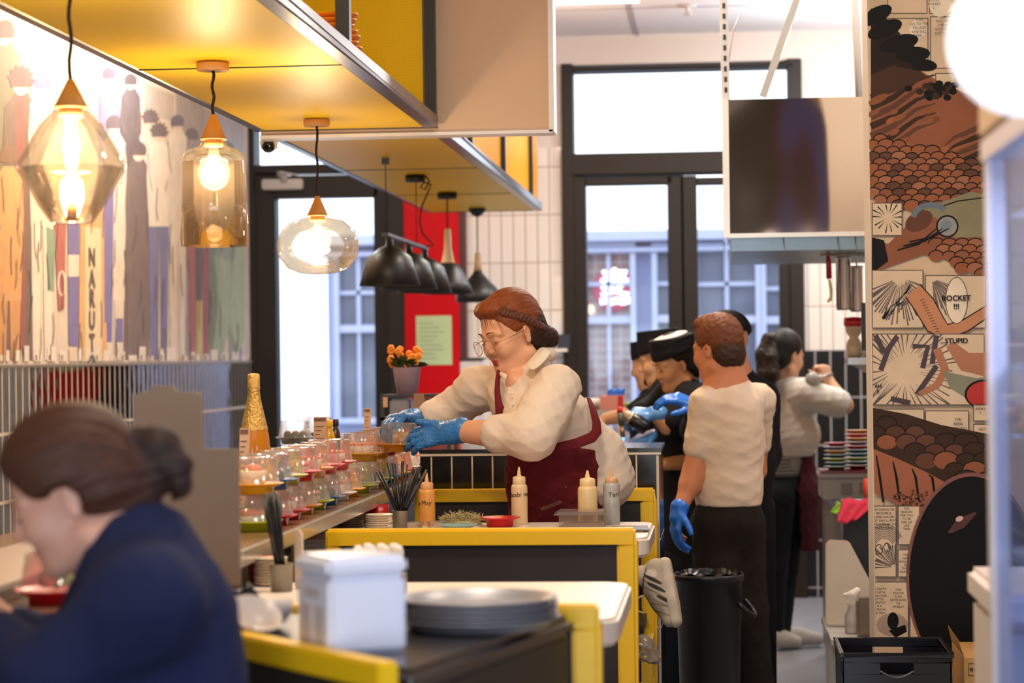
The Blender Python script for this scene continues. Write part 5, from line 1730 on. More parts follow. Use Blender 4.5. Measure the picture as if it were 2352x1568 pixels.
def strand_fold(Hc, f, s, u, amp, n):
    Hc, f, s, u = [np.array(v, float) for v in (Hc, f, s, u)]
    def g(X):
        q = X - Hc
        a = np.arctan2(q @ s, q @ u + 0.03)
        b = q @ f
        return -amp * (np.sin(a * n + 18 * b) + 0.6 * np.sin(a * n * 2.3 - 30 * b + 1.0) + 0.8 * np.sin(a * n * 0.37 + 25 * b))
    return g

M_skin = mat('skin', 'd9a07c', 0.5, var=0.05, scale=30, attr='Col', sss=0.06, spec=0.35)
def cloth(name, col, rough=0.85, bump=0.12, bs=140, sheen=0.0):
    return mat(name, col, rough, var=0.05, scale=25, bump=bump, bscale=bs, spec=0.25, sheen=sheen)
M_blue = mat('blue_nitrile', '2f74b8', 0.35, var=0.12, scale=40, bump=0.15, bscale=70)
M_blue2 = mat('blue_nitrile_bright', '1d6bd0', 0.35, var=0.1, scale=40, bump=0.1, bscale=70)
M_hat = cloth('black_hat_cloth', '16161a', 0.8)
M_hairm = mat('hair_strands', '3a241a', 0.55, var=0.35, scale=70, attr='Col', bump=0.1, bscale=200, spec=0.28)

def frame3(f, roll=0.0):
    f = Vector(f).normalized()
    s = Vector((0, 0, 1)).cross(f).normalized()      # the person's left
    u = f.cross(s).normalized()
    if roll:
        R = Matrix.Rotation(roll, 3, f)
        s, u = R @ s, R @ u
    return f, s, u

def head(B, Hc, f, sc=1.0, roll=0.0, lips=True, lipcol='b0584e', neck=None, rneck=0.055):
    f, s, u = frame3(f, roll)
    L = lambda a, b, c: Vector(Hc) + (f * a + s * b + u * c) * sc
    ax = (f, s, u)
    B.ell(L(-0.012, 0, 0.035), [v * sc for v in (0.098, 0.076, 0.092)], ax, 0, 0.02)
    B.ell(L(0.026, 0, -0.04), [v * sc for v in (0.062, 0.060, 0.076)], ax, 0, 0.03 * sc)
    B.ell(L(0.07, 0, -0.1), [v * sc for v in (0.022, 0.024, 0.019)], ax, 0, 0.028 * sc)
    for q in (-1, 1):
        B.ell(L(0.058, q * 0.036, -0.033), [v * sc for v in (0.03, 0.026, 0.03)], ax, 0, 0.022 * sc)
        B.cone(L(0.084, q * 0.014, 0.02), L(0.07, q * 0.05, 0.018), 0.009 * sc, 0.008 * sc, 0, 0.014 * sc)
        B.cone(L(-0.01, q * 0.058, -0.075), L(0.05, q * 0.03, -0.095), 0.022 * sc, 0.018 * sc, 0, 0.03 * sc)
    for q in (-1, 1):
        B.ell(L(0.094, q * 0.031, 0.003), [v * sc for v in (0.014, 0.017, 0.012)], ax, 0, 0.012 * sc, sub=True)
        B.ell(L(0.0735, q * 0.031, 0.001), [v * sc for v in (0.0135, 0.0165, 0.0125)], ax, 0, 0.005 * sc)
    B.cone(L(0.088, 0, 0.006), L(0.104, 0, -0.03), 0.0075 * sc, 0.0105 * sc, 0, 0.012 * sc)
    for q in (-1, 1):
        B.ell(L(0.095, q * 0.0115, -0.036), [v * sc for v in (0.010, 0.008, 0.0075)], ax, 0, 0.007 * sc)
    if lips:
        B.cone(L(0.0835, -0.017, -0.065), L(0.0835, 0.017, -0.065), 0.005 * sc, 0.005 * sc, 0, 0.005 * sc)
        B.cone(L(0.0885, -0.006, -0.064), L(0.0885, 0.006, -0.064), 0.005 * sc, None, 0, 0.005 * sc)
        B.cone(L(0.0835, -0.010, -0.0755), L(0.0835, 0.010, -0.0755), 0.0062 * sc, None, 0, 0.005 * sc)
        B.paint.append(((L(0.09, 0, -0.0645), ax), (0.02 * sc, 0.018 * sc, 0.0042 * sc), lipcol, 0.0025))
        B.paint.append(((L(0.09, 0, -0.0755), ax), (0.02 * sc, 0.0135 * sc, 0.0052 * sc), lipcol, 0.0025))
    for q in (-1, 1):
        e = L(-0.012, q * 0.077, -0.012)
        B.ell(e + u * 0.006 * sc, [v * sc for v in (0.017, 0.007, 0.027)], (f + s * q * 0.5, s * q - f * 0.5, u), 0, 0.006 * sc)
        B.ell(e - u * 0.019 * sc + f * 0.004 * sc, [v * sc for v in (0.009, 0.007, 0.011)], ax, 0, 0.006 * sc)
        B.ell(e + (s * q * 0.008 + u * 0.004 + f * 0.002) * sc, [v * sc for v in (0.008, 0.006, 0.016)], ax, 0, 0.005 * sc, sub=True)
    if neck is not None:
        B.cone(L(-0.035, 0, -0.055), neck, rneck * sc, rneck * 1.15 * sc, 0, 0.018)
    return L, f, s, u

def smooth_path(pts, n):
    out = []
    m = len(pts)
    for i in range(m - 1):
        p0, p1, p2, p3 = pts[max(i - 1, 0)], pts[i], pts[i + 1], pts[min(i + 2, m - 1)]
        for k in range(n):
            t = k / n
            out.append(0.5 * ((2 * p1) + (p2 - p0) * t + (2 * p0 - 5 * p1 + 4 * p2 - p3) * t * t + (3 * p1 - p0 - 3 * p2 + p3) * t ** 3))
    out.append(pts[-1])
    return out

def face_marks(L, f, s, u, parent, sc=1.0, brow='2a1a12', down=True):
    """eyebrows and lowered lash lines"""
    for q in (-1, 1):
        b = [L(0.098 - 0.001, q * 0.013, 0.026), L(0.0955, q * 0.028, 0.031), L(0.085, q * 0.045, 0.027)]
        MB().tube(b, [0.0018 * sc, 0.0021 * sc, 0.0008 * sc], 6).build('eyebrow', mat('brow_' + brow, brow, 0.7, var=0.2), parent)
        z = -0.0065 if down else -0.001
        b = [L(0.0875, q * 0.016, z + 0.002), L(0.0915, q * 0.029, z - 0.002), L(0.085, q * 0.046, z + 0.001)]
        MB().tube(b, [0.0011 * sc, 0.0018 * sc, 0.0014 * sc], 6).build('eyelash', mat('lash_black', '1a100c', 0.7), parent)

def hand(B, W, d, n, thumb, curls, spread=0.0, sc=1.0, thick=0.0, thumb_dir=None, thumb_curl=0.3, col=0):
    """palm, four unequal fingers and a thumb: d to the knuckles, n out of the hand's back, thumb = thumb side"""
    d = Vector(d).normalized()
    n = (Vector(n) - d * Vector(n).dot(d)).normalized()
    t = d.cross(n)
    if t.dot(Vector(thumb)) < 0:
        t = -t
    W = Vector(W)
    offs, ln = [0.029, 0.0095, -0.0095, -0.027], [0.95, 1.06, 0.99, 0.78]
    kl = [0.083, 0.087, 0.083, 0.074]
    for i in range(4):
        k0 = W + (d * kl[i] + t * offs[i]) * sc
        B.cone(W + (t * offs[i] * 0.62 + d * 0.008) * sc, k0, (0.0135 + thick) * sc, (0.0115 + thick) * sc, col, 0.012 * sc)
        a = 0
        p = k0
        sp = spread * (1.5 - i) * 0.5
        base = (d + t * sp).normalized()
        c = curls[i] if isinstance(curls[i], (list, tuple)) else (curls[i], curls[i] * 1.1, curls[i] * 0.7)
        for j, sl in enumerate((0.043, 0.027, 0.021)):
            a += c[j]
            v = base * math.cos(a) - n * math.sin(a)
            q = p + v * sl * ln[i] * sc
            B.cone(p, q, (0.0098 - 0.0009 * j + thick) * sc, (0.0090 - 0.0011 * j + thick) * sc, col, 0.004 * sc)
            p = q
    p = W + (d * 0.02 + t * 0.022 - n * 0.006) * sc
    v = Vector(thumb_dir).normalized() if thumb_dir is not None else (t * 0.75 + d * 0.75 - n * 0.35).normalized()
    q = p + v * 0.04 * sc
    B.cone(p, q, (0.0145 + thick) * sc, (0.0115 + thick) * sc, col, 0.012 * sc)
    v2 = (v + d * thumb_curl - n * thumb_curl * 0.4).normalized()
    r = q + v2 * 0.03 * sc
    B.cone(q, r, (0.0108 + thick) * sc, (0.0098 + thick) * sc, col, 0.005 * sc)
    B.cone(r, r + (v2 + d * thumb_curl * 0.6).normalized() * 0.022 * sc, (0.0098 + thick) * sc, (0.0075 + thick) * sc, col, 0.005 * sc)
    return W
# ------------------------------------------------------------------ kitchen line on the right, bin, crates, fridge
# black bin with a liner
bc = P(1628, 1350, 8.45)
RZ = 0.735
t = thing('waste_bin', 'large black bin with black liner standing in the aisle by the cream T-shirt man', 'bin', (bc.x, 8.45, 0))
M_bin = mat('black_bin_plastic', '0e0d10', 0.42, var=0.15, bump=0.05, bscale=60)
rr_ = 78 * mpp(8.45)
q = (bc.x, 8.45, 0)
MB().lathe([(rr_ * 0.80, 0.001), (rr_ * 0.82, 0.01), (rr_ * 0.96, RZ - 0.03), (rr_, RZ - 0.028), (rr_ * 1.03, RZ - 0.01), (rr_ * 1.02, RZ), (rr_ * 0.97, RZ), (rr_ * 0.94, RZ - 0.03), (rr_ * 0.78, 0.02), (0, 0.02)], q, 44, cap=False).build('body', M_bin, t)
ln = MB()
n = 128
vs, fs = [], []
for j, (r0, z0) in enumerate([(0.985, RZ + 0.004), (0.9, RZ + 0.008), (0.88, RZ - 0.05), (0.8, RZ - 0.22)]):
    for i in range(n):
        a = 2 * math.pi * i / n
        k = 1 + 0.012 * math.sin(a * 13 + j) + 0.008 * math.sin(a * 21)
        vs.append((bc.x + rr_ * r0 * k * math.cos(a), 8.45 + rr_ * r0 * k * math.sin(a), z0 + 0.003 * math.sin(a * 11 + j * 2)))
for j in range(3):
    for i in range(n):
        fs.append((j * n + i, j * n + (i + 1) % n, (j + 1) * n + (i + 1) % n, (j + 1) * n + i))
fs.append(tuple(3 * n + i for i in range(n)))
ln.add(vs, fs, None, True)
ln.build('liner', mat('black_bin_liner', '0d0d0f', 0.18, var=0.2), t)
def loop_handle(a0, flip):
    c, s_ = math.cos(a0), math.sin(a0)
    pts = []
    for i in range(13):
        b = math.pi * i / 12
        rad = rr_ * 0.97 + 0.05 * math.sin(b)
        off = 0.055 * math.cos(b)
        pts.append((bc.x + c * rad - s_ * off, 8.45 + s_ * rad + c * off, RZ - 0.10 - 0.05 * math.sin(b)))
    MB().tube(pts, 0.009, 8).build('handle', M_bin, t)
loop_handle(-0.25, 1)
loop_handle(math.pi - 0.5, -1)

# steel bench with grey crate and coloured plates
t = thing('kitchen_bench', 'stainless kitchen bench along the right of the aisle', 'bench', (0.8, 10.8, 0))
M_st2 = mat('satin_steel_panel', '8f8478', 0.38, metal=0.6, var=0.12, scale=10)
MB().box((0.505, 9.9, 0.06), (1.3, 11.75, 0.845)).build('cabinet', M_st2, t, bevel=0.004)
MB().box((0.49, 9.88, 0.845), (1.32, 11.77, 0.885)).build('worktop', M_steel, t, bevel=0.004)
for x, y in ((0.56, 9.97), (0.56, 11.68), (1.25, 9.97), (1.25, 11.68)):
    MB().cyl((x, y, 0), (x, y, 0.06), 0.025, n=12).build('foot', M_post, t)
M_gc = mat('grey_crate_plastic', '9b948c', 0.5, var=0.06)
a, b = P(1886, 1120, 10.3), P(2000, 1068, 10.3)
CZ0 = 0.886
cz1 = CZ0 + 0.115
t = thing('grey_crate', 'grey plastic crate on the steel bench carrying coloured plates', 'crate', ((a.x + b.x) / 2, 10.45, CZ0))
w = MB()
w.box((a.x, 10.3, CZ0), (b.x + 0.1, 10.312, cz1)).box((a.x, 10.6, CZ0), (b.x + 0.1, 10.612, cz1)).box((a.x, 10.3, CZ0), (a.x + 0.012, 10.612, cz1)).box((b.x + 0.088, 10.3, CZ0), (b.x + 0.1, 10.612, cz1)).box((a.x, 10.3, CZ0), (b.x + 0.1, 10.612, CZ0 + 0.01))
w.box((a.x - 0.008, 10.29, cz1 - 0.02), (b.x + 0.108, 10.302, cz1)).box((a.x - 0.008, 10.29, cz1 - 0.02), (a.x + 0.004, 10.62, cz1))
w.build('shell', M_gc, t, bevel=0.003, segs=1)
for x0 in (0.09, 0.17):
    MB().box((a.x + x0, 10.294, CZ0 + 0.025), (a.x + x0 + 0.05, 10.3, CZ0 + 0.075)).build('recess_shade', mat('grey_crate_recess_shade', '7d766f', 0.6), t)  # darker patches: the shade of the crate's recesses is put into the colour
tb = MB().box((a.x - 0.002, 10.31, cz1 + 0.0005), (b.x + 0.1, 10.60, cz1 + 0.012)).build('serving_tray', mat('dark_red_tray', '7a1e20', 0.35), None, bevel=0.003)
tag(tb, 'dark red tray lying across the grey crate under the coloured plates', 'tray')
cols1 = ['green', 'teal', 'lime', 'teal', 'orange', 'grey', 'red']
cols2 = ['dark red', 'teal', 'lime', 'blue', 'teal', 'red', 'grey', 'amber', 'red', 'amber']
KC = {'green': '4f6a3a', 'teal': '3d6a70', 'lime': 'a3a52a', 'orange': 'c9852c', 'grey': '7d8488', 'red': 'c8201e', 'dark red': '7d1c1e', 'blue': '2f5f8c', 'amber': 'e0a02a'}
for px, cols, yy, nm in ((1921, cols1, 10.42, 'aisle side stack'), (1970, cols2, 10.50, 'stack nearest the comic pillar')):
    x = P(px, 1040, yy).x
    for k, c in enumerate(cols):
        o = MB().lathe([(0.035, 0), (0.038, 0.008), (0.053, 0.012), (0.059, 0.0155), (0.058, 0.0165), (0.036, 0.011), (0, 0.010)], n=28).build('stacked_plate', mat('kitchen_plate_' + c.replace(' ', '_'), KC[c], 0.3))
        o.location = (x + 0.003 * math.sin(k * 2.2), yy, cz1 + 0.0125 + k * 0.0178)
        tag(o, '%s plate on the grey crate, %s of the %s' % (c, ('bottom' if k == 0 else ORD[k] + ' from bottom'), nm), 'plate', 'coloured plates stacked on the grey crate')
# hanging pots, knife under the hood
M_rail2 = M_steel
y0 = 9.9
a, b = P(1885, 585, y0), P(2010, 585, y0)
t = thing('hanging_rail', 'thin steel rail under the extractor hood holding pots', 'rail', tuple(a))
MB().cyl((a.x, y0, a.z), (1.2, y0, a.z), 0.006, n=10).build('bar', M_steel, t)
for x in (a.x + 0.03, 1.15):
    MB().cyl((x, y0, a.z), (x, y0, a.z + 0.075), 0.004, n=8).build('hanger', M_steel, t)
zr_ = a.z
for k, (px, r_, z1, z0, lab) in enumerate([(1936, 17, 578, 712, 'tall shiny steel pot hanging from the rail, nearer the aisle'), (1966, 15, 600, 716, 'smaller shiny steel pot hanging beside the tall one')]):
    c, e = P(px, z1, y0 + 0.05), P(px, z0, y0 + 0.05)
    R_ = r_ * mpp(y0)
    t = thing('steel_pot', lab, 'pot', tuple(e))
    MB().lathe([(R_ * 0.9, e.z), (R_, e.z + 0.01), (R_, c.z - 0.03), (R_ * 1.06, c.z - 0.028), (R_ * 1.06, c.z - 0.02), (R_ * 0.95, c.z - 0.03), (R_ * 0.9, e.z + 0.01)], (c.x, y0 + 0.05, 0), 28, cap=True).build('body', mat('bright_steel', 'd9d5d0', 0.16, metal=1.0), t)
    MB().tube([(c.x, y0 + 0.05 - R_, c.z - 0.03), (c.x, y0 - 0.004, c.z + 0.0), (c.x, y0 - 0.008, zr_ + 0.007), (c.x, y0 + 0.006, zr_ + 0.009)], 0.003, 6).build('hook_handle', M_steel, t)
c = P(1903, 600, y0)
t = thing('kitchen_cleaver', 'small curved blade with red handle hanging by the steel pots', 'knife', tuple(c))
MB().tube([P(1901, 584, y0), P(1903, 600, y0), P(1904, 640, y0)], [0.005, 0.012, 0.012], 10).build('handle', mat('red_grip', 'b01c22', 0.4), t)
MB().prism([P(x, y, y0 - 0.002) for x, y in [(1902, 640), (1908, 642), (1913, 668), (1911, 690), (1901, 696), (1899, 692), (1906, 680), (1905, 664)]], (0, 0.004, 0)).build('blade', mat('yellowed_blade', 'b59a4a', 0.35, metal=0.4), t)
# figurine on a steel wall shelf
fy = 10.6
a = P(1945, 822, fy)
t = thing('wall_shelf', 'steel shelf on a slanted bracket above the stove', 'shelf', (a.x, fy, a.z))
MB().box((a.x, fy - 0.1, a.z - 0.03), (1.3, fy + 0.2, a.z)).build('board', M_steel, t)
MB().prism([(a.x + 0.02, fy, a.z - 0.03), (a.x + 0.3, fy, a.z - 0.03), (a.x + 0.3, fy, a.z - 0.19)], (0, 0.02, 0)).build('bracket', M_st2, t)
c = P(1962, 820, fy)
t = thing('figurine', 'cream figurine with a red cap standing on the steel wall shelf', 'figurine', (c.x, fy, a.z))
zz = a.z + 0.0005
MB().lathe([(0.03, zz), (0.038, zz + 0.02), (0.034, zz + 0.07), (0.02, zz + 0.095), (0.034, zz + 0.115), (0.04, zz + 0.145), (0.032, zz + 0.17), (0, zz + 0.178)], (c.x, fy, 0), 24).build('body', mat('cream_ceramic', 'd9c3a0', 0.3), t)
MB().lathe([(0.043, zz + 0.145), (0.047, zz + 0.16), (0.045, zz + 0.185), (0.0, zz + 0.19)], (c.x, fy, 0), 20).build('cap', mat('red_ceramic', 'c01a20', 0.3), t)
MB().lathe([(0.012, 0), (0.014, 0.05), (0.004, 0.06)], (c.x + 0.045, fy - 0.03, zz), 12).build('arm', mat('white_ceramic', 'dfe3e6', 0.25), t)
# dark wall panel edge by the pillar
a, b = P(1980, 805, 9.0), P(1992, 600, 9.0)
o = MB().box((a.x, 9.0, a.z), (1.4, 9.03, P(1992, 695, 9.0).z)).build('black_board', M_blk)
tag(o, 'black board edge beside the comic pillar above the shelf', 'board')
MB_ = None
# cutting board, low shelf, cloths, rail
sy = 9.15
zs = P(1900, 1440, sy).z
t = thing('low_shelf', 'low grey shelf unit below the white cutting board', 'shelf', (0.6, sy + 0.2, 0))
ax0 = P(1898, 1440, sy).x
for x in (ax0 + 0.01, 1.2):
    for y in (sy - 0.02, sy + 0.3):
        MB().box((x, y, 0), (x + 0.03, y + 0.03, zs - 0.02)).build('leg', mat('pale_grey_paint', 'b5b0aa', 0.5), t)
MB().box((ax0 - 0.005, sy - 0.05, zs - 0.02), (1.25, sy + 0.36, zs)).build('top', mat('pale_grey_paint', 'b5b0aa'), t)
cbp = [(1899, 1436), (1896, 1428), (1896, 1252), (1900, 1243), (1908, 1240), (1944, 1241), (1952, 1246), (2008, 1352), (2010, 1440)]
o = MB().prism([P(x, y, sy) for x, y in cbp], (0, 0.022, 0)).build('cutting_board', mat('white_cutting_board', 'd3c3ae', 0.55, var=0.05), None, bevel=0.004)
tag(o, 'big white cutting board standing on the low shelf by the comic pillar', 'cutting board')
a = P(1944, 1330, 9.3)
t = thing('drawer_unit', 'black drawer unit behind the white cutting board', 'cabinet', (0.8, 9.5, zs))
MB().box((a.x - 0.0, 9.22, zs), (1.2, 9.5, P(1944, 1165, 9.3).z)).build('body', M_blk, t, bevel=0.005)
MB().box((a.x - 0.01, 9.2, P(1944, 1165, 9.3).z), (1.22, 9.52, P(1944, 1165, 9.3).z + 0.02)).build('worktop', M_steel, t)
zt = P(1944, 1165, 9.3).z + 0.02
def draped(name, cx, cy, z, w, d, drop, m, label, seed):
    """a cloth lying over the bench edge and hanging down its front"""
    r = random.Random(seed)
    vs, fs = [], []
    nx, ny = 14, 14
    for j in range(ny):
        v = j / (ny - 1)
        for i in range(nx):
            u = i / (nx - 1) - 0.5
            wob = 0.012 * math.sin(u * 17 + v * 4 + seed) * v
            if v < 0.35:
                x, y, zz_ = cx + u * w, cy + d * (0.35 - v), z + 0.006 + 0.006 * math.sin(u * 12 + seed)
            else:
                k = (v - 0.35) / 0.65
                x, y, zz_ = cx + u * w * (1 - 0.35 * k) - 0.05 * k, cy - 0.016 - wob - 0.03 * k, z + 0.005 - drop * k * (1 - 0.4 * abs(u + 0.2))
            vs.append((x, y, zz_))
    for j in range(ny - 1):
        for i in range(nx - 1):
            fs.append((j * nx + i, j * nx + i + 1, (j + 1) * nx + i + 1, (j + 1) * nx + i))
    me = MB()
    me.add(vs, fs, None, True)
    o = me.build(name, m)
    md = o.modifiers.new('thickness', 'SOLIDIFY')
    md.thickness = 0.004
    tag(o, label, 'cloth')
draped('green_cloth', P(1958, 1150, 9.2).x, 9.2, zt, 0.12, 0.2, 0.04, cloth('lime_microfibre', '8fc23a', 0.95), 'small lime green cloth on the black drawer unit', 2)
draped('pink_cloth', P(1965, 1150, 9.18).x + 0.02, 9.17, zt + 0.012, 0.15, 0.2, 0.09, cloth('pink_microfibre', 'e0415a', 0.95), 'pink cloth hanging over the edge of the black drawer unit', 5)
a, b = P(1993, 1170, 9.3), P(1990, 1098, 9.3)
a.z = zt + 0.013
o = MB().tube([a, a.lerp(b, 0.5), b], [0.012, 0.016, 0.012], 12).build('red_brush_handle', mat('coral_plastic', 'e8503c', 0.4))
tag(o, 'coral red brush handle standing beside the comic pillar', 'brush')
# spray bottle and lidded tub on the low shelf edge
c = P(1958, 1440, 8.95)
t = thing('spray_bottle', 'clear spray bottle with white trigger in front of the cutting board', 'bottle', (c.x, 8.95, zs))
zz = zs - 0.0
o_ = MB().box((ax0, 8.75, zs - 0.02), (1.2, 9.09, zs - 0.0005)).build('shelf_lip', mat('pale_grey_paint', 'b5b0aa'), bpy.data.objects['low_shelf'])
MB().lathe([(0.028, zz), (0.03, zz + 0.006), (0.03, zz + 0.07), (0.014, zz + 0.1), (0.014, zz + 0.108)], (c.x, 8.95, 0), 24).build('body', glass('milky_bottle', 'e6dccf', alpha=0.45), t)
h_ = Soft(0.004, 0.01)
h_.chain([(c.x, 8.95, zz + 0.115), (c.x + 0.005, 8.95, zz + 0.15), (c.x + 0.02, 8.95, zz + 0.165)], [0.016, 0.017, 0.015]).cone((c.x - 0.005, 8.95, zz + 0.155), (c.x - 0.03, 8.95, zz + 0.15), 0.008, 0.007).cone((c.x - 0.012, 8.95, zz + 0.145), (c.x - 0.022, 8.95, zz + 0.115), 0.006, 0.005)
h_.mesh('trigger', M_wpl, t)
c = P(1985, 1445, 8.85)
o = MB().box((c.x - 0.03, 8.82, zs), (c.x + 0.1, 8.9, zs + 0.15)).build('smoky_tub', mat('smoky_brown_tub', '6d5f4e', 0.25, var=0.2), None, bevel=0.01)
tag(o, 'smoky brown plastic tub beside the spray bottle', 'tub')

# black crates in front of the comic pillar
def crate(x0, x1, y0, y1, z0, z1, lab, slot):
    t = thing('storage_crate', lab, 'crate', ((x0 + x1) / 2, (y0 + y1) / 2, z0), 'black storage crates')
    th = 0.007
    m = mat('black_gloss_crate', '121115', 0.22, var=0.2)
    w = MB()
    w.box((x0, y0, z0), (x1, y1, z0 + th)).box((x0, y0, z0), (x0 + th, y1, z1)).box((x1 - th, y0, z0), (x1, y1, z1))
    for yy in (y0, y1 - th):
        cx = (x0 + x1) / 2 + (0 if yy != y0 else 0.0)
        hw, hz0, hz1 = 0.045, z1 - 0.06, z1 - 0.026
        w.box((x0, yy, z0), (x1, yy + th, hz0)).box((x0, yy, hz1), (x1, yy + th, z1)).box((x0, yy, hz0), (cx - hw, yy + th, hz1)).box((cx + hw, yy, hz0), (x1, yy + th, hz1))
    w.box((x0 - 0.006, y0 - 0.006, z1 - 0.012), (x0 + th, y1 + 0.006, z1)).box((x1 - th, y0 - 0.006, z1 - 0.012), (x1 + 0.006, y1 + 0.006, z1)).box((x0 - 0.006, y0 - 0.006, z1 - 0.012), (x1 + 0.006, y0, z1)).box((x0 - 0.006, y1, z1 - 0.012), (x1 + 0.006, y1 + 0.006, z1))
    w.build('shell', m, t, bevel=0.002, segs=1)
    cx = (x0 + x1) / 2
    MB().tube([(cx - 0.047 + 0.094 * i / 12, y0 - 0.002, z1 - 0.05 - 0.018 * math.sin(math.pi * i / 12)) for i in range(13)], 0.0028, 6).build('handle_highlight', mat('grey_highlight', '55535a', 0.3), t)  # highlight on the handle edge, put in as a paler grey crescent
    return t
ca, cb_ = P(1934, 1500, 6.5), P(2186, 1498, 6.5)
zc = ca.z
crate(ca.x, cb_.x, 6.5, 6.86, zc - 0.33, zc, 'black crate with cut-out handle before the comic pillar, upper one', True)
crate(ca.x, cb_.x, 6.5, 6.86, 0.0, zc - 0.331, 'black crate on the floor under another crate before the comic pillar', True)
# cartons
M_card = mat('brown_carton', 'b98a4e', 0.75, var=0.06)
ka, kb = P(2222, 1530, 6.75), P(2300, 1530, 6.75)
kz = P(2222, 1508, 6.75).z
for z0, z1, lab in ((kz - 0.3, kz, 'brown carton with black printed code beside the black crate, upper one'), (0.0, kz - 0.301, 'plain brown carton on the floor under the printed carton')):
    t = thing('carton', lab, 'carton', (ka.x + 0.1, 6.8, z0), 'brown cartons')
    x0 = ka.x - 0.01
    MB().box((x0, 6.75, z0), (x0 + 0.3, 7.1, z1)).build('box', M_card, t, bevel=0.003, segs=1)
    if z1 == kz:
        MB().prism([(x0, 6.75, z1), (x0, 7.1, z1), (x0 - 0.012, 7.09, z1 + 0.05), (x0 - 0.014, 6.76, z1 + 0.045)], (0, 0, 0.003)).build('flap', M_card, t)
        fr = MB()
        x1, zz0, zz1 = x0 + 0.012, z1 - 0.055, z1 - 0.02
        M_ink = mat('black_box_print', '2a1c10', 0.7)
        for bx4 in ((x1, zz0, x1 + 0.15, zz0 + 0.0015), (x1, zz1, x1 + 0.15, zz1 + 0.0015), (x1, zz0, x1 + 0.0015, zz1)):
            fr.box((bx4[0], 6.7488, bx4[1]), (bx4[2], 6.7496, bx4[3]), M_ink)
        text_mesh(fr, '商品コード', (x1 + 0.003, 6.749, z1 - 0.038), (1, 0, 0), (0, 0, 1), 0.0125, M_ink, 'LEFT')
        text_mesh(fr, '5', (x1 + 0.064, 6.749, z1 - 0.037), (1, 0, 0), (0, 0, 1), 0.03, M_ink, 'LEFT', bold=2)
        fr.build('printed_code', None, t)

# white counter end, display fridge with wooden top, globe lamp
wz = P(2221, 1300, 4.6).z
wx = P(2221, 1320, 4.6).x
t = thing('white_cabinet', 'white moulded cabinet standing before the black oval print', 'cabinet', (wx + 0.2, 4.5, 0))
M_wc = mat('white_moulded_plastic', 'e6d9d2', 0.35, var=0.03)
MB().box((wx, 4.05, wz - 0.06), (wx + 0.5, 4.6, wz)).build('top', M_wc, t, bevel=0.012, segs=3)
b_ = MB()
b_.prism([(wx + 0.01, 4.59, 0), (wx + 0.01, 4.59, wz - 0.06), (wx + 0.01, 4.08, wz - 0.06), (wx + 0.01, 4.2, 0)], (0.46, 0, 0))
b_.build('body', M_wc, t, bevel=0.01)
FX0, FY0, FY1 = P(2266, 900, 3.45).x, 1.9, 3.45
FT = P(2266, 372, 3.45).z
t = thing('display_fridge', 'white framed glass display fridge with wooden top, nearest on the right', 'fridge', (FX0 + 0.35, 2.7, 0))
M_ff = mat('pinkish_white_frame', 'e3d3cf', 0.35)
for (x0, y0_) in ((FX0, FY1 - 0.028), (FX0, FY0), (FX0 + 0.62, FY1 - 0.028), (FX0 + 0.62, FY0)):
    MB().box((x0, y0_, 0.1), (x0 + 0.028, y0_ + 0.028, FT)).build('post', M_ff, t)
MB().box((FX0, FY0, 0.0), (FX0 + 0.65, FY1, 0.1)).build('plinth', M_ff, t)
MB().box((FX0 - 0.004, FY0, FT), (FX0 + 0.66, FY1 + 0.004, FT + 0.03)).build('frame_head', M_ff, t)
MB().box((FX0 - 0.006, FY0, FT + 0.036), (FX0 + 0.67, FY1 + 0.006, FT + 0.085)).build('wooden_top', mat('pale_ply_top', 'd8b284', 0.5, var=0.1, scale=20), t, bevel=0.004)
MB().box((FX0 + 0.01, FY0 + 0.03, FT + 0.03), (FX0 + 0.64, FY1 - 0.02, FT + 0.036)).build('shadow_gap', M_post, t)
M_fg = glass('fridge_glass', 'e4ecff', alpha=0.05, gloss=0.22)
MB().box((FX0 + 0.008, FY0 + 0.03, 0.1), (FX0 + 0.014, FY1 - 0.03, FT)).build('side_glass', M_fg, t)
MB().box((FX0 + 0.03, FY1 - 0.016, 0.1), (FX0 + 0.62, FY1 - 0.010, FT)).build('back_glass', M_fg, t)
M_shelf = glass('fridge_shelf_glass', 'dfe9f5', alpha=0.35, gloss=0.5)
SH = [0.55, 0.95, 1.25, 1.52]
for z in SH:
    MB().box((FX0 + 0.03, FY0 + 0.03, z), (FX0 + 0.61, FY1 - 0.03, z + 0.008)).build('glass_shelf', M_shelf, t)
l = area_light('fridge_tube_lamp', (FX0 + 0.32, 2.8, FT - 0.02), 0.3, 26, (0.72, 0.84, 1.0), sy=1.0)
rnd = random.Random(21)
BOT = [('blue', '3b63c4'), ('pale blue', '8fa9de'), ('white', 'dfe3ea'), ('deep blue', '2c4aa0'), ('lilac', 'a9a6cf')]
for si, z in enumerate(SH):
    for k in range(5):
        y = 2.35 + k * 0.21
        nm, col = BOT[(k * 2 + si) % 5]
        h_ = [0.3, 0.22, 0.2, 0.22][si]
        t2 = thing('drink_bottle', '%s drink bottle in the display fridge, %s shelf from below, %s from front' % (nm, ORD[si], ORD[k]), 'bottle', (FX0 + 0.11, y, z + 0.0085), 'drinks in the display fridge')
        MB().lathe([(0.034, z + 0.0085), (0.036, z + 0.014), (0.036, z + h_ * 0.62), (0.016, z + h_ * 0.85), (0.016, z + h_ * 0.9)], (FX0 + 0.11, y, 0), 20).build('body', mat('drink_' + nm.replace(' ', '_'), col, 0.2, coat=0.3), t2)
        MB().lathe([(0.018, z + h_ * 0.9), (0.018, z + h_), (0, z + h_)], (FX0 + 0.11, y, 0), 16).build('cap', mat('drink_cap', 'e4e6ee', 0.35), t2)
gp = P(2352, 92, 2.75)
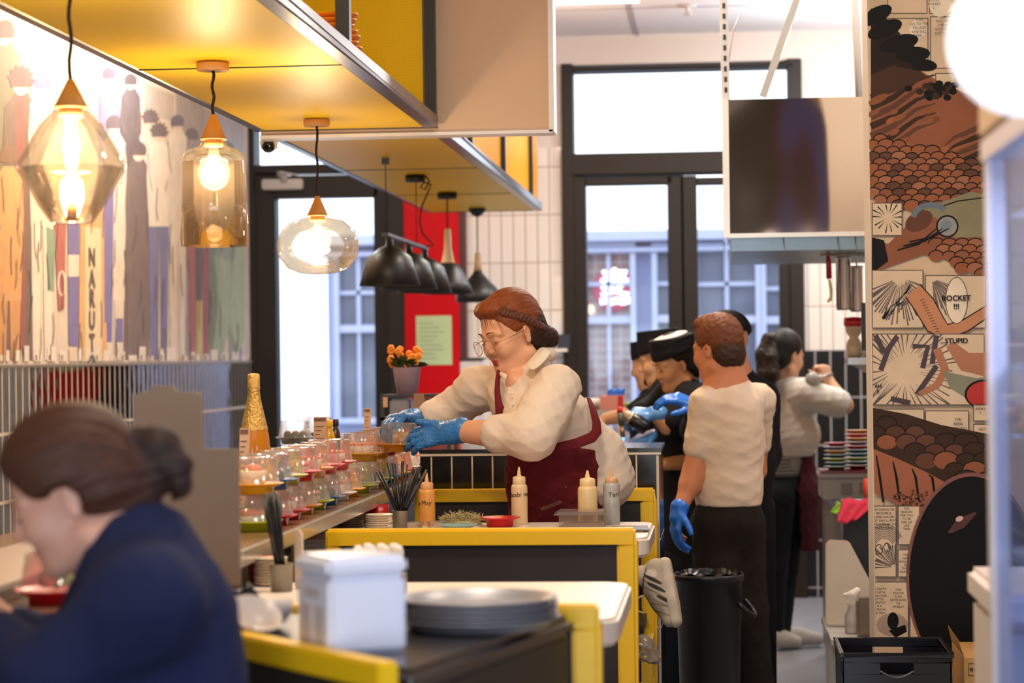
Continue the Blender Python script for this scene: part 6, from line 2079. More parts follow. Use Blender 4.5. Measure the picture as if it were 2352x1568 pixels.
t = thing('globe_lamp', 'white glowing globe lamp standing on the wooden fridge top', 'lamp', (gp.x, 2.75, FT + 0.085))
GR = 172 * mpp(2.75)
MB().ball((gp.x, 2.75, gp.z), GR, None, 40, 24).build('globe', mat('opal_globe', 'f6f2f2', 0.25, emit=('f4f4ff', 1.1)), t)
MB().lathe([(0.055, FT + 0.0855), (0.05, FT + 0.1), (0.028, FT + 0.11), (0.03, gp.z - GR * 0.94)], (gp.x, 2.75, 0), 28).build('base', M_wpl, t)

# crumpled clear bag hanging on the booth leg by the aisle
bp = P(1487, 1500, 7.05)
B_ = Soft(0.007, 0.02)
b0 = P(1462, 1466, 7.0)
B_.chain([b0, P(1478, 1478, 7.0), P(1502, 1512, 7.0)], [0.012, 0.026, 0.02]).cone(P(1470, 1490, 7.02), P(1480, 1506, 7.0), 0.022, 0.02).cone(P(1490, 1488, 7.0), P(1512, 1516, 7.0), 0.02, 0.008)
B_.fold = folds(91, 0.012, 0.05)
o = B_.mesh('plastic_bag', glass('crumpled_clear_plastic', 'f2e2cc', alpha=0.28, rough=0.2), None)
tag(o, 'crumpled clear plastic bag hanging at the aisle end of the yellow booth', 'bag')

# back bench by the double doors with glove box and tubs
by = 12.15
zb = P(1400, 942, by).z
t = thing('back_bench', 'narrow steel bench under the double doors behind the cooks', 'bench', (-0.4, by + 0.25, 0))
x0, x1 = P(1290, 950, by).x, P(1560, 950, by).x
MB().box((x0, by, zb - 0.03), (x1, by + 0.5, zb)).build('worktop', M_steel, t)
for x in (x0 + 0.02, x1 - 0.05):
    for y in (by + 0.02, by + 0.45):
        MB().box((x, y, 0), (x + 0.03, y + 0.03, zb - 0.03)).build('leg', M_steel, t)
a, b = P(1378, 936, by + 0.05), P(1432, 908, by + 0.05)
t = thing('glove_box', 'red and white cardboard box of blue gloves on the back bench', 'box', (a.x, by + 0.1, zb))
MB().box((a.x, by + 0.05, zb + 0.0005), (b.x, by + 0.17, b.z)).build('carton', mat('pale_red_carton', 'd88a78', 0.6, var=0.15, scale=12), t)
MB().box((b.x - 0.03, by + 0.048, zb + 0.001), (b.x, by + 0.0495, b.z)).build('red_panel', mat('red_print', 'c22a26', 0.6), t)
gl_ = Soft(0.006, 0.01)
for k in range(6):
    gl_.cone((a.x + 0.05 + 0.012 * k, by + 0.11, b.z - 0.005), (a.x + 0.045 + 0.017 * k, by + 0.10, b.z + 0.025 + 0.01 * (k % 2)), 0.014, 0.008)
gl_.mesh('protruding_gloves', M_blue2, t)
for k, (px, w_, h_, col, lab) in enumerate([(1350, 0.07, 0.06, 'cfc3b5', 'cream tub on the back bench behind the apron woman'), (1452, 0.06, 0.035, '7fae3a', 'green lid on the back bench beside the glove box'), (1530, 0.08, 0.05, 'c9c2ba', 'grey tub on the back bench behind the cooks')]):
    c = P(px, 940, by + 0.1)
    o = MB().lathe([(w_ * 0.85, zb + 0.0005), (w_, zb + h_), (w_ * 0.95, zb + h_), (0, zb + h_ * 0.9)], (c.x, by + 0.2, 0), 24).build('food_tub', mat('tub_' + col, col, 0.4))
    tag(o, lab, 'tub')
# white dispenser by the red panel, and jar shelf behind the apron woman
wy = 12.8
a, b = P(1058, 1000, wy), P(1106, 826, wy)
t = thing('white_dispenser', 'tall white dispenser between red panel and apron woman', 'dispenser', ((a.x + b.x) / 2, wy, 0))
MB().box((a.x, wy, 0), (b.x, wy + 0.2, b.z)).build('body', mat('pale_lilac_white', 'c9c2c6', 0.5), t, bevel=0.01)
MB().box((a.x - 0.004, wy - 0.004, b.z), (b.x + 0.004, wy + 0.2, b.z + 0.012)).build('lid', M_blk, t)
a, b = P(1282, 800, 14.0), P(1308, 766, 14.0)
t = thing('wall_bracket_shelf', 'small white tile shelf behind the apron woman', 'shelf', (a.x, 14.2, a.z))
MB().box((P(1240, 822, 14.2).x, 14.3, a.z - 0.02), (P(1300, 822, 14.2).x, 14.5, a.z)).build('board', M_wpl, t)
o = MB().box((a.x - 0.03, 14.34, a.z + 0.0005), (a.x + 0.05, 14.44, b.z)).build('dark_box', mat('dark_blue_box', '2b2c3a', 0.4, var=0.2), None, bevel=0.004)
tag(o, 'dark blue box on the small wall shelf behind the apron woman', 'box')
o = MB().lathe([(0.03, a.z + 0.0005), (0.035, a.z + 0.11), (0.02, a.z + 0.13), (0, a.z + 0.135)], (P(1262, 760, 14.4).x, 14.4, 0), 20).build('spice_jar', mat('green_lid_jar', '7f9a58', 0.4, var=0.2))
tag(o, 'green topped jar on the small wall shelf behind the apron woman', 'jar')
# ------------------------------------------------------------------ woman in the maroon apron, leaning over the belt
def apron_woman():
    D = 7.2
    m = mpp(D)
    root = thing('person', 'woman in white shirt and maroon apron leaning over the belt with a covered plate', 'person', (P(1330, 1300, 7.4).x, 7.4, 0.7))
    f = Vector((-0.72, -0.62, -0.33))
    Hc = P(1171, 764, D)
    # key joints
    neckb = P(1206, 868, 7.24)
    shN, shF = P(1282, 890, 7.07), P(1100, 893, 7.36)
    elN, elF = P(1222, 1000, 6.95), P(1040, 940, 7.42)
    wrN, wrF = P(1048, 990, 7.06), P(952, 962, 7.36)
    chest, belly, pel = P(1212, 915, 7.23), P(1278, 1005, 7.30), P(1338, 1085, 7.36)
    knee1, ank1 = Vector((-0.60, 7.46, 0.775)), P(1497, 1332, 7.36)
    knee2 = Vector((-0.55, 7.40, 0.775))
    B = Soft(0.0042, 0.02)
    L, f, s, u = head(B, Hc, f, 1.0, roll=0.05, neck=neckb, rneck=0.047, lipcol='b23a38')
    B.cone(neckb, P(1184, 878, 7.14), 0.042, 0.03, 0, 0.02)
    B.chain([chest, belly, pel], [0.095, 0.11, 0.11], 0, 0.05)
    B.cone(neckb, chest, 0.06, 0.09, 0, 0.04)
    for sh, el, wr in ((shN, elN, wrN), (shF, elF, wrF)):
        B.cone(neckb, sh, 0.05, 0.052, 0, 0.04).chain([sh, el, wr], [0.05, 0.044, 0.027], 0, 0.02)
    B.chain([elN, elN.lerp(wrN, 0.35), wrN], [0.045, 0.046, 0.027], 0, 0.02)
    dN = (P(985, 1000, 7.08) - wrN)
    dF = (P(900, 958, 7.26) - wrF)
    B.cone(wrN, wrN + dN.normalized() * 0.05, 0.026, 0.02, 0, 0.02).cone(wrF, wrF + dF.normalized() * 0.05, 0.025, 0.02, 0, 0.02)
    body = B.mesh('body', M_skin, root, ['d99f7c', 'b4584f'])
    face_marks(L, f, s, u, root)
    # hair: swept back from the brow into a low bun, with a braid along the side
    H = Soft(0.0042, 0.016)
    ax = (f, s, u)
    H.ell(L(-0.022, 0, 0.043), (0.102, 0.085, 0.098), ax, 0)
    H.ell(L(-0.055, 0, 0.0), (0.075, 0.08, 0.085), ax, 1)
    H.ell(L(-0.07, 0, -0.045), (0.05, 0.058, 0.05), ax, 1)
    bun = P(1258, 772, 7.27)
    H.ell(bun, (0.034, 0.034, 0.031), None, 1).cone(L(-0.1, 0, -0.03), bun, 0.042, 0.025, 1)
    H.ell(bun + Vector((0.012, 0, -0.012)), 0.024, None, 1, 0.008).ell(bun + Vector((-0.012, -0.012, 0.012)), 0.022, None, 1, 0.008)
    # carve the face opening
    H.cut(L(0.060, 0, 0.05), (f - u * 0.75))
    H.ell(L(0.045, 0, 0.095), (0.045, 0.065, 0.03), ax, 0)
    H.p.append(('e', np.array(L(0.083, 0, -0.052)), np.array((0.088, 0.1, 0.096)), np.array([list(v) for v in ax]), 0, 0, 0.008, True))
    for q in (-1, 1):
        H.p.append(('e', np.array(L(0.0, q * 0.085, -0.022)), np.array((0.026, 0.03, 0.034)), np.array([list(v) for v in ax]), 0, 0, 0.006, True))
    H.fold = strand_fold(Hc, f, s, u, 0.0011, 70)
    hair = H.mesh('hair', M_hairm, root, ['7d3e1c', '33201a'])
    br = [L(0.055, 0.046, 0.092), L(0.028, 0.069, 0.07), L(0.0, 0.081, 0.05), L(-0.035, 0.083, 0.022), L(-0.075, 0.07, -0.01), L(-0.105, 0.04, -0.03)]
    bm_ = MB()
    for j in range(2):
        pts = []
        for i in range(41):
            t_ = i / 40 * 5
            a = min(int(t_), 4)
            p = br[a].lerp(br[a + 1], t_ - a)
            w = math.sin(i * 1.3 + j * math.pi) * 0.0075
            pts.append(p + u * w + s * 0.004 * math.cos(i * 1.3 + j * math.pi))
        bm_.tube(pts, [0.0085 + 0.0025 * abs(math.sin(i * 1.3)) for i in range(41)], 8)
    bm_.build('braid', mat('auburn_braid', '5a2c18', 0.45, var=0.4, scale=90, bump=0.4, bscale=160), hair)
    fr_ = MB()
    rr = random.Random(2)
    for k in range(18):
        y0 = rr.uniform(-0.02, 0.055)
        e_ = rr.uniform(0.0, 0.03)
        c_ = [L(0.03, y0 * 0.7, 0.112), L(0.058, y0 * 0.85, 0.104), L(0.074 - abs(y0) * 0.1, y0, 0.087), L(0.0845 - abs(y0) * 0.3, y0 * 1.15, 0.064), L(0.089 - abs(y0) * 0.45, y0 * 1.3 + rr.uniform(-0.004, 0.004), 0.046 - e_)]
        fr_.tube(smooth_path(c_, 6), [0.0009 * (1 - i_ / 26) + 0.00015 for i_ in range(25)], 5)
    fr_.build('fringe', mat('auburn_strand', '6b3417', 0.45), hair)
    # glasses
    g = MB()
    for q in (-1, 1):
        ring = []
        for i in range(25):
            a = 2 * math.pi * i / 24
            ring.append(L(0.116 - 0.008 * abs(math.cos(a)) * (1 if math.cos(a) * q > 0 else 0.2), q * 0.033 + 0.025 * math.cos(a), -0.012 + 0.0235 * math.sin(a)))
        g.tube(ring, 0.0011, 6)
        g.tube([L(0.107, q * 0.058, -0.004), L(0.06, q * 0.076, -0.001), L(-0.005, q * 0.083, 0.004)], 0.0011, 6)
    g.tube([L(0.116, -0.009, -0.008), L(0.12, 0, -0.005), L(0.116, 0.009, -0.008)], 0.0011, 6)
    gf = g.build('glasses', mat('gold_wire', 'b08c6a', 0.25, metal=0.9), root)
    for q in (-1, 1):
        lens = [L(0.1145 - 0.006 * abs(math.cos(a)) * (1 if math.cos(a) * q > 0 else 0.2), q * 0.033 + 0.0245 * math.cos(a), -0.012 + 0.023 * math.sin(a)) for a in [2 * math.pi * i / 24 for i in range(24)]]
        MB().face(lens).build('lens', glass('clear_lens', 'fbf8f5', alpha=0.03, gloss=0.5), gf)
    MB().ball(L(-0.004, 0.082, -0.034), 0.0028, None, 10, 6).build('earring', mat('silver', 'cfcfcf', 0.2, metal=1.0), root)
    # white shirt
    S = Soft(0.0048, 0.03)
    S.chain([chest, belly, pel], [0.124, 0.138, 0.128], 0, 0.06)
    S.ell(P(1225, 955, 7.12), (0.10, 0.09, 0.095), None, 0, 0.05)
    S.cone(P(1188, 892, 7.26), shN, 0.065, 0.061, 0, 0.05).cone(P(1188, 892, 7.28), shF, 0.065, 0.064, 0, 0.05)
    S.chain([shN, shN.lerp(elN, 0.5), elN], [0.066, 0.074, 0.075], 0, 0.04)
    cuffN = elN.lerp(wrN, 0.42)
    S.chain([elN, cuffN], [0.072, 0.06], 0, 0.03)
    cuffF = elF.lerp(wrF, 0.55)
    S.chain([shF, elF, cuffF], [0.072, 0.062, 0.046], 0, 0.03)
    S.cone(cuffN, cuffN.lerp(wrN, 0.03), 0.062, 0.061, 0, 0.008).cone(cuffF, cuffF.lerp(wrF, 0.04), 0.048, 0.047, 0, 0.008)
    S.cone(pel, P(1392, 1100, 7.36), 0.115, 0.095, 0, 0.05).cone(P(1378, 1040, 7.32), P(1390, 1108, 7.30), 0.085, 0.075, 0, 0.04)
    # stand collar and its leaf
    c0 = [P(1214, 850, 7.15), P(1238, 833, 7.17), P(1264, 812, 7.24)]
    S.chain(c0, [0.012, 0.018, 0.020], 0, 0.012)
    c1 = [P(1268, 815, 7.28), P(1240, 828, 7.36), P(1200, 850, 7.38)]
    S.chain(c1, [0.02, 0.018, 0.012], 0, 0.012)
    # V opening under the chin
    S.cone(P(1188, 842, 7.12), P(1179, 884, 7.07), 0.030, 0.002, 0, 0.008, sub=True)
    S.cone(neckb.lerp(shF, 0.5), shF, 0.06, 0.066, 0, 0.03)
    S.cone(neckb, P(1180, 820, 7.2), 0.062, 0.05, 0, 0.008, sub=True)
    S.fold = folds(8, 0.0046, 0.10, (1.0, 0.6, 0.7), 4)
    shirt = S.mesh('shirt', cloth('white_cotton', 'e0cdbb', 0.8, bump=0.06, bs=90), root, None, 4)
    def leaf(inner, outer):
        vs, n_ = [], len(inner)
        for a_, b_ in zip(inner, outer):
            mid_ = (a_ + b_) / 2 + Vector((0, -0.006, 0.006))
            vs += [a_, mid_, b_]
        fs = [(3 * i + j, 3 * i + j + 1, 3 * i + 4 + j, 3 * i + 3 + j) for i in range(n_ - 1) for j in (0, 1)]
        o_ = MB()
        o_.add(vs, fs, None, True)
        o_ = o_.build('collar', cloth('white_cotton', 'e0cdbb'), shirt)
        md_ = o_.modifiers.new('thickness', 'SOLIDIFY')
        md_.thickness = 0.004
        ms_ = o_.modifiers.new('soft', 'SUBSURF')
        ms_.levels = ms_.render_levels = 2
    leaf([P(1204, 842, 7.085), P(1214, 830, 7.10), P(1227, 815, 7.13), P(1240, 797, 7.22)], [P(1222, 854, 7.035), P(1240, 842, 7.05), P(1257, 826, 7.09), P(1270, 806, 7.2)])
    leaf([P(1166, 858, 7.075), P(1158, 856, 7.09), P(1150, 852, 7.13)], [P(1162, 872, 7.055), P(1153, 868, 7.065), P(1145, 860, 7.12)])
    pk = MB()
    pts = [P(1183, 896, 7.085), P(1186, 920, 7.075), P(1186, 935, 7.07)]
    for p in pts[:2]:
        pk.ball(p + Vector((-0.008, -0.028, -0.01)), (0.004, 0.003, 0.004), None, 8, 5)
    pk.build('buttons', mat('pearl_button', 'e6d8ca', 0.3), shirt)
    # apron: skirt wrapping the front, neck strap, waist tie
    A = Soft(0.005, 0.03)
    pN = P(1272, 1010, 7.27)
    A.chain([pN, P(1272, 1090, 7.30), P(1268, 1215, 7.30)], [0.147, 0.150, 0.140], 0, 0.04)
    A.cone(pel, P(1300, 1200, 7.34), 0.136, 0.11, 0, 0.04)
    A.p.append(('c', np.array(belly), np.array(P(1268, 1300, 7.33)), 0.128, 0.12, 0, 0.01, True))
    A.cut(P(1268, 1018, 7.2), Vector((0.16, 0.0, 1)))
    A.cut(P(1374, 1080, 7.3), Vector((1, 0.62, 0.0)))
    A.cut(P(1268, 1212, 7.3), Vector((0, 0, -1)))
    A.fold = folds(5, 0.007, 0.10, (1.3, 1, 0.35), 5)
    M_ap = cloth('maroon_canvas', '6a1a22', 0.85, bump=0.18, bs=160)
    ap = A.mesh('apron', M_ap, root, None, 2)
    def ribbon(name, pts, ws, nrm, th=0.005):
        st = MB()
        vs, fs = [], []
        n = len(pts)
        for i, p in enumerate(pts):
            d = (pts[min(i + 1, n - 1)] - pts[max(i - 1, 0)]).normalized()
            w = d.cross(Vector(nrm)).normalized() * ws[i]
            h = w.cross(d).normalized() * th
            vs += [p - w - h, p + w - h, p + w + h, p - w + h]
        for i in range(n - 1):
            fs += [(i * 4 + j, i * 4 + (j + 1) % 4, i * 4 + 4 + (j + 1) % 4, i * 4 + 4 + j) for j in range(4)]
        fs += [(3, 2, 1, 0), (n * 4 - 4, n * 4 - 3, n * 4 - 2, n * 4 - 1)]
        st.add(vs, fs, None, True)
        st.build(name, M_ap, ap, bevel=0.0015, segs=1)
    ribbon('neck_strap', [P(1146, 850, 7.16), P(1143, 872, 7.125), P(1142, 900, 7.10), P(1146, 930, 7.09), P(1154, 958, 7.09)], [0.006, 0.0075, 0.009, 0.012, 0.022], (0, -1, 0.2))
    ribbon('waist_strap', [P(1352, 915, 7.25), P(1362, 940, 7.19), P(1370, 968, 7.15), P(1371, 990, 7.13), P(1360, 1004, 7.115), P(1325, 1018, 7.095), P(1270, 1030, 7.07)], [0.006, 0.010, 0.013, 0.016, 0.017, 0.016, 0.014], (0.4, -1, 0.25), 0.004)
    bb = Soft(0.005, 0.012)
    bb.ell(P(1157, 958, 7.105), (0.035, 0.02, 0.018), None, 0)
    bb.ell(P(1175, 953, 7.095), (0.025, 0.018, 0.02), None, 0)
    bb.mesh('bib', M_ap, ap)
    pk = MB()
    pk.bar(P(1242, 1170, 7.128), P(1290, 1152, 7.128), 0.012, 0.006, None, (0, -1, 0))
    pk.build('leather_tab', mat('brown_leather', '6a3418', 0.5, var=0.2), ap, bevel=0.002)
    rv = MB()
    for px, py, yy in ((1246, 1168, 7.122), (1286, 1152, 7.122), (1207, 1030, 7.122), (1299, 1118, 7.126)):
        MB().cyl(P(px, py, yy + 0.008), P(px, py, yy), 0.0028, n=10).build('rivet', mat('brass_rivet', 'd0a060', 0.3, metal=0.9), ap)
    # trousers, kneeling on the bench
    T = Soft(0.008, 0.03)
    T.cone(P(1325, 1085, 7.38), pel, 0.1, 0.1)
    T.chain([P(1315, 1120, 7.37), knee1], [0.09, 0.07]).chain([knee1, ank1 + Vector((-0.02, 0, 0))], [0.066, 0.046])
    T.chain([P(1345, 1120, 7.42), Vector((-0.66, 7.50, 0.775)), Vector((-0.34, 7.53, 0.775))], [0.09, 0.066, 0.05])
    T.fold = folds(15, 0.004, 0.09)
    T.mesh('trousers', cloth('black_trousers', '1a171a', 0.85), root)
    # sock/ankle
    B2 = Soft(0.006, 0.02)
    B2.chain([ank1 + Vector((-0.05, 0, -0.006)), ank1 + Vector((0.03, 0, 0.004))], [0.034, 0.032])
    B2.mesh('ankle', M_skin, root, ['c98a66'])
    # trainer, toe pointing down and sole turned outwards
    h0, t0 = P(1523, 1308, 7.34), P(1544, 1420, 7.30)
    dv = (t0 - h0)
    Ld = dv.length
    dv.normalize()
    out = Vector((1, -0.12, 0.12))
    out = (out - dv * out.dot(dv)).normalized()
    sd = dv.cross(out)
    E = lambda a, b, c=0: h0 + dv * (a * Ld) + out * b + sd * c
    K = Soft(0.003, 0.014)
    K.chain([E(-0.02, -0.022), E(0.3, -0.032), E(0.62, -0.02), E(1.0, -0.008)], [0.038, 0.037, 0.036, 0.026], 0, 0.02)
    K.cone(E(0.12, -0.05), E(0.04, -0.075), 0.037, 0.035, 0, 0.015)
    K.cone(E(0.38, -0.058), E(0.68, -0.036), 0.018, 0.016, 2, 0.012)
    K.ell(E(0.03, -0.112), 0.033, None, 0, 0.006, sub=True)
    def mark(p, q, w, col):
        d_ = (q - p)
        L_ = d_.length / 2
        d_.normalize()
        K.paint.append((((p + q) / 2, (d_, d_.cross(sd), sd)), (L_, w, 0.03), col, 0.0022))
    mark(E(0.42, -0.075, 0.03), E(0.95, -0.02, 0.03), 0.018, 'b09e8a')
    mark(E(-0.02, -0.035, 0.03), E(0.16, -0.03, 0.03), 0.016, 'dccdbb')
    for a, b in ((0.07, -0.058), (0.24, -0.052), (0.52, -0.03)):
        mark(E(a, b, 0.035), E(a + 0.24, b + 0.05, 0.035), 0.0052, '2c2825')
        mark(E(a + 0.07, b - 0.012, 0.035), E(a + 0.3, b + 0.038, 0.035), 0.0012, '857462')
    mark(E(0.60, -0.075, 0.03), E(0.80, 0.01, 0.03), 0.0013, '857462')
    mark(E(0.78, -0.05, 0.03), E(0.97, 0.0, 0.03), 0.0013, '857462')
    mark(E(-0.05, -0.05, 0.03), E(0.5, -0.085, 0.03), 0.0016, '3a342f')
    sh = K.mesh('shoe', mat('grey_trainer', 'c9b8a6', 0.75, var=0.08, attr='Col', bump=0.15, bscale=120), root, ['c2b09c', 'e0d4c4', 'd6c8b6', '3a3430'])
    K = Soft(0.0045, 0.012)
    K.chain([E(-0.08, 0.008), E(0.3, 0.012), E(0.65, 0.014), E(1.02, 0.006)], [0.027, 0.026, 0.034, 0.028], 0, 0.02)
    for i in range(9):
        K.cone(E(0.0 + i * 0.125, 0.034, -0.05), E(0.0 + i * 0.125, 0.034, 0.05), 0.005, None, 0, 0.003, sub=True)
    K.cut(E(0.5, 0.03), out)
    K.cut(E(0.5, -0.004), -out)
    K.mesh('sole', mat('cream_rubber_sole', 'd2c2ae', 0.7, var=0.08), sh)
    lc = MB()
    for i in range(5):
        a = 0.34 + i * 0.075
        lc.tube([E(a, -0.066 + i * 0.004, -0.02), E(a + 0.02, -0.078 + i * 0.005, 0), E(a, -0.066 + i * 0.004, 0.02)], 0.003, 6)
    lc.tube([E(0.42, -0.078), E(0.5, -0.115), E(0.66, -0.12), E(0.78, -0.088)], 0.0028, 6)
    lc.build('laces', mat('cream_lace', 'dacbb8', 0.8), sh)
    # gloves
    G = Soft(0.0027, 0.006)
    hand(G, wrN + dN.normalized() * 0.012, dN, Vector((0.12, -0.80, 0.58)), (0, 0, 1), [(0.25, 0.35, 0.3), (0.2, 0.35, 0.3), (0.18, 0.35, 0.3), (0.2, 0.4, 0.3)], 0.12, 1.06, 0.0015, thumb_dir=(-0.86, 0.05, 0.25))
    G.chain([wrN + dN.normalized() * 0.03, wrN, wrN - dN.normalized() * 0.018], [0.034, 0.034, 0.041], 0, 0.02)
    G.fold = folds(21, 0.0022, 0.022, n=5)
    G.mesh('glove', M_blue, root)
    G = Soft(0.0027, 0.006)
    hand(G, wrF + dF.normalized() * 0.008, dF, Vector((-0.25, -0.25, 0.93)), (-0.3, -1, 0), [(0.75, 0.55, 0.3), (0.7, 0.55, 0.3), (0.65, 0.55, 0.3), (0.6, 0.5, 0.3)], 0.1, 1.06, 0.0015, thumb_dir=(-0.75, -0.62, -0.05))
    G.chain([wrF + dF.normalized() * 0.03, wrF, wrF - dF.normalized() * 0.012], [0.03, 0.031, 0.036], 0, 0.02)
    G.fold = folds(22, 0.0022, 0.022, n=5)
    G.mesh('glove', M_blue, root)
apron_woman()
hp = P(918, 1036, 7.17)
place_plate('orange', 'fried', tuple(hp), 'in the blue gloved hands of the apron woman', 0.5, group=None) if False else None
for nm, proto_, dz, lab, cat_ in (('sushi_plate', plates['orange'], 0, 'orange sushi plate held in blue gloved hands', 'plate'), ('fried_sushi', food0['fried'], 0.0205, 'golden fried sushi on the plate held in blue gloved hands', 'sushi'), ('plate_cover', dome0, 0.0262, 'clear cover on the plate held in blue gloved hands', 'plate cover')):
    o = proto_.copy()
    C.objects.link(o)
    o.location = (hp.x, hp.y, hp.z + dz)
    tag(o, lab, cat_)
# ------------------------------------------------------------------ the other staff and the seated guest
def limb_person(label, loc):
    return thing('person', label, 'person', loc)

def skull_cap(parent, L, f, s, u, tilt=0.0, h=0.075, r=0.093, white=False):
    """flat topped kitchen hat"""
    B = Soft(0.005, 0.008)
    a, b = L(-0.012, 0, 0.058), L(-0.025, 0, 0.058 + h)
    B.cone(a, b, r, r * 1.02, 0)
    B.cut(L(-0.012, 0, 0.05), -(u * 1.0 + f * 0.12))
    B.cut(L(-0.025, 0, 0.058 + h), (u * 1.0 - f * 0.1))
    B.fold = folds(4, 0.003, 0.06)
    o = B.mesh('hat', M_hat, parent)
    if white:
        c = L(-0.02, 0, 0.058 + h + 0.001)
        MB().ball(c, (r * 0.8, r * 0.8, 0.014), None, 24, 8, Matrix((f, s, u)).transposed()).build('hat_top', cloth('white_hat_top', 'e6e0da', 0.8), o)
    return o

def hair_cap(parent, L, f, s, u, cols, res=0.006, low=-0.04, front=0.05, big=1.0, seed=1, amp=0.004, wl=0.025):
    H = Soft(res, 0.014)
    ax = (f, s, u)
    H.ell(L(-0.02, 0, 0.042), [v * big for v in (0.103, 0.085, 0.10)], ax, 0)
    H.ell(L(-0.05, 0, low * 0.5), [v * big for v in (0.068, 0.078, 0.085)], ax, 1)
    H.cut(L(front, 0, 0.048), (f - u * 0.8))
    H.p.append(('e', np.array(L(0.078, 0, -0.055)), np.array((0.09, 0.11, 0.1)), np.array([list(v) for v in ax]), 0, 0, 0.008, True))
    for q in (-1, 1):
        H.p.append(('e', np.array(L(0.0, q * 0.085, -0.022)), np.array((0.024, 0.03, 0.036)), np.array([list(v) for v in ax]), 0, 0, 0.006, True))
    H.cut(L(-0.05, 0, low - 0.045), -u)
    H.fold = folds(seed, amp, wl)
    return H

# --- man in the cream T-shirt, back to us
def tshirt_man():
    D = 8.9
    r = limb_person('man in cream T-shirt and dark trousers seen from behind by the black bin', (P(1670, 1500, D).x, D, 0))
    K = lambda x, y, dy=0.0: P(x, y, D + dy)
    f = Vector((-0.80, 0.55, -0.16))
    Hc = K(1646, 800)
    nb = K(1668, 888)
    sL, eL, wL = K(1622, 928, -0.06), K(1597, 1085, -0.06), K(1560, 1172, -0.12)
    sR = K(1742, 920, 0.10)
    eR = K(1735, 1080, 0.22)
    wR = K(1690, 1085, 0.27)
    ch, wa, hp = K(1680, 960), K(1674, 1110), K(1672, 1190)
    B = Soft(0.006, 0.025)
    L, f, s, u = head(B, Hc, f, 0.98, neck=nb, rneck=0.066)
    B.cone(nb, ch, 0.07, 0.1, 0, 0.05).chain([ch, wa, hp], [0.115, 0.115, 0.12], 0, 0.05)
    for sh, el, wr in ((sL, eL, wL), (sR, eR, wR)):
        B.cone(nb, sh, 0.055, 0.055, 0, 0.04).chain([sh, el, wr], [0.056, 0.042, 0.028], 0, 0.02)
    B.cone(eL.lerp(sL, 0.1), eL.lerp(wL, 0.3), 0.044, 0.043)
    hand(B, wL, K(1550, 1225, -0.14) - wL, (-0.75, -0.35, 0.2), (-0.2, -1, 0), [(0.45, 0.5, 0.4)] * 4, 0.08, 0.72)
    B.mesh('body', M_skin, r, ['c9805a', 'b0604e'])
    H = hair_cap(r, L, f, s, u, None, low=-0.05, front=0.066, seed=6, amp=0.008, wl=0.026)
    H.ell(L(0.03, 0.0, 0.105), (0.05, 0.06, 0.035), (f, s, u), 0, 0.02)
    H.mesh('hair', M_hairm, r, ['6b3a1e', '3a2014'])
    S = Soft(0.006, 0.035)
    S.chain([K(1682, 940), K(1678, 1020), K(1673, 1110), K(1673, 1150)], [0.122, 0.124, 0.124, 0.126], 0, 0.05)
    S.cone(K(1660, 915), sL, 0.07, 0.062).cone(K(1685, 915), sR, 0.07, 0.064)
    S.cone(nb + Vector((0.005, 0, -0.01)), K(1676, 925), 0.072, 0.095, 0, 0.03)
    cL, cR = sL.lerp(eL, 0.62), sR.lerp(eR, 0.6)
    S.chain([sL, cL], [0.062, 0.064]).chain([sR, cR], [0.062, 0.06])
    S.ell(K(1690, 960, -0.07), (0.09, 0.05, 0.10), None, 0, 0.05)
    S.cut(K(1673, 1160), (0, 0, -1))
    S.cut(K(1655, 876), Vector((-0.18, 0, 1)))
    S.fold = folds(31, 0.0045, 0.085, (0.6, 0.5, 1.4), 5)
    S.mesh('t_shirt', cloth('cream_jersey', 'dcc3aa', 0.85, bump=0.06), r, None, 2)
    T = Soft(0.008, 0.04)
    z = lambda v, h: Vector((v.x, v.y, h))
    T.cone(K(1674, 1148), hp, 0.122, 0.134)
    kn1, kn2 = K(1645, 1400, -0.05), K(1712, 1400, 0.06)
    T.chain([K(1648, 1215, -0.02), kn1, z(K(1632, 1500, -0.03), 0.09)], [0.1, 0.082, 0.07])
    T.chain([K(1700, 1215, 0.03), kn2, z(K(1735, 1500, 0.08), 0.09)], [0.1, 0.084, 0.085])
    T.fold = folds(33, 0.005, 0.11, (1, 1, 0.6))
    T.cut(K(1674, 1144), (0, 0, 1))
    T.mesh('trousers', cloth('brown_black_trousers', '1f1813', 0.9), r)
    for dy, px in ((-0.03, 1632), (0.08, 1735)):
        b = K(px, 1500, dy)
        Q = Soft(0.007, 0.02)
        Q.cone((b.x, b.y, 0.05), (b.x - 0.13, b.y + 0.1, 0.035), 0.045, 0.034).cut((b.x, b.y, 0.002), (0, 0, -1))
        Q.mesh('shoe', cloth('black_shoe', '17151a', 0.6), r)
    G = Soft(0.004, 0.006)
    dv = (K(1550, 1225, -0.14) - wL)
    hand(G, wL, dv, (-0.75, -0.35, 0.2), (-0.2, -1, 0), [(0.45, 0.5, 0.4)] * 4, 0.08, 0.98, 0.002)
    G.chain([wL + dv.normalized() * 0.03, wL, wL - dv.normalized() * 0.012], [0.033, 0.033, 0.037])
    G.fold = folds(35, 0.002, 0.02)
    G.mesh('glove', M_blue2, r)
tshirt_man()

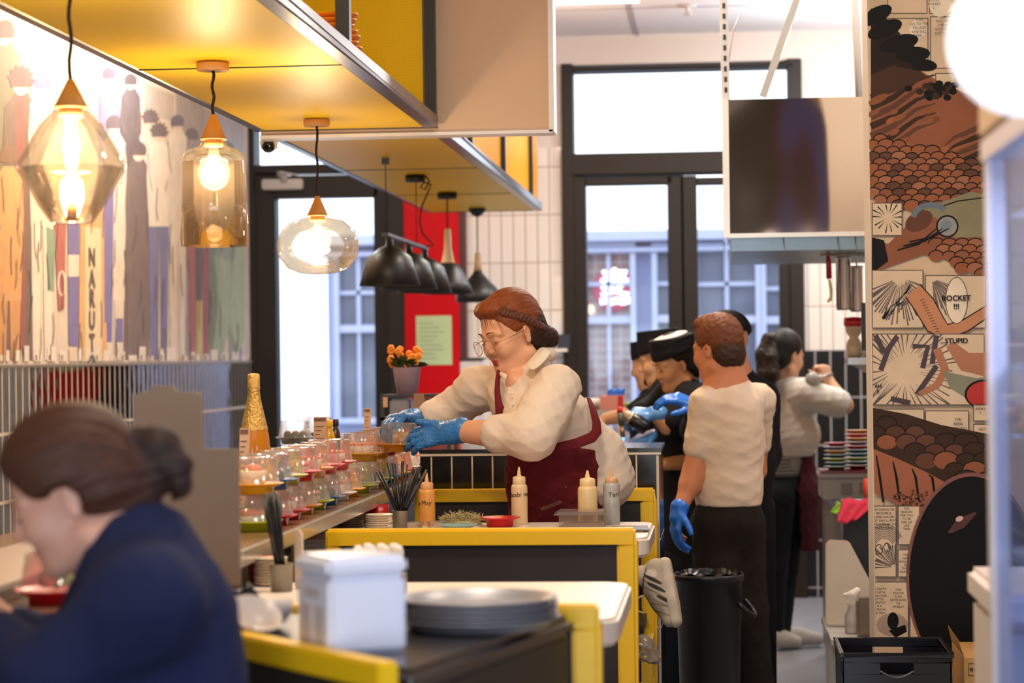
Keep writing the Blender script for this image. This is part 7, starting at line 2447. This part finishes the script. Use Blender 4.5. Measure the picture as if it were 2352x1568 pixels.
# --- cook with the torch
def torch_cook():
    D = 9.95
    r = limb_person('cook in black with white topped black hat holding a blowtorch over the counter', (P(1560, 1500, D).x, D + 0.05, 0))
    K = lambda x, y, dy=0.0: P(x, y, D + dy)
    f = Vector((-0.86, -0.42, -0.30))
    Hc = K(1549, 836)
    nb = K(1572, 893, 0.03)
    sN, eN, wN = K(1592, 925, -0.12), K(1535, 975, -0.20), K(1500, 950, -0.22)
    sF = K(1535, 915, 0.17)
    B = Soft(0.006, 0.022)
    L, f, s, u = head(B, Hc, f, 0.93, neck=nb, rneck=0.05)
    ch, hp = K(1575, 990), K(1590, 1190)
    B.cone(nb, ch, 0.06, 0.09, 0, 0.04).chain([ch, hp], [0.11, 0.115], 0, 0.05)
    B.cone(nb, sN, 0.05, 0.05).chain([sN, eN, wN], [0.05, 0.04, 0.027]).cone(nb, sF, 0.05, 0.05)
    e2, w2 = K(1590, 1060, -0.1), K(1520, 1066, -0.2)
    B.chain([sF, e2, w2], [0.045, 0.036, 0.027])
    B.mesh('body', M_skin, r, ['cf9668', 'a85a48'])
    face_marks(L, f, s, u, r, brow='1a120e')
    H = hair_cap(r, L, f, s, u, None, low=-0.05, front=0.04, seed=7)
    H.mesh('hair', M_hairm, r, ['17120f', '120e0c'])
    skull_cap(r, L, f, s, u, white=True, h=0.07, r=0.1)
    S = Soft(0.007, 0.035)
    S.cone(nb + Vector((0, 0, -0.03)), ch, 0.07, 0.13).chain([ch, K(1585, 1080), K(1590, 1190), K(1592, 1300)], [0.135, 0.135, 0.14, 0.145])
    S.cone(nb, sN, 0.062, 0.07).chain([sN, sN.lerp(eN, 0.85)], [0.072, 0.064]).cone(nb, sF, 0.062, 0.068).chain([sF, K(1505, 940, 0.15), K(1475, 945, 0.1)], [0.07, 0.06, 0.05])
    S.fold = folds(41, 0.004, 0.09)
    S.mesh('chef_jacket', cloth('black_jacket', '131216', 0.85), r)
    T = Soft(0.01, 0.03)
    for dx, dy in ((-0.09, -0.05), (0.07, 0.05)):
        b = K(1590, 1300)
        T.chain([(b.x + dx * 0.7, b.y + dy, b.z), (b.x + dx, b.y + dy, 0.1)], [0.095, 0.07])
    T.mesh('trousers', cloth('navy_trousers', '161a24', 0.85), r)
    for dx, dy in ((-0.09, -0.05), (0.07, 0.05)):
        b = K(1590, 1300)
        Q = Soft(0.008, 0.02)
        Q.cone((b.x + dx, b.y + dy, 0.05), (b.x + dx - 0.14, b.y + dy - 0.06, 0.035), 0.045, 0.034).cut((b.x, b.y, 0.002), (0, 0, -1))
        Q.mesh('shoe', cloth('black_shoe', '17151a', 0.6), r)
    G = Soft(0.004, 0.006)
    d = K(1468, 948, -0.23) - wN
    hand(G, wN, d, (0.1, -0.5, 0.9), (0.2, -1, 0.2), [(0.8, 0.8, 0.5)] * 4, 0.05, 0.98, 0.002)
    G.chain([wN, wN - d.normalized() * 0.03], [0.033, 0.037])
    G.mesh('glove', mat('pale_blue_nitrile', '5590d0', 0.3, var=0.15), r)
    G = Soft(0.004, 0.006)
    d2 = K(1480, 1010, -0.2) - K(1505, 1030, -0.2)
    hand(G, K(1505, 995, -0.2), (-0.9, 0, -0.3), (0, -0.3, 0.9), (0, -1, 0), [(0.3, 0.4, 0.3)] * 4, 0.1, 0.98, 0.002)
    G.mesh('glove', mat('pale_blue_nitrile', '5590d0'), r)
    # the torch: canister, collar, burner tube pointing down
    t = thing('blowtorch', 'kitchen blowtorch with black canister and red tip in the cook\'s gloved hand', 'blowtorch', tuple(K(1450, 970, -0.28)))
    a, b = K(1488, 985, -0.27), K(1446, 958, -0.27)
    ax_ = (b - a)
    MB().lathe([(0.0, 0), (0.028, 0.004), (0.033, 0.012), (0.033, ax_.length * 0.86), (0.022, ax_.length)], a, 24, axis=ax_).build('canister', mat('black_can', '17141a', 0.3, var=0.3), t)
    MB().lathe([(0.030, 0), (0.030, 0.012), (0.022, 0.016), (0.022, 0.03), (0.016, 0.034), (0.016, 0.045)], b - ax_.normalized() * 0.012, 20, axis=ax_).build('collar', mat('pale_steel_collar', 'c9b8a4', 0.3, metal=0.7), t)
    c0, c1 = K(1424, 948, -0.28), K(1431, 1004, -0.28)
    MB().cyl(c0, c0.lerp(c1, 0.5), 0.013, 0.012).build('burner_body', mat('grey_plastic', '55504e', 0.45), t)
    MB().cyl(c0.lerp(c1, 0.5), c1, 0.0095, 0.0105).build('burner_tube', mat('brass_tube', 'b48a58', 0.35, metal=0.7), t)
    MB().cyl(c0 + Vector((-0.001, 0, 0.026)), c0, 0.011, 0.013).build('red_knob', mat('red_plastic', 'd8202a', 0.4), t)
    MB().cyl(c1, c1 + Vector((0.001, 0, -0.02)), 0.008, 0.003, n=10).build('flame', mat('blue_flame', '4aa0ff', 0.5, emit=('4aa0ff', 3.0)), t)
torch_cook()

# --- bearded cook further left, arm stretched along the counter
def far_cook():
    D = 10.8
    r = limb_person('bearded cook in black hat reaching an arm along the kitchen bench', (P(1530, 1500, D).x, D, 0))
    K = lambda x, y, dy=0.0: P(x, y, D + dy)
    f = Vector((-0.97, -0.1, -0.2))
    Hc = K(1513, 826)
    nb = K(1532, 880)
    B = Soft(0.007, 0.022)
    L, f, s, u = head(B, Hc, f, 0.95, neck=nb, rneck=0.056)
    ch, hp = K(1540, 980), K(1545, 1170)
    B.cone(nb, ch, 0.06, 0.09, 0, 0.04).chain([ch, hp], [0.11, 0.115], 0, 0.05)
    sN, eN, wN = K(1520, 915, -0.16), K(1455, 950, -0.2), K(1392, 962, -0.1)
    B.cone(nb, sN, 0.05, 0.05).chain([sN, eN, wN], [0.05, 0.04, 0.03])
    hand(B, wN, (-0.9, 0, -0.35), (0, -0.4, 0.9), (0, -1, 0), [(0.25, 0.3, 0.2)] * 4, 0.1)
    B.mesh('body', M_skin, r, ['d2a07c', 'a8604e'])
    Z = Soft(0.005, 0.01)
    Z.cone(L(0.075, 0, -0.095), L(0.06, 0, -0.108), 0.022, 0.02).cone(L(0.05, 0.03, -0.095), L(0.05, -0.03, -0.095), 0.018)
    Z.mesh('beard', cloth('dark_beard', '2a1e18', 0.8), r)
    skull_cap(r, L, f, s, u, h=0.09, r=0.1)
    H = hair_cap(r, L, f, s, u, None, low=-0.03, front=0.03, seed=8)
    H.mesh('hair', M_hairm, r, ['1c1512', '15100e'])
    S = Soft(0.008, 0.035)
    S.cone(nb + Vector((0, 0, -0.03)), ch, 0.07, 0.13).chain([ch, K(1545, 1170), K(1545, 1330)], [0.135, 0.14, 0.14])
    S.cone(nb, sN, 0.06, 0.068).chain([sN, sN.lerp(eN, 0.9)], [0.07, 0.055])
    S.fold = folds(51, 0.004, 0.09)
    S.mesh('chef_jacket', cloth('black_jacket', '131216'), r)
    T = Soft(0.012, 0.03)
    b = K(1545, 1320)
    for q in (-1, 1):
        T.chain([(b.x + q * 0.05, b.y, b.z), (b.x + q * 0.08, b.y, 0.0)], [0.09, 0.07])
    T.cut((0, 0, 0.003), (0, 0, -1))
    T.mesh('trousers', cloth('navy_trousers', '161a24'), r)
far_cook()

def hidden_cook():
    D = 11.5
    r = limb_person('cook in black hat mostly hidden behind the bearded cook', (P(1500, 1500, D).x, D, 0))
    K = lambda x, y, dy=0.0: P(x, y, D + dy)
    f = Vector((-0.95, 0.25, -0.2))
    B = Soft(0.009, 0.022)
    nb = K(1510, 885)
    L, f, s, u = head(B, K(1492, 838), f, 0.95, neck=nb, rneck=0.056)
    B.chain([nb, K(1515, 980), K(1515, 1170)], [0.06, 0.11, 0.11], 0, 0.05)
    B.mesh('body', M_skin, r, ['cf9c78', 'a8604e'])
    skull_cap(r, L, f, s, u, h=0.07, r=0.096, white=True)
    S = Soft(0.01, 0.035)
    S.cone(nb + Vector((0, 0, -0.04)), K(1515, 960), 0.08, 0.15).chain([K(1515, 960), K(1515, 1330)], [0.15, 0.15])
    S.mesh('chef_jacket', cloth('black_jacket', '131216'), r)
    T = Soft(0.012, 0.03)
    b = K(1515, 1320)
    for q in (-1, 1):
        T.chain([(b.x + q * 0.07, b.y, b.z), (b.x + q * 0.08, b.y, 0.0)], [0.09, 0.07])
    T.cut((0, 0, 0.003), (0, 0, -1))
    T.mesh('trousers', cloth('navy_trousers', '161a24'), r)
hidden_cook()

# --- tall cook behind the man in the T-shirt
def tall_cook():
    D = 9.62
    r = limb_person('tall cook in black cap and black long sleeves standing behind the T-shirt man', (P(1690, 1500, D).x, D, 0))
    K = lambda x, y, dy=0.0: P(x, y, D + dy)
    f = Vector((-0.75, 0.60, -0.15))
    B = Soft(0.007, 0.025)
    nb = K(1690, 868)
    L, f, s, u = head(B, K(1664, 797), f, 1.05, neck=nb, rneck=0.06)
    # the ear and cheek that show past the other head
    B.ell(K(1697, 803, -0.02), (0.012, 0.02, 0.03), None, 0, 0.008)
    ch, hp = K(1705, 960), K(1700, 1180)
    B.cone(nb, ch, 0.06, 0.1, 0, 0.04).chain([ch, hp], [0.115, 0.12], 0, 0.05)
    sR, eR, wR = K(1748, 915, 0.02), K(1758, 1040, 0.05), K(1700, 1090, 0.15)
    sL, eL, wL = K(1640, 910, 0.05), K(1600, 985, -0.12), K(1598, 930, -0.30)
    for a, b, c in ((sR, eR, wR), (sL, eL, wL)):
        B.cone(nb, a, 0.05, 0.052).chain([a, b, c], [0.052, 0.042, 0.03])
    B.mesh('body', M_skin, r, ['c98a66', 'a8604e'])
    Cp = Soft(0.006, 0.02)
    Cp.ell(L(-0.02, 0, 0.05), [v * 1.05 for v in (0.108, 0.094, 0.098)], (f, s, u))
    Cp.ell(L(-0.05, 0, 0.0), [v * 1.05 for v in (0.072, 0.08, 0.07)], (f, s, u))
    Cp.cut(L(0.0, 0, 0.015), -(u + f * 0.3 * 1.0))
    Cp.mesh('cap', M_hat, r)
    S = Soft(0.008, 0.035)
    S.cone(nb + Vector((0, 0, -0.03)), ch, 0.075, 0.14).chain([ch, K(1702, 1060), K(1700, 1180)], [0.145, 0.14, 0.135])
    for a, b, c in ((sR, eR, wR), (sL, eL, wL)):
        S.cone(nb, a, 0.065, 0.075).chain([a, b, b.lerp(c, 0.55)], [0.072, 0.064, 0.05])
    S.fold = folds(61, 0.005, 0.09)
    S.mesh('long_sleeved_shirt', cloth('black_shirt', '141318'), r)
    T = Soft(0.01, 0.03)
    for dx in (-0.1, 0.07):
        T.chain([(hp.x + dx * 0.6, hp.y, hp.z + 0.02), (hp.x + dx, hp.y, 0.08)], [0.105, 0.075])
    T.mesh('trousers', cloth('black_work_trousers', '121317', 0.85), r)
    for dx in (-0.1, 0.07):
        Q = Soft(0.008, 0.02)
        Q.cone((hp.x + dx, hp.y, 0.05), (hp.x + dx - 0.1, hp.y + 0.1, 0.035), 0.045, 0.034).cut((0, 0, 0.002), (0, 0, -1))
        Q.mesh('shoe', cloth('black_shoe', '17151a', 0.6), r)
    G = Soft(0.004, 0.006)
    d = K(1558, 915, -0.32) - wL
    hand(G, wL, d, (0.1, -0.45, 0.9), (0, -1, 0.2), [(0.35, 0.6, 0.4), (0.45, 0.6, 0.4), (0.5, 0.6, 0.4), (0.6, 0.6, 0.4)], 0.12, 1.05, 0.002)
    G.chain([wL, wL - Vector((-0.01, 0, 0.04))], [0.034, 0.038])
    G.mesh('glove', M_blue2, r)
tall_cook()

# --- woman with the ponytail at the stove
def ponytail_woman():
    D = 12.0
    r = limb_person('woman with long ponytail, white blouse and maroon apron facing the stove', (P(1795, 1480, D).x, D, 0))
    K = lambda x, y, dy=0.0: P(x, y, D + dy)
    f = Vector((0.72, 0.62, -0.2))
    B = Soft(0.007, 0.022)
    nb = K(1797, 885)
    L, f, s, u = head(B, K(1805, 816), f, 1.0, neck=nb, rneck=0.048)
    ch, wa, hp = K(1808, 950), K(1795, 1050), K(1795, 1110)
    B.cone(nb, ch, 0.055, 0.09, 0, 0.04).chain([ch, wa, hp], [0.1, 0.1, 0.11], 0, 0.05)
    sR, eR, wR = K(1848, 905, -0.10), K(1940, 930, -0.12), K(1905, 876, -0.05)
    B.cone(nb, sR, 0.045, 0.05).chain([sR, eR, wR], [0.048, 0.042, 0.028])
    sL = K(1775, 905, 0.15)
    B.cone(nb, sL, 0.045, 0.05).chain([sL, K(1800, 990, 0.32), K(1850, 1000, 0.4)], [0.045, 0.038, 0.028])
    hand(B, wR, Vector((-0.35, 0.2, 1)), (0.6, -0.7, 0.2), (-0.5, -0.5, 0.3), [(1.2, 1.3, 0.8)] * 4, 0.02)
    B.mesh('body', M_skin, r, ['d3a27e', 'a8604e'])
    H = hair_cap(r, L, f, s, u, None, low=-0.04, front=0.055, seed=9, amp=0.002, res=0.006)
    H.mesh('hair', M_hairm, r, ['1d1512', '17110f'])
    T = Soft(0.006, 0.015)
    T.chain([K(1790, 772, -0.02), K(1764, 778, -0.07), K(1752, 815, -0.09), K(1756, 860, -0.11), K(1748, 890, -0.13), K(1744, 912, -0.14)], [0.026, 0.032, 0.04, 0.042, 0.03, 0.006])
    T.chain([K(1776, 778, -0.05), K(1774, 820, -0.11), K(1776, 860, -0.14), K(1768, 908, -0.15)], [0.026, 0.034, 0.03, 0.006])
    T.fold = folds(71, 0.008, 0.035, (1.6, 1.6, 0.15), 5)
    T.mesh('ponytail', M_hairm, r, ['2a1d16'])
    MB().ball(K(1783, 768, -0.02), 0.022, None, 14, 8).build('hair_tie', mat('grey_hair_tie', '8b8688', 0.5), r)
    S = Soft(0.007, 0.035)
    S.cone(nb + Vector((0, 0, -0.04)), ch, 0.075, 0.125).chain([ch, K(1810, 1000), K(1808, 1030)], [0.13, 0.142, 0.13])
    S.ell(K(1840, 1000, -0.05), (0.10, 0.09, 0.10), None, 0, 0.05)
    S.cone(nb, sR, 0.06, 0.075).chain([sR, sR.lerp(eR, 0.80)], [0.082, 0.078]).cone(nb, sL, 0.06, 0.07).chain([sL, K(1795, 970, 0.28)], [0.07, 0.06])
    S.cut(K(1808, 1047), (0, 0, -1))
    S.fold = folds(72, 0.006, 0.09, (1, 1, 0.8))
    S.mesh('blouse', cloth('white_linen_blouse', 'd9d0c4', 0.85), r)
    U = Soft(0.007, 0.02)
    U.cone(K(1797, 1020), K(1790, 1096), 0.124, 0.128)
    U.cut(K(1788, 1092), (0, 0, -1))
    o = U.mesh('striped_top', cloth('grey_jersey', '8f8a84'), r)
    st = MB()
    for k in range(5):
        st.lathe([(0.1285, 0), (0.1285, 0.006)], K(1791, 1088 - k * 8), 32, cap=False)
    st.build('stripes', cloth('black_stripe', '1c1a1c'), o)
    J = Soft(0.007, 0.025)
    l1, l2 = K(1776, 1300, -0.06), K(1800, 1300, 0.06)
    z = lambda v, h: Vector((v.x, v.y, h))
    J.cone(K(1790, 1082), hp, 0.112, 0.125)
    J.chain([K(1784, 1140, -0.05), l1, z(K(1778, 1440, -0.06), 0.11)], [0.112, 0.075, 0.05])
    J.chain([K(1808, 1140, 0.06), l2, z(K(1795, 1440, -0.0), 0.11)], [0.112, 0.078, 0.052])
    J.fold = folds(73, 0.004, 0.08)
    J.mesh('jeans', cloth('black_denim', '121418', 0.85), r)
    A = Soft(0.007, 0.03)
    A.chain([K(1818, 1050, 0.02), K(1828, 1130, 0.02), K(1845, 1262, 0.0)], [0.118, 0.128, 0.085])
    A.p.append(('c', np.array(K(1785, 1040, -0.02)), np.array(K(1792, 1300, -0.02)), 0.138, 0.118, 0, 0.01, True))
    A.cut(K(1820, 1046), (0, 0, 1)).cut(K(1800, 1264), (0, 0, -1))
    A.fold = folds(74, 0.007, 0.09, (1.5, 1, 0.3))
    A.mesh('apron', cloth('maroon_canvas_far', '4a1a20', 0.85), r)
    for (px, py, dy, dx_) in ((1772, 1455, -0.08, 0.10), (1798, 1470, 0.02, 0.15)):
        b = K(px, py, dy)
        Q = Soft(0.005, 0.02)
        Q.chain([(b.x - 0.02, b.y, 0.075), (b.x + dx_ * 0.6, b.y + 0.02, 0.055), (b.x + dx_ * 1.25, b.y + 0.04, 0.04)], [0.052, 0.044, 0.034]).cone((b.x - 0.02, b.y, 0.09), (b.x - 0.02, b.y, 0.12), 0.045, 0.04)
        Q.cut((0, 0, 0.003), (0, 0, -1))
        Q.fold = folds(75, 0.002, 0.04)
        Q.mesh('shoe', cloth('white_trainer', 'cfc6ba', 0.8), r)
    t = thing('ladle', 'round glass ladle raised in the ponytail woman\'s hand', 'ladle', tuple(K(1872, 872, -0.06)))
    MB().ball(K(1867, 872, -0.14), 0.041, None, 24, 14).build('bowl', glass('smoky_ladle_glass', 'b8aa9a', alpha=0.4, gloss=0.9), t)
    MB().tube([K(1880, 866, -0.13), K(1898, 862, -0.08), K(1912, 858, -0.05)], 0.006, 8).build('handle', M_steel, t)
ponytail_woman()

# --- woman in navy, near the camera
def navy_woman():
    D = 3.3
    r = limb_person('woman in navy jumper with brown hair in a clip, seated close by the belt', (P(430, 1500, D).x, D, 0.25))
    K = lambda x, y, dy=0.0: P(x, y, D + dy)
    f = Vector((-0.93, -0.12, -0.40))
    Hc = K(162, 1136)
    nb = K(290, 1238)
    B = Soft(0.0045, 0.022)
    L, f, s, u = head(B, Hc, f, 0.9, neck=nb, rneck=0.054)
    ch, hp = K(348, 1410), K(350, 1800)
    B.cone(nb, ch, 0.055, 0.075, 0, 0.04).chain([ch, hp], [0.085, 0.10], 0, 0.05)
    sN, eN, wN = K(330, 1385, -0.12), K(110, 1570, -0.14), K(-60, 1430, 0.0)
    sF, eF, wF = K(300, 1345, 0.15), K(150, 1560, 0.2), K(-40, 1400, 0.12)
    for a, b, c in ((sN, eN, wN), (sF, eF, wF)):
        B.cone(nb, a, 0.045, 0.042).chain([a, b, c], [0.044, 0.04, 0.028])
    hand(B, wN, (-0.7, 0.3, 0.6), (-0.3, -0.8, -0.2), (0, 0, 1), [(0.6, 0.6, 0.4)] * 4)
    hand(B, wF, (-0.8, 0.0, 0.6), (-0.3, 0.8, 0), (0, 0, 1), [(0.6, 0.6, 0.4)] * 4)
    B.mesh('body', M_skin, r, ['cf9a84', 'a85f58'])
    face_marks(L, f, s, u, r, sc=0.92, brow='4a2f20')
    MB().ball(L(-0.008, -0.08, -0.04), 0.004, None, 10, 6).build('earring', mat('silver', 'cfcfcf'), r)
    H = Soft(0.0045, 0.014)
    ax = (f, s, u)
    H.ell(L(-0.018, 0, 0.045), [v * 0.95 for v in (0.112, 0.088, 0.10)], ax, 0)
    H.ell(L(-0.06, 0, 0.0), [v * 0.95 for v in (0.08, 0.082, 0.08)], ax, 0)
    H.ell(L(-0.075, 0, -0.045), [v * 0.9 for v in (0.06, 0.06, 0.05)], ax, 0)
    H.cone(L(-0.10, 0, 0.0), K(345, 1062), 0.042, 0.022, 1)
    H.cut(L(0.058, 0, 0.03), (f - u * 0.55))
    H.p.append(('e', np.array(L(0.075, 0, -0.06)), np.array((0.088, 0.1, 0.095)), np.array([list(v) for v in ax]), 0, 0, 0.008, True))
    for q in (-1, 1):
        H.p.append(('e', np.array(L(0.006, q * 0.08, -0.02)), np.array((0.026, 0.03, 0.036)), np.array([list(v) for v in ax]), 0, 0, 0.006, True))
    H.chain([K(318, 1010), K(368, 1020), K(406, 1068), K(416, 1118), K(400, 1150)], [0.02, 0.025, 0.021, 0.014, 0.003], 1)
    H.chain([K(330, 1062), K(352, 1100), K(345, 1140), K(338, 1170)], [0.022, 0.018, 0.014, 0.006], 1)
    H.chain([K(342, 1020), K(385, 1070), K(374, 1120)], [0.022, 0.018, 0.004], 1)
    H.fold = strand_fold(Hc, f, s, u, 0.0013, 40)
    hair = H.mesh('hair', M_hairm, r, ['46281a', '33201a'])
    cl = MB()
    a = L(-0.105, 0, 0.01)
    cl.tube([a + u * 0.035, a - f * 0.02 + u * 0.01, a - u * 0.03], [0.006, 0.009, 0.005], 8)
    cl.build('hair_clip', mat('tortoise_clip', '5a3018', 0.25, var=0.5), hair)
    S = Soft(0.006, 0.04)
    S.cone(K(322, 1258), ch, 0.07, 0.115).chain([ch, K(352, 1570), hp], [0.118, 0.132, 0.14])
    for a, b, c in ((sN, eN, wN), (sF, eF, wF)):
        S.cone(K(322, 1285), a, 0.07, 0.076).chain([a, b], [0.078, 0.064]).chain([b, b.lerp(c, 0.6)], [0.066, 0.05])
    S.chain([nb + Vector((0.012, -0.04, 0.004)), nb + Vector((0.045, 0.0, 0.012)), nb + Vector((0.012, 0.04, 0.004))], [0.026, 0.026, 0.026], 0, 0.02)
    S.fold = folds(81, 0.005, 0.12)
    S.cut((0, 0, hp.z + 0.05), (0, 0, -1))
    S.mesh('jumper', cloth('navy_knit', '1b2140', 0.95, bump=0.25, bs=220), r)
    T = Soft(0.01, 0.03)
    for dy in (-0.1, 0.1):
        h0 = Vector((hp.x, hp.y + dy, 0.80))
        T.chain([h0, h0 + Vector((-0.17, 0, 0.0)), h0 + Vector((-0.18, 0, -0.42))], [0.1, 0.085, 0.06])
    T.cut((0, 0, 0.253), (0, 0, -1))
    T.mesh('trousers', cloth('dark_trousers', '1c1c22'), r)
    # stool she sits on
    st = thing('bar_stool', 'dark bar stool under the woman in navy', 'stool', (hp.x, D, 0.25))
    MB().cyl((hp.x + 0.02, D, 0.655), (hp.x + 0.02, D, 0.695), 0.17, n=32).build('seat', M_seat, st, bevel=0.01)
    MB().cyl((hp.x + 0.02, D, 0.27), (hp.x + 0.02, D, 0.655), 0.03).build('pedestal', M_post, st)
    MB().cyl((hp.x + 0.02, D, 0.25), (hp.x + 0.02, D, 0.27), 0.16, n=32).build('foot', M_post, st)
navy_woman()
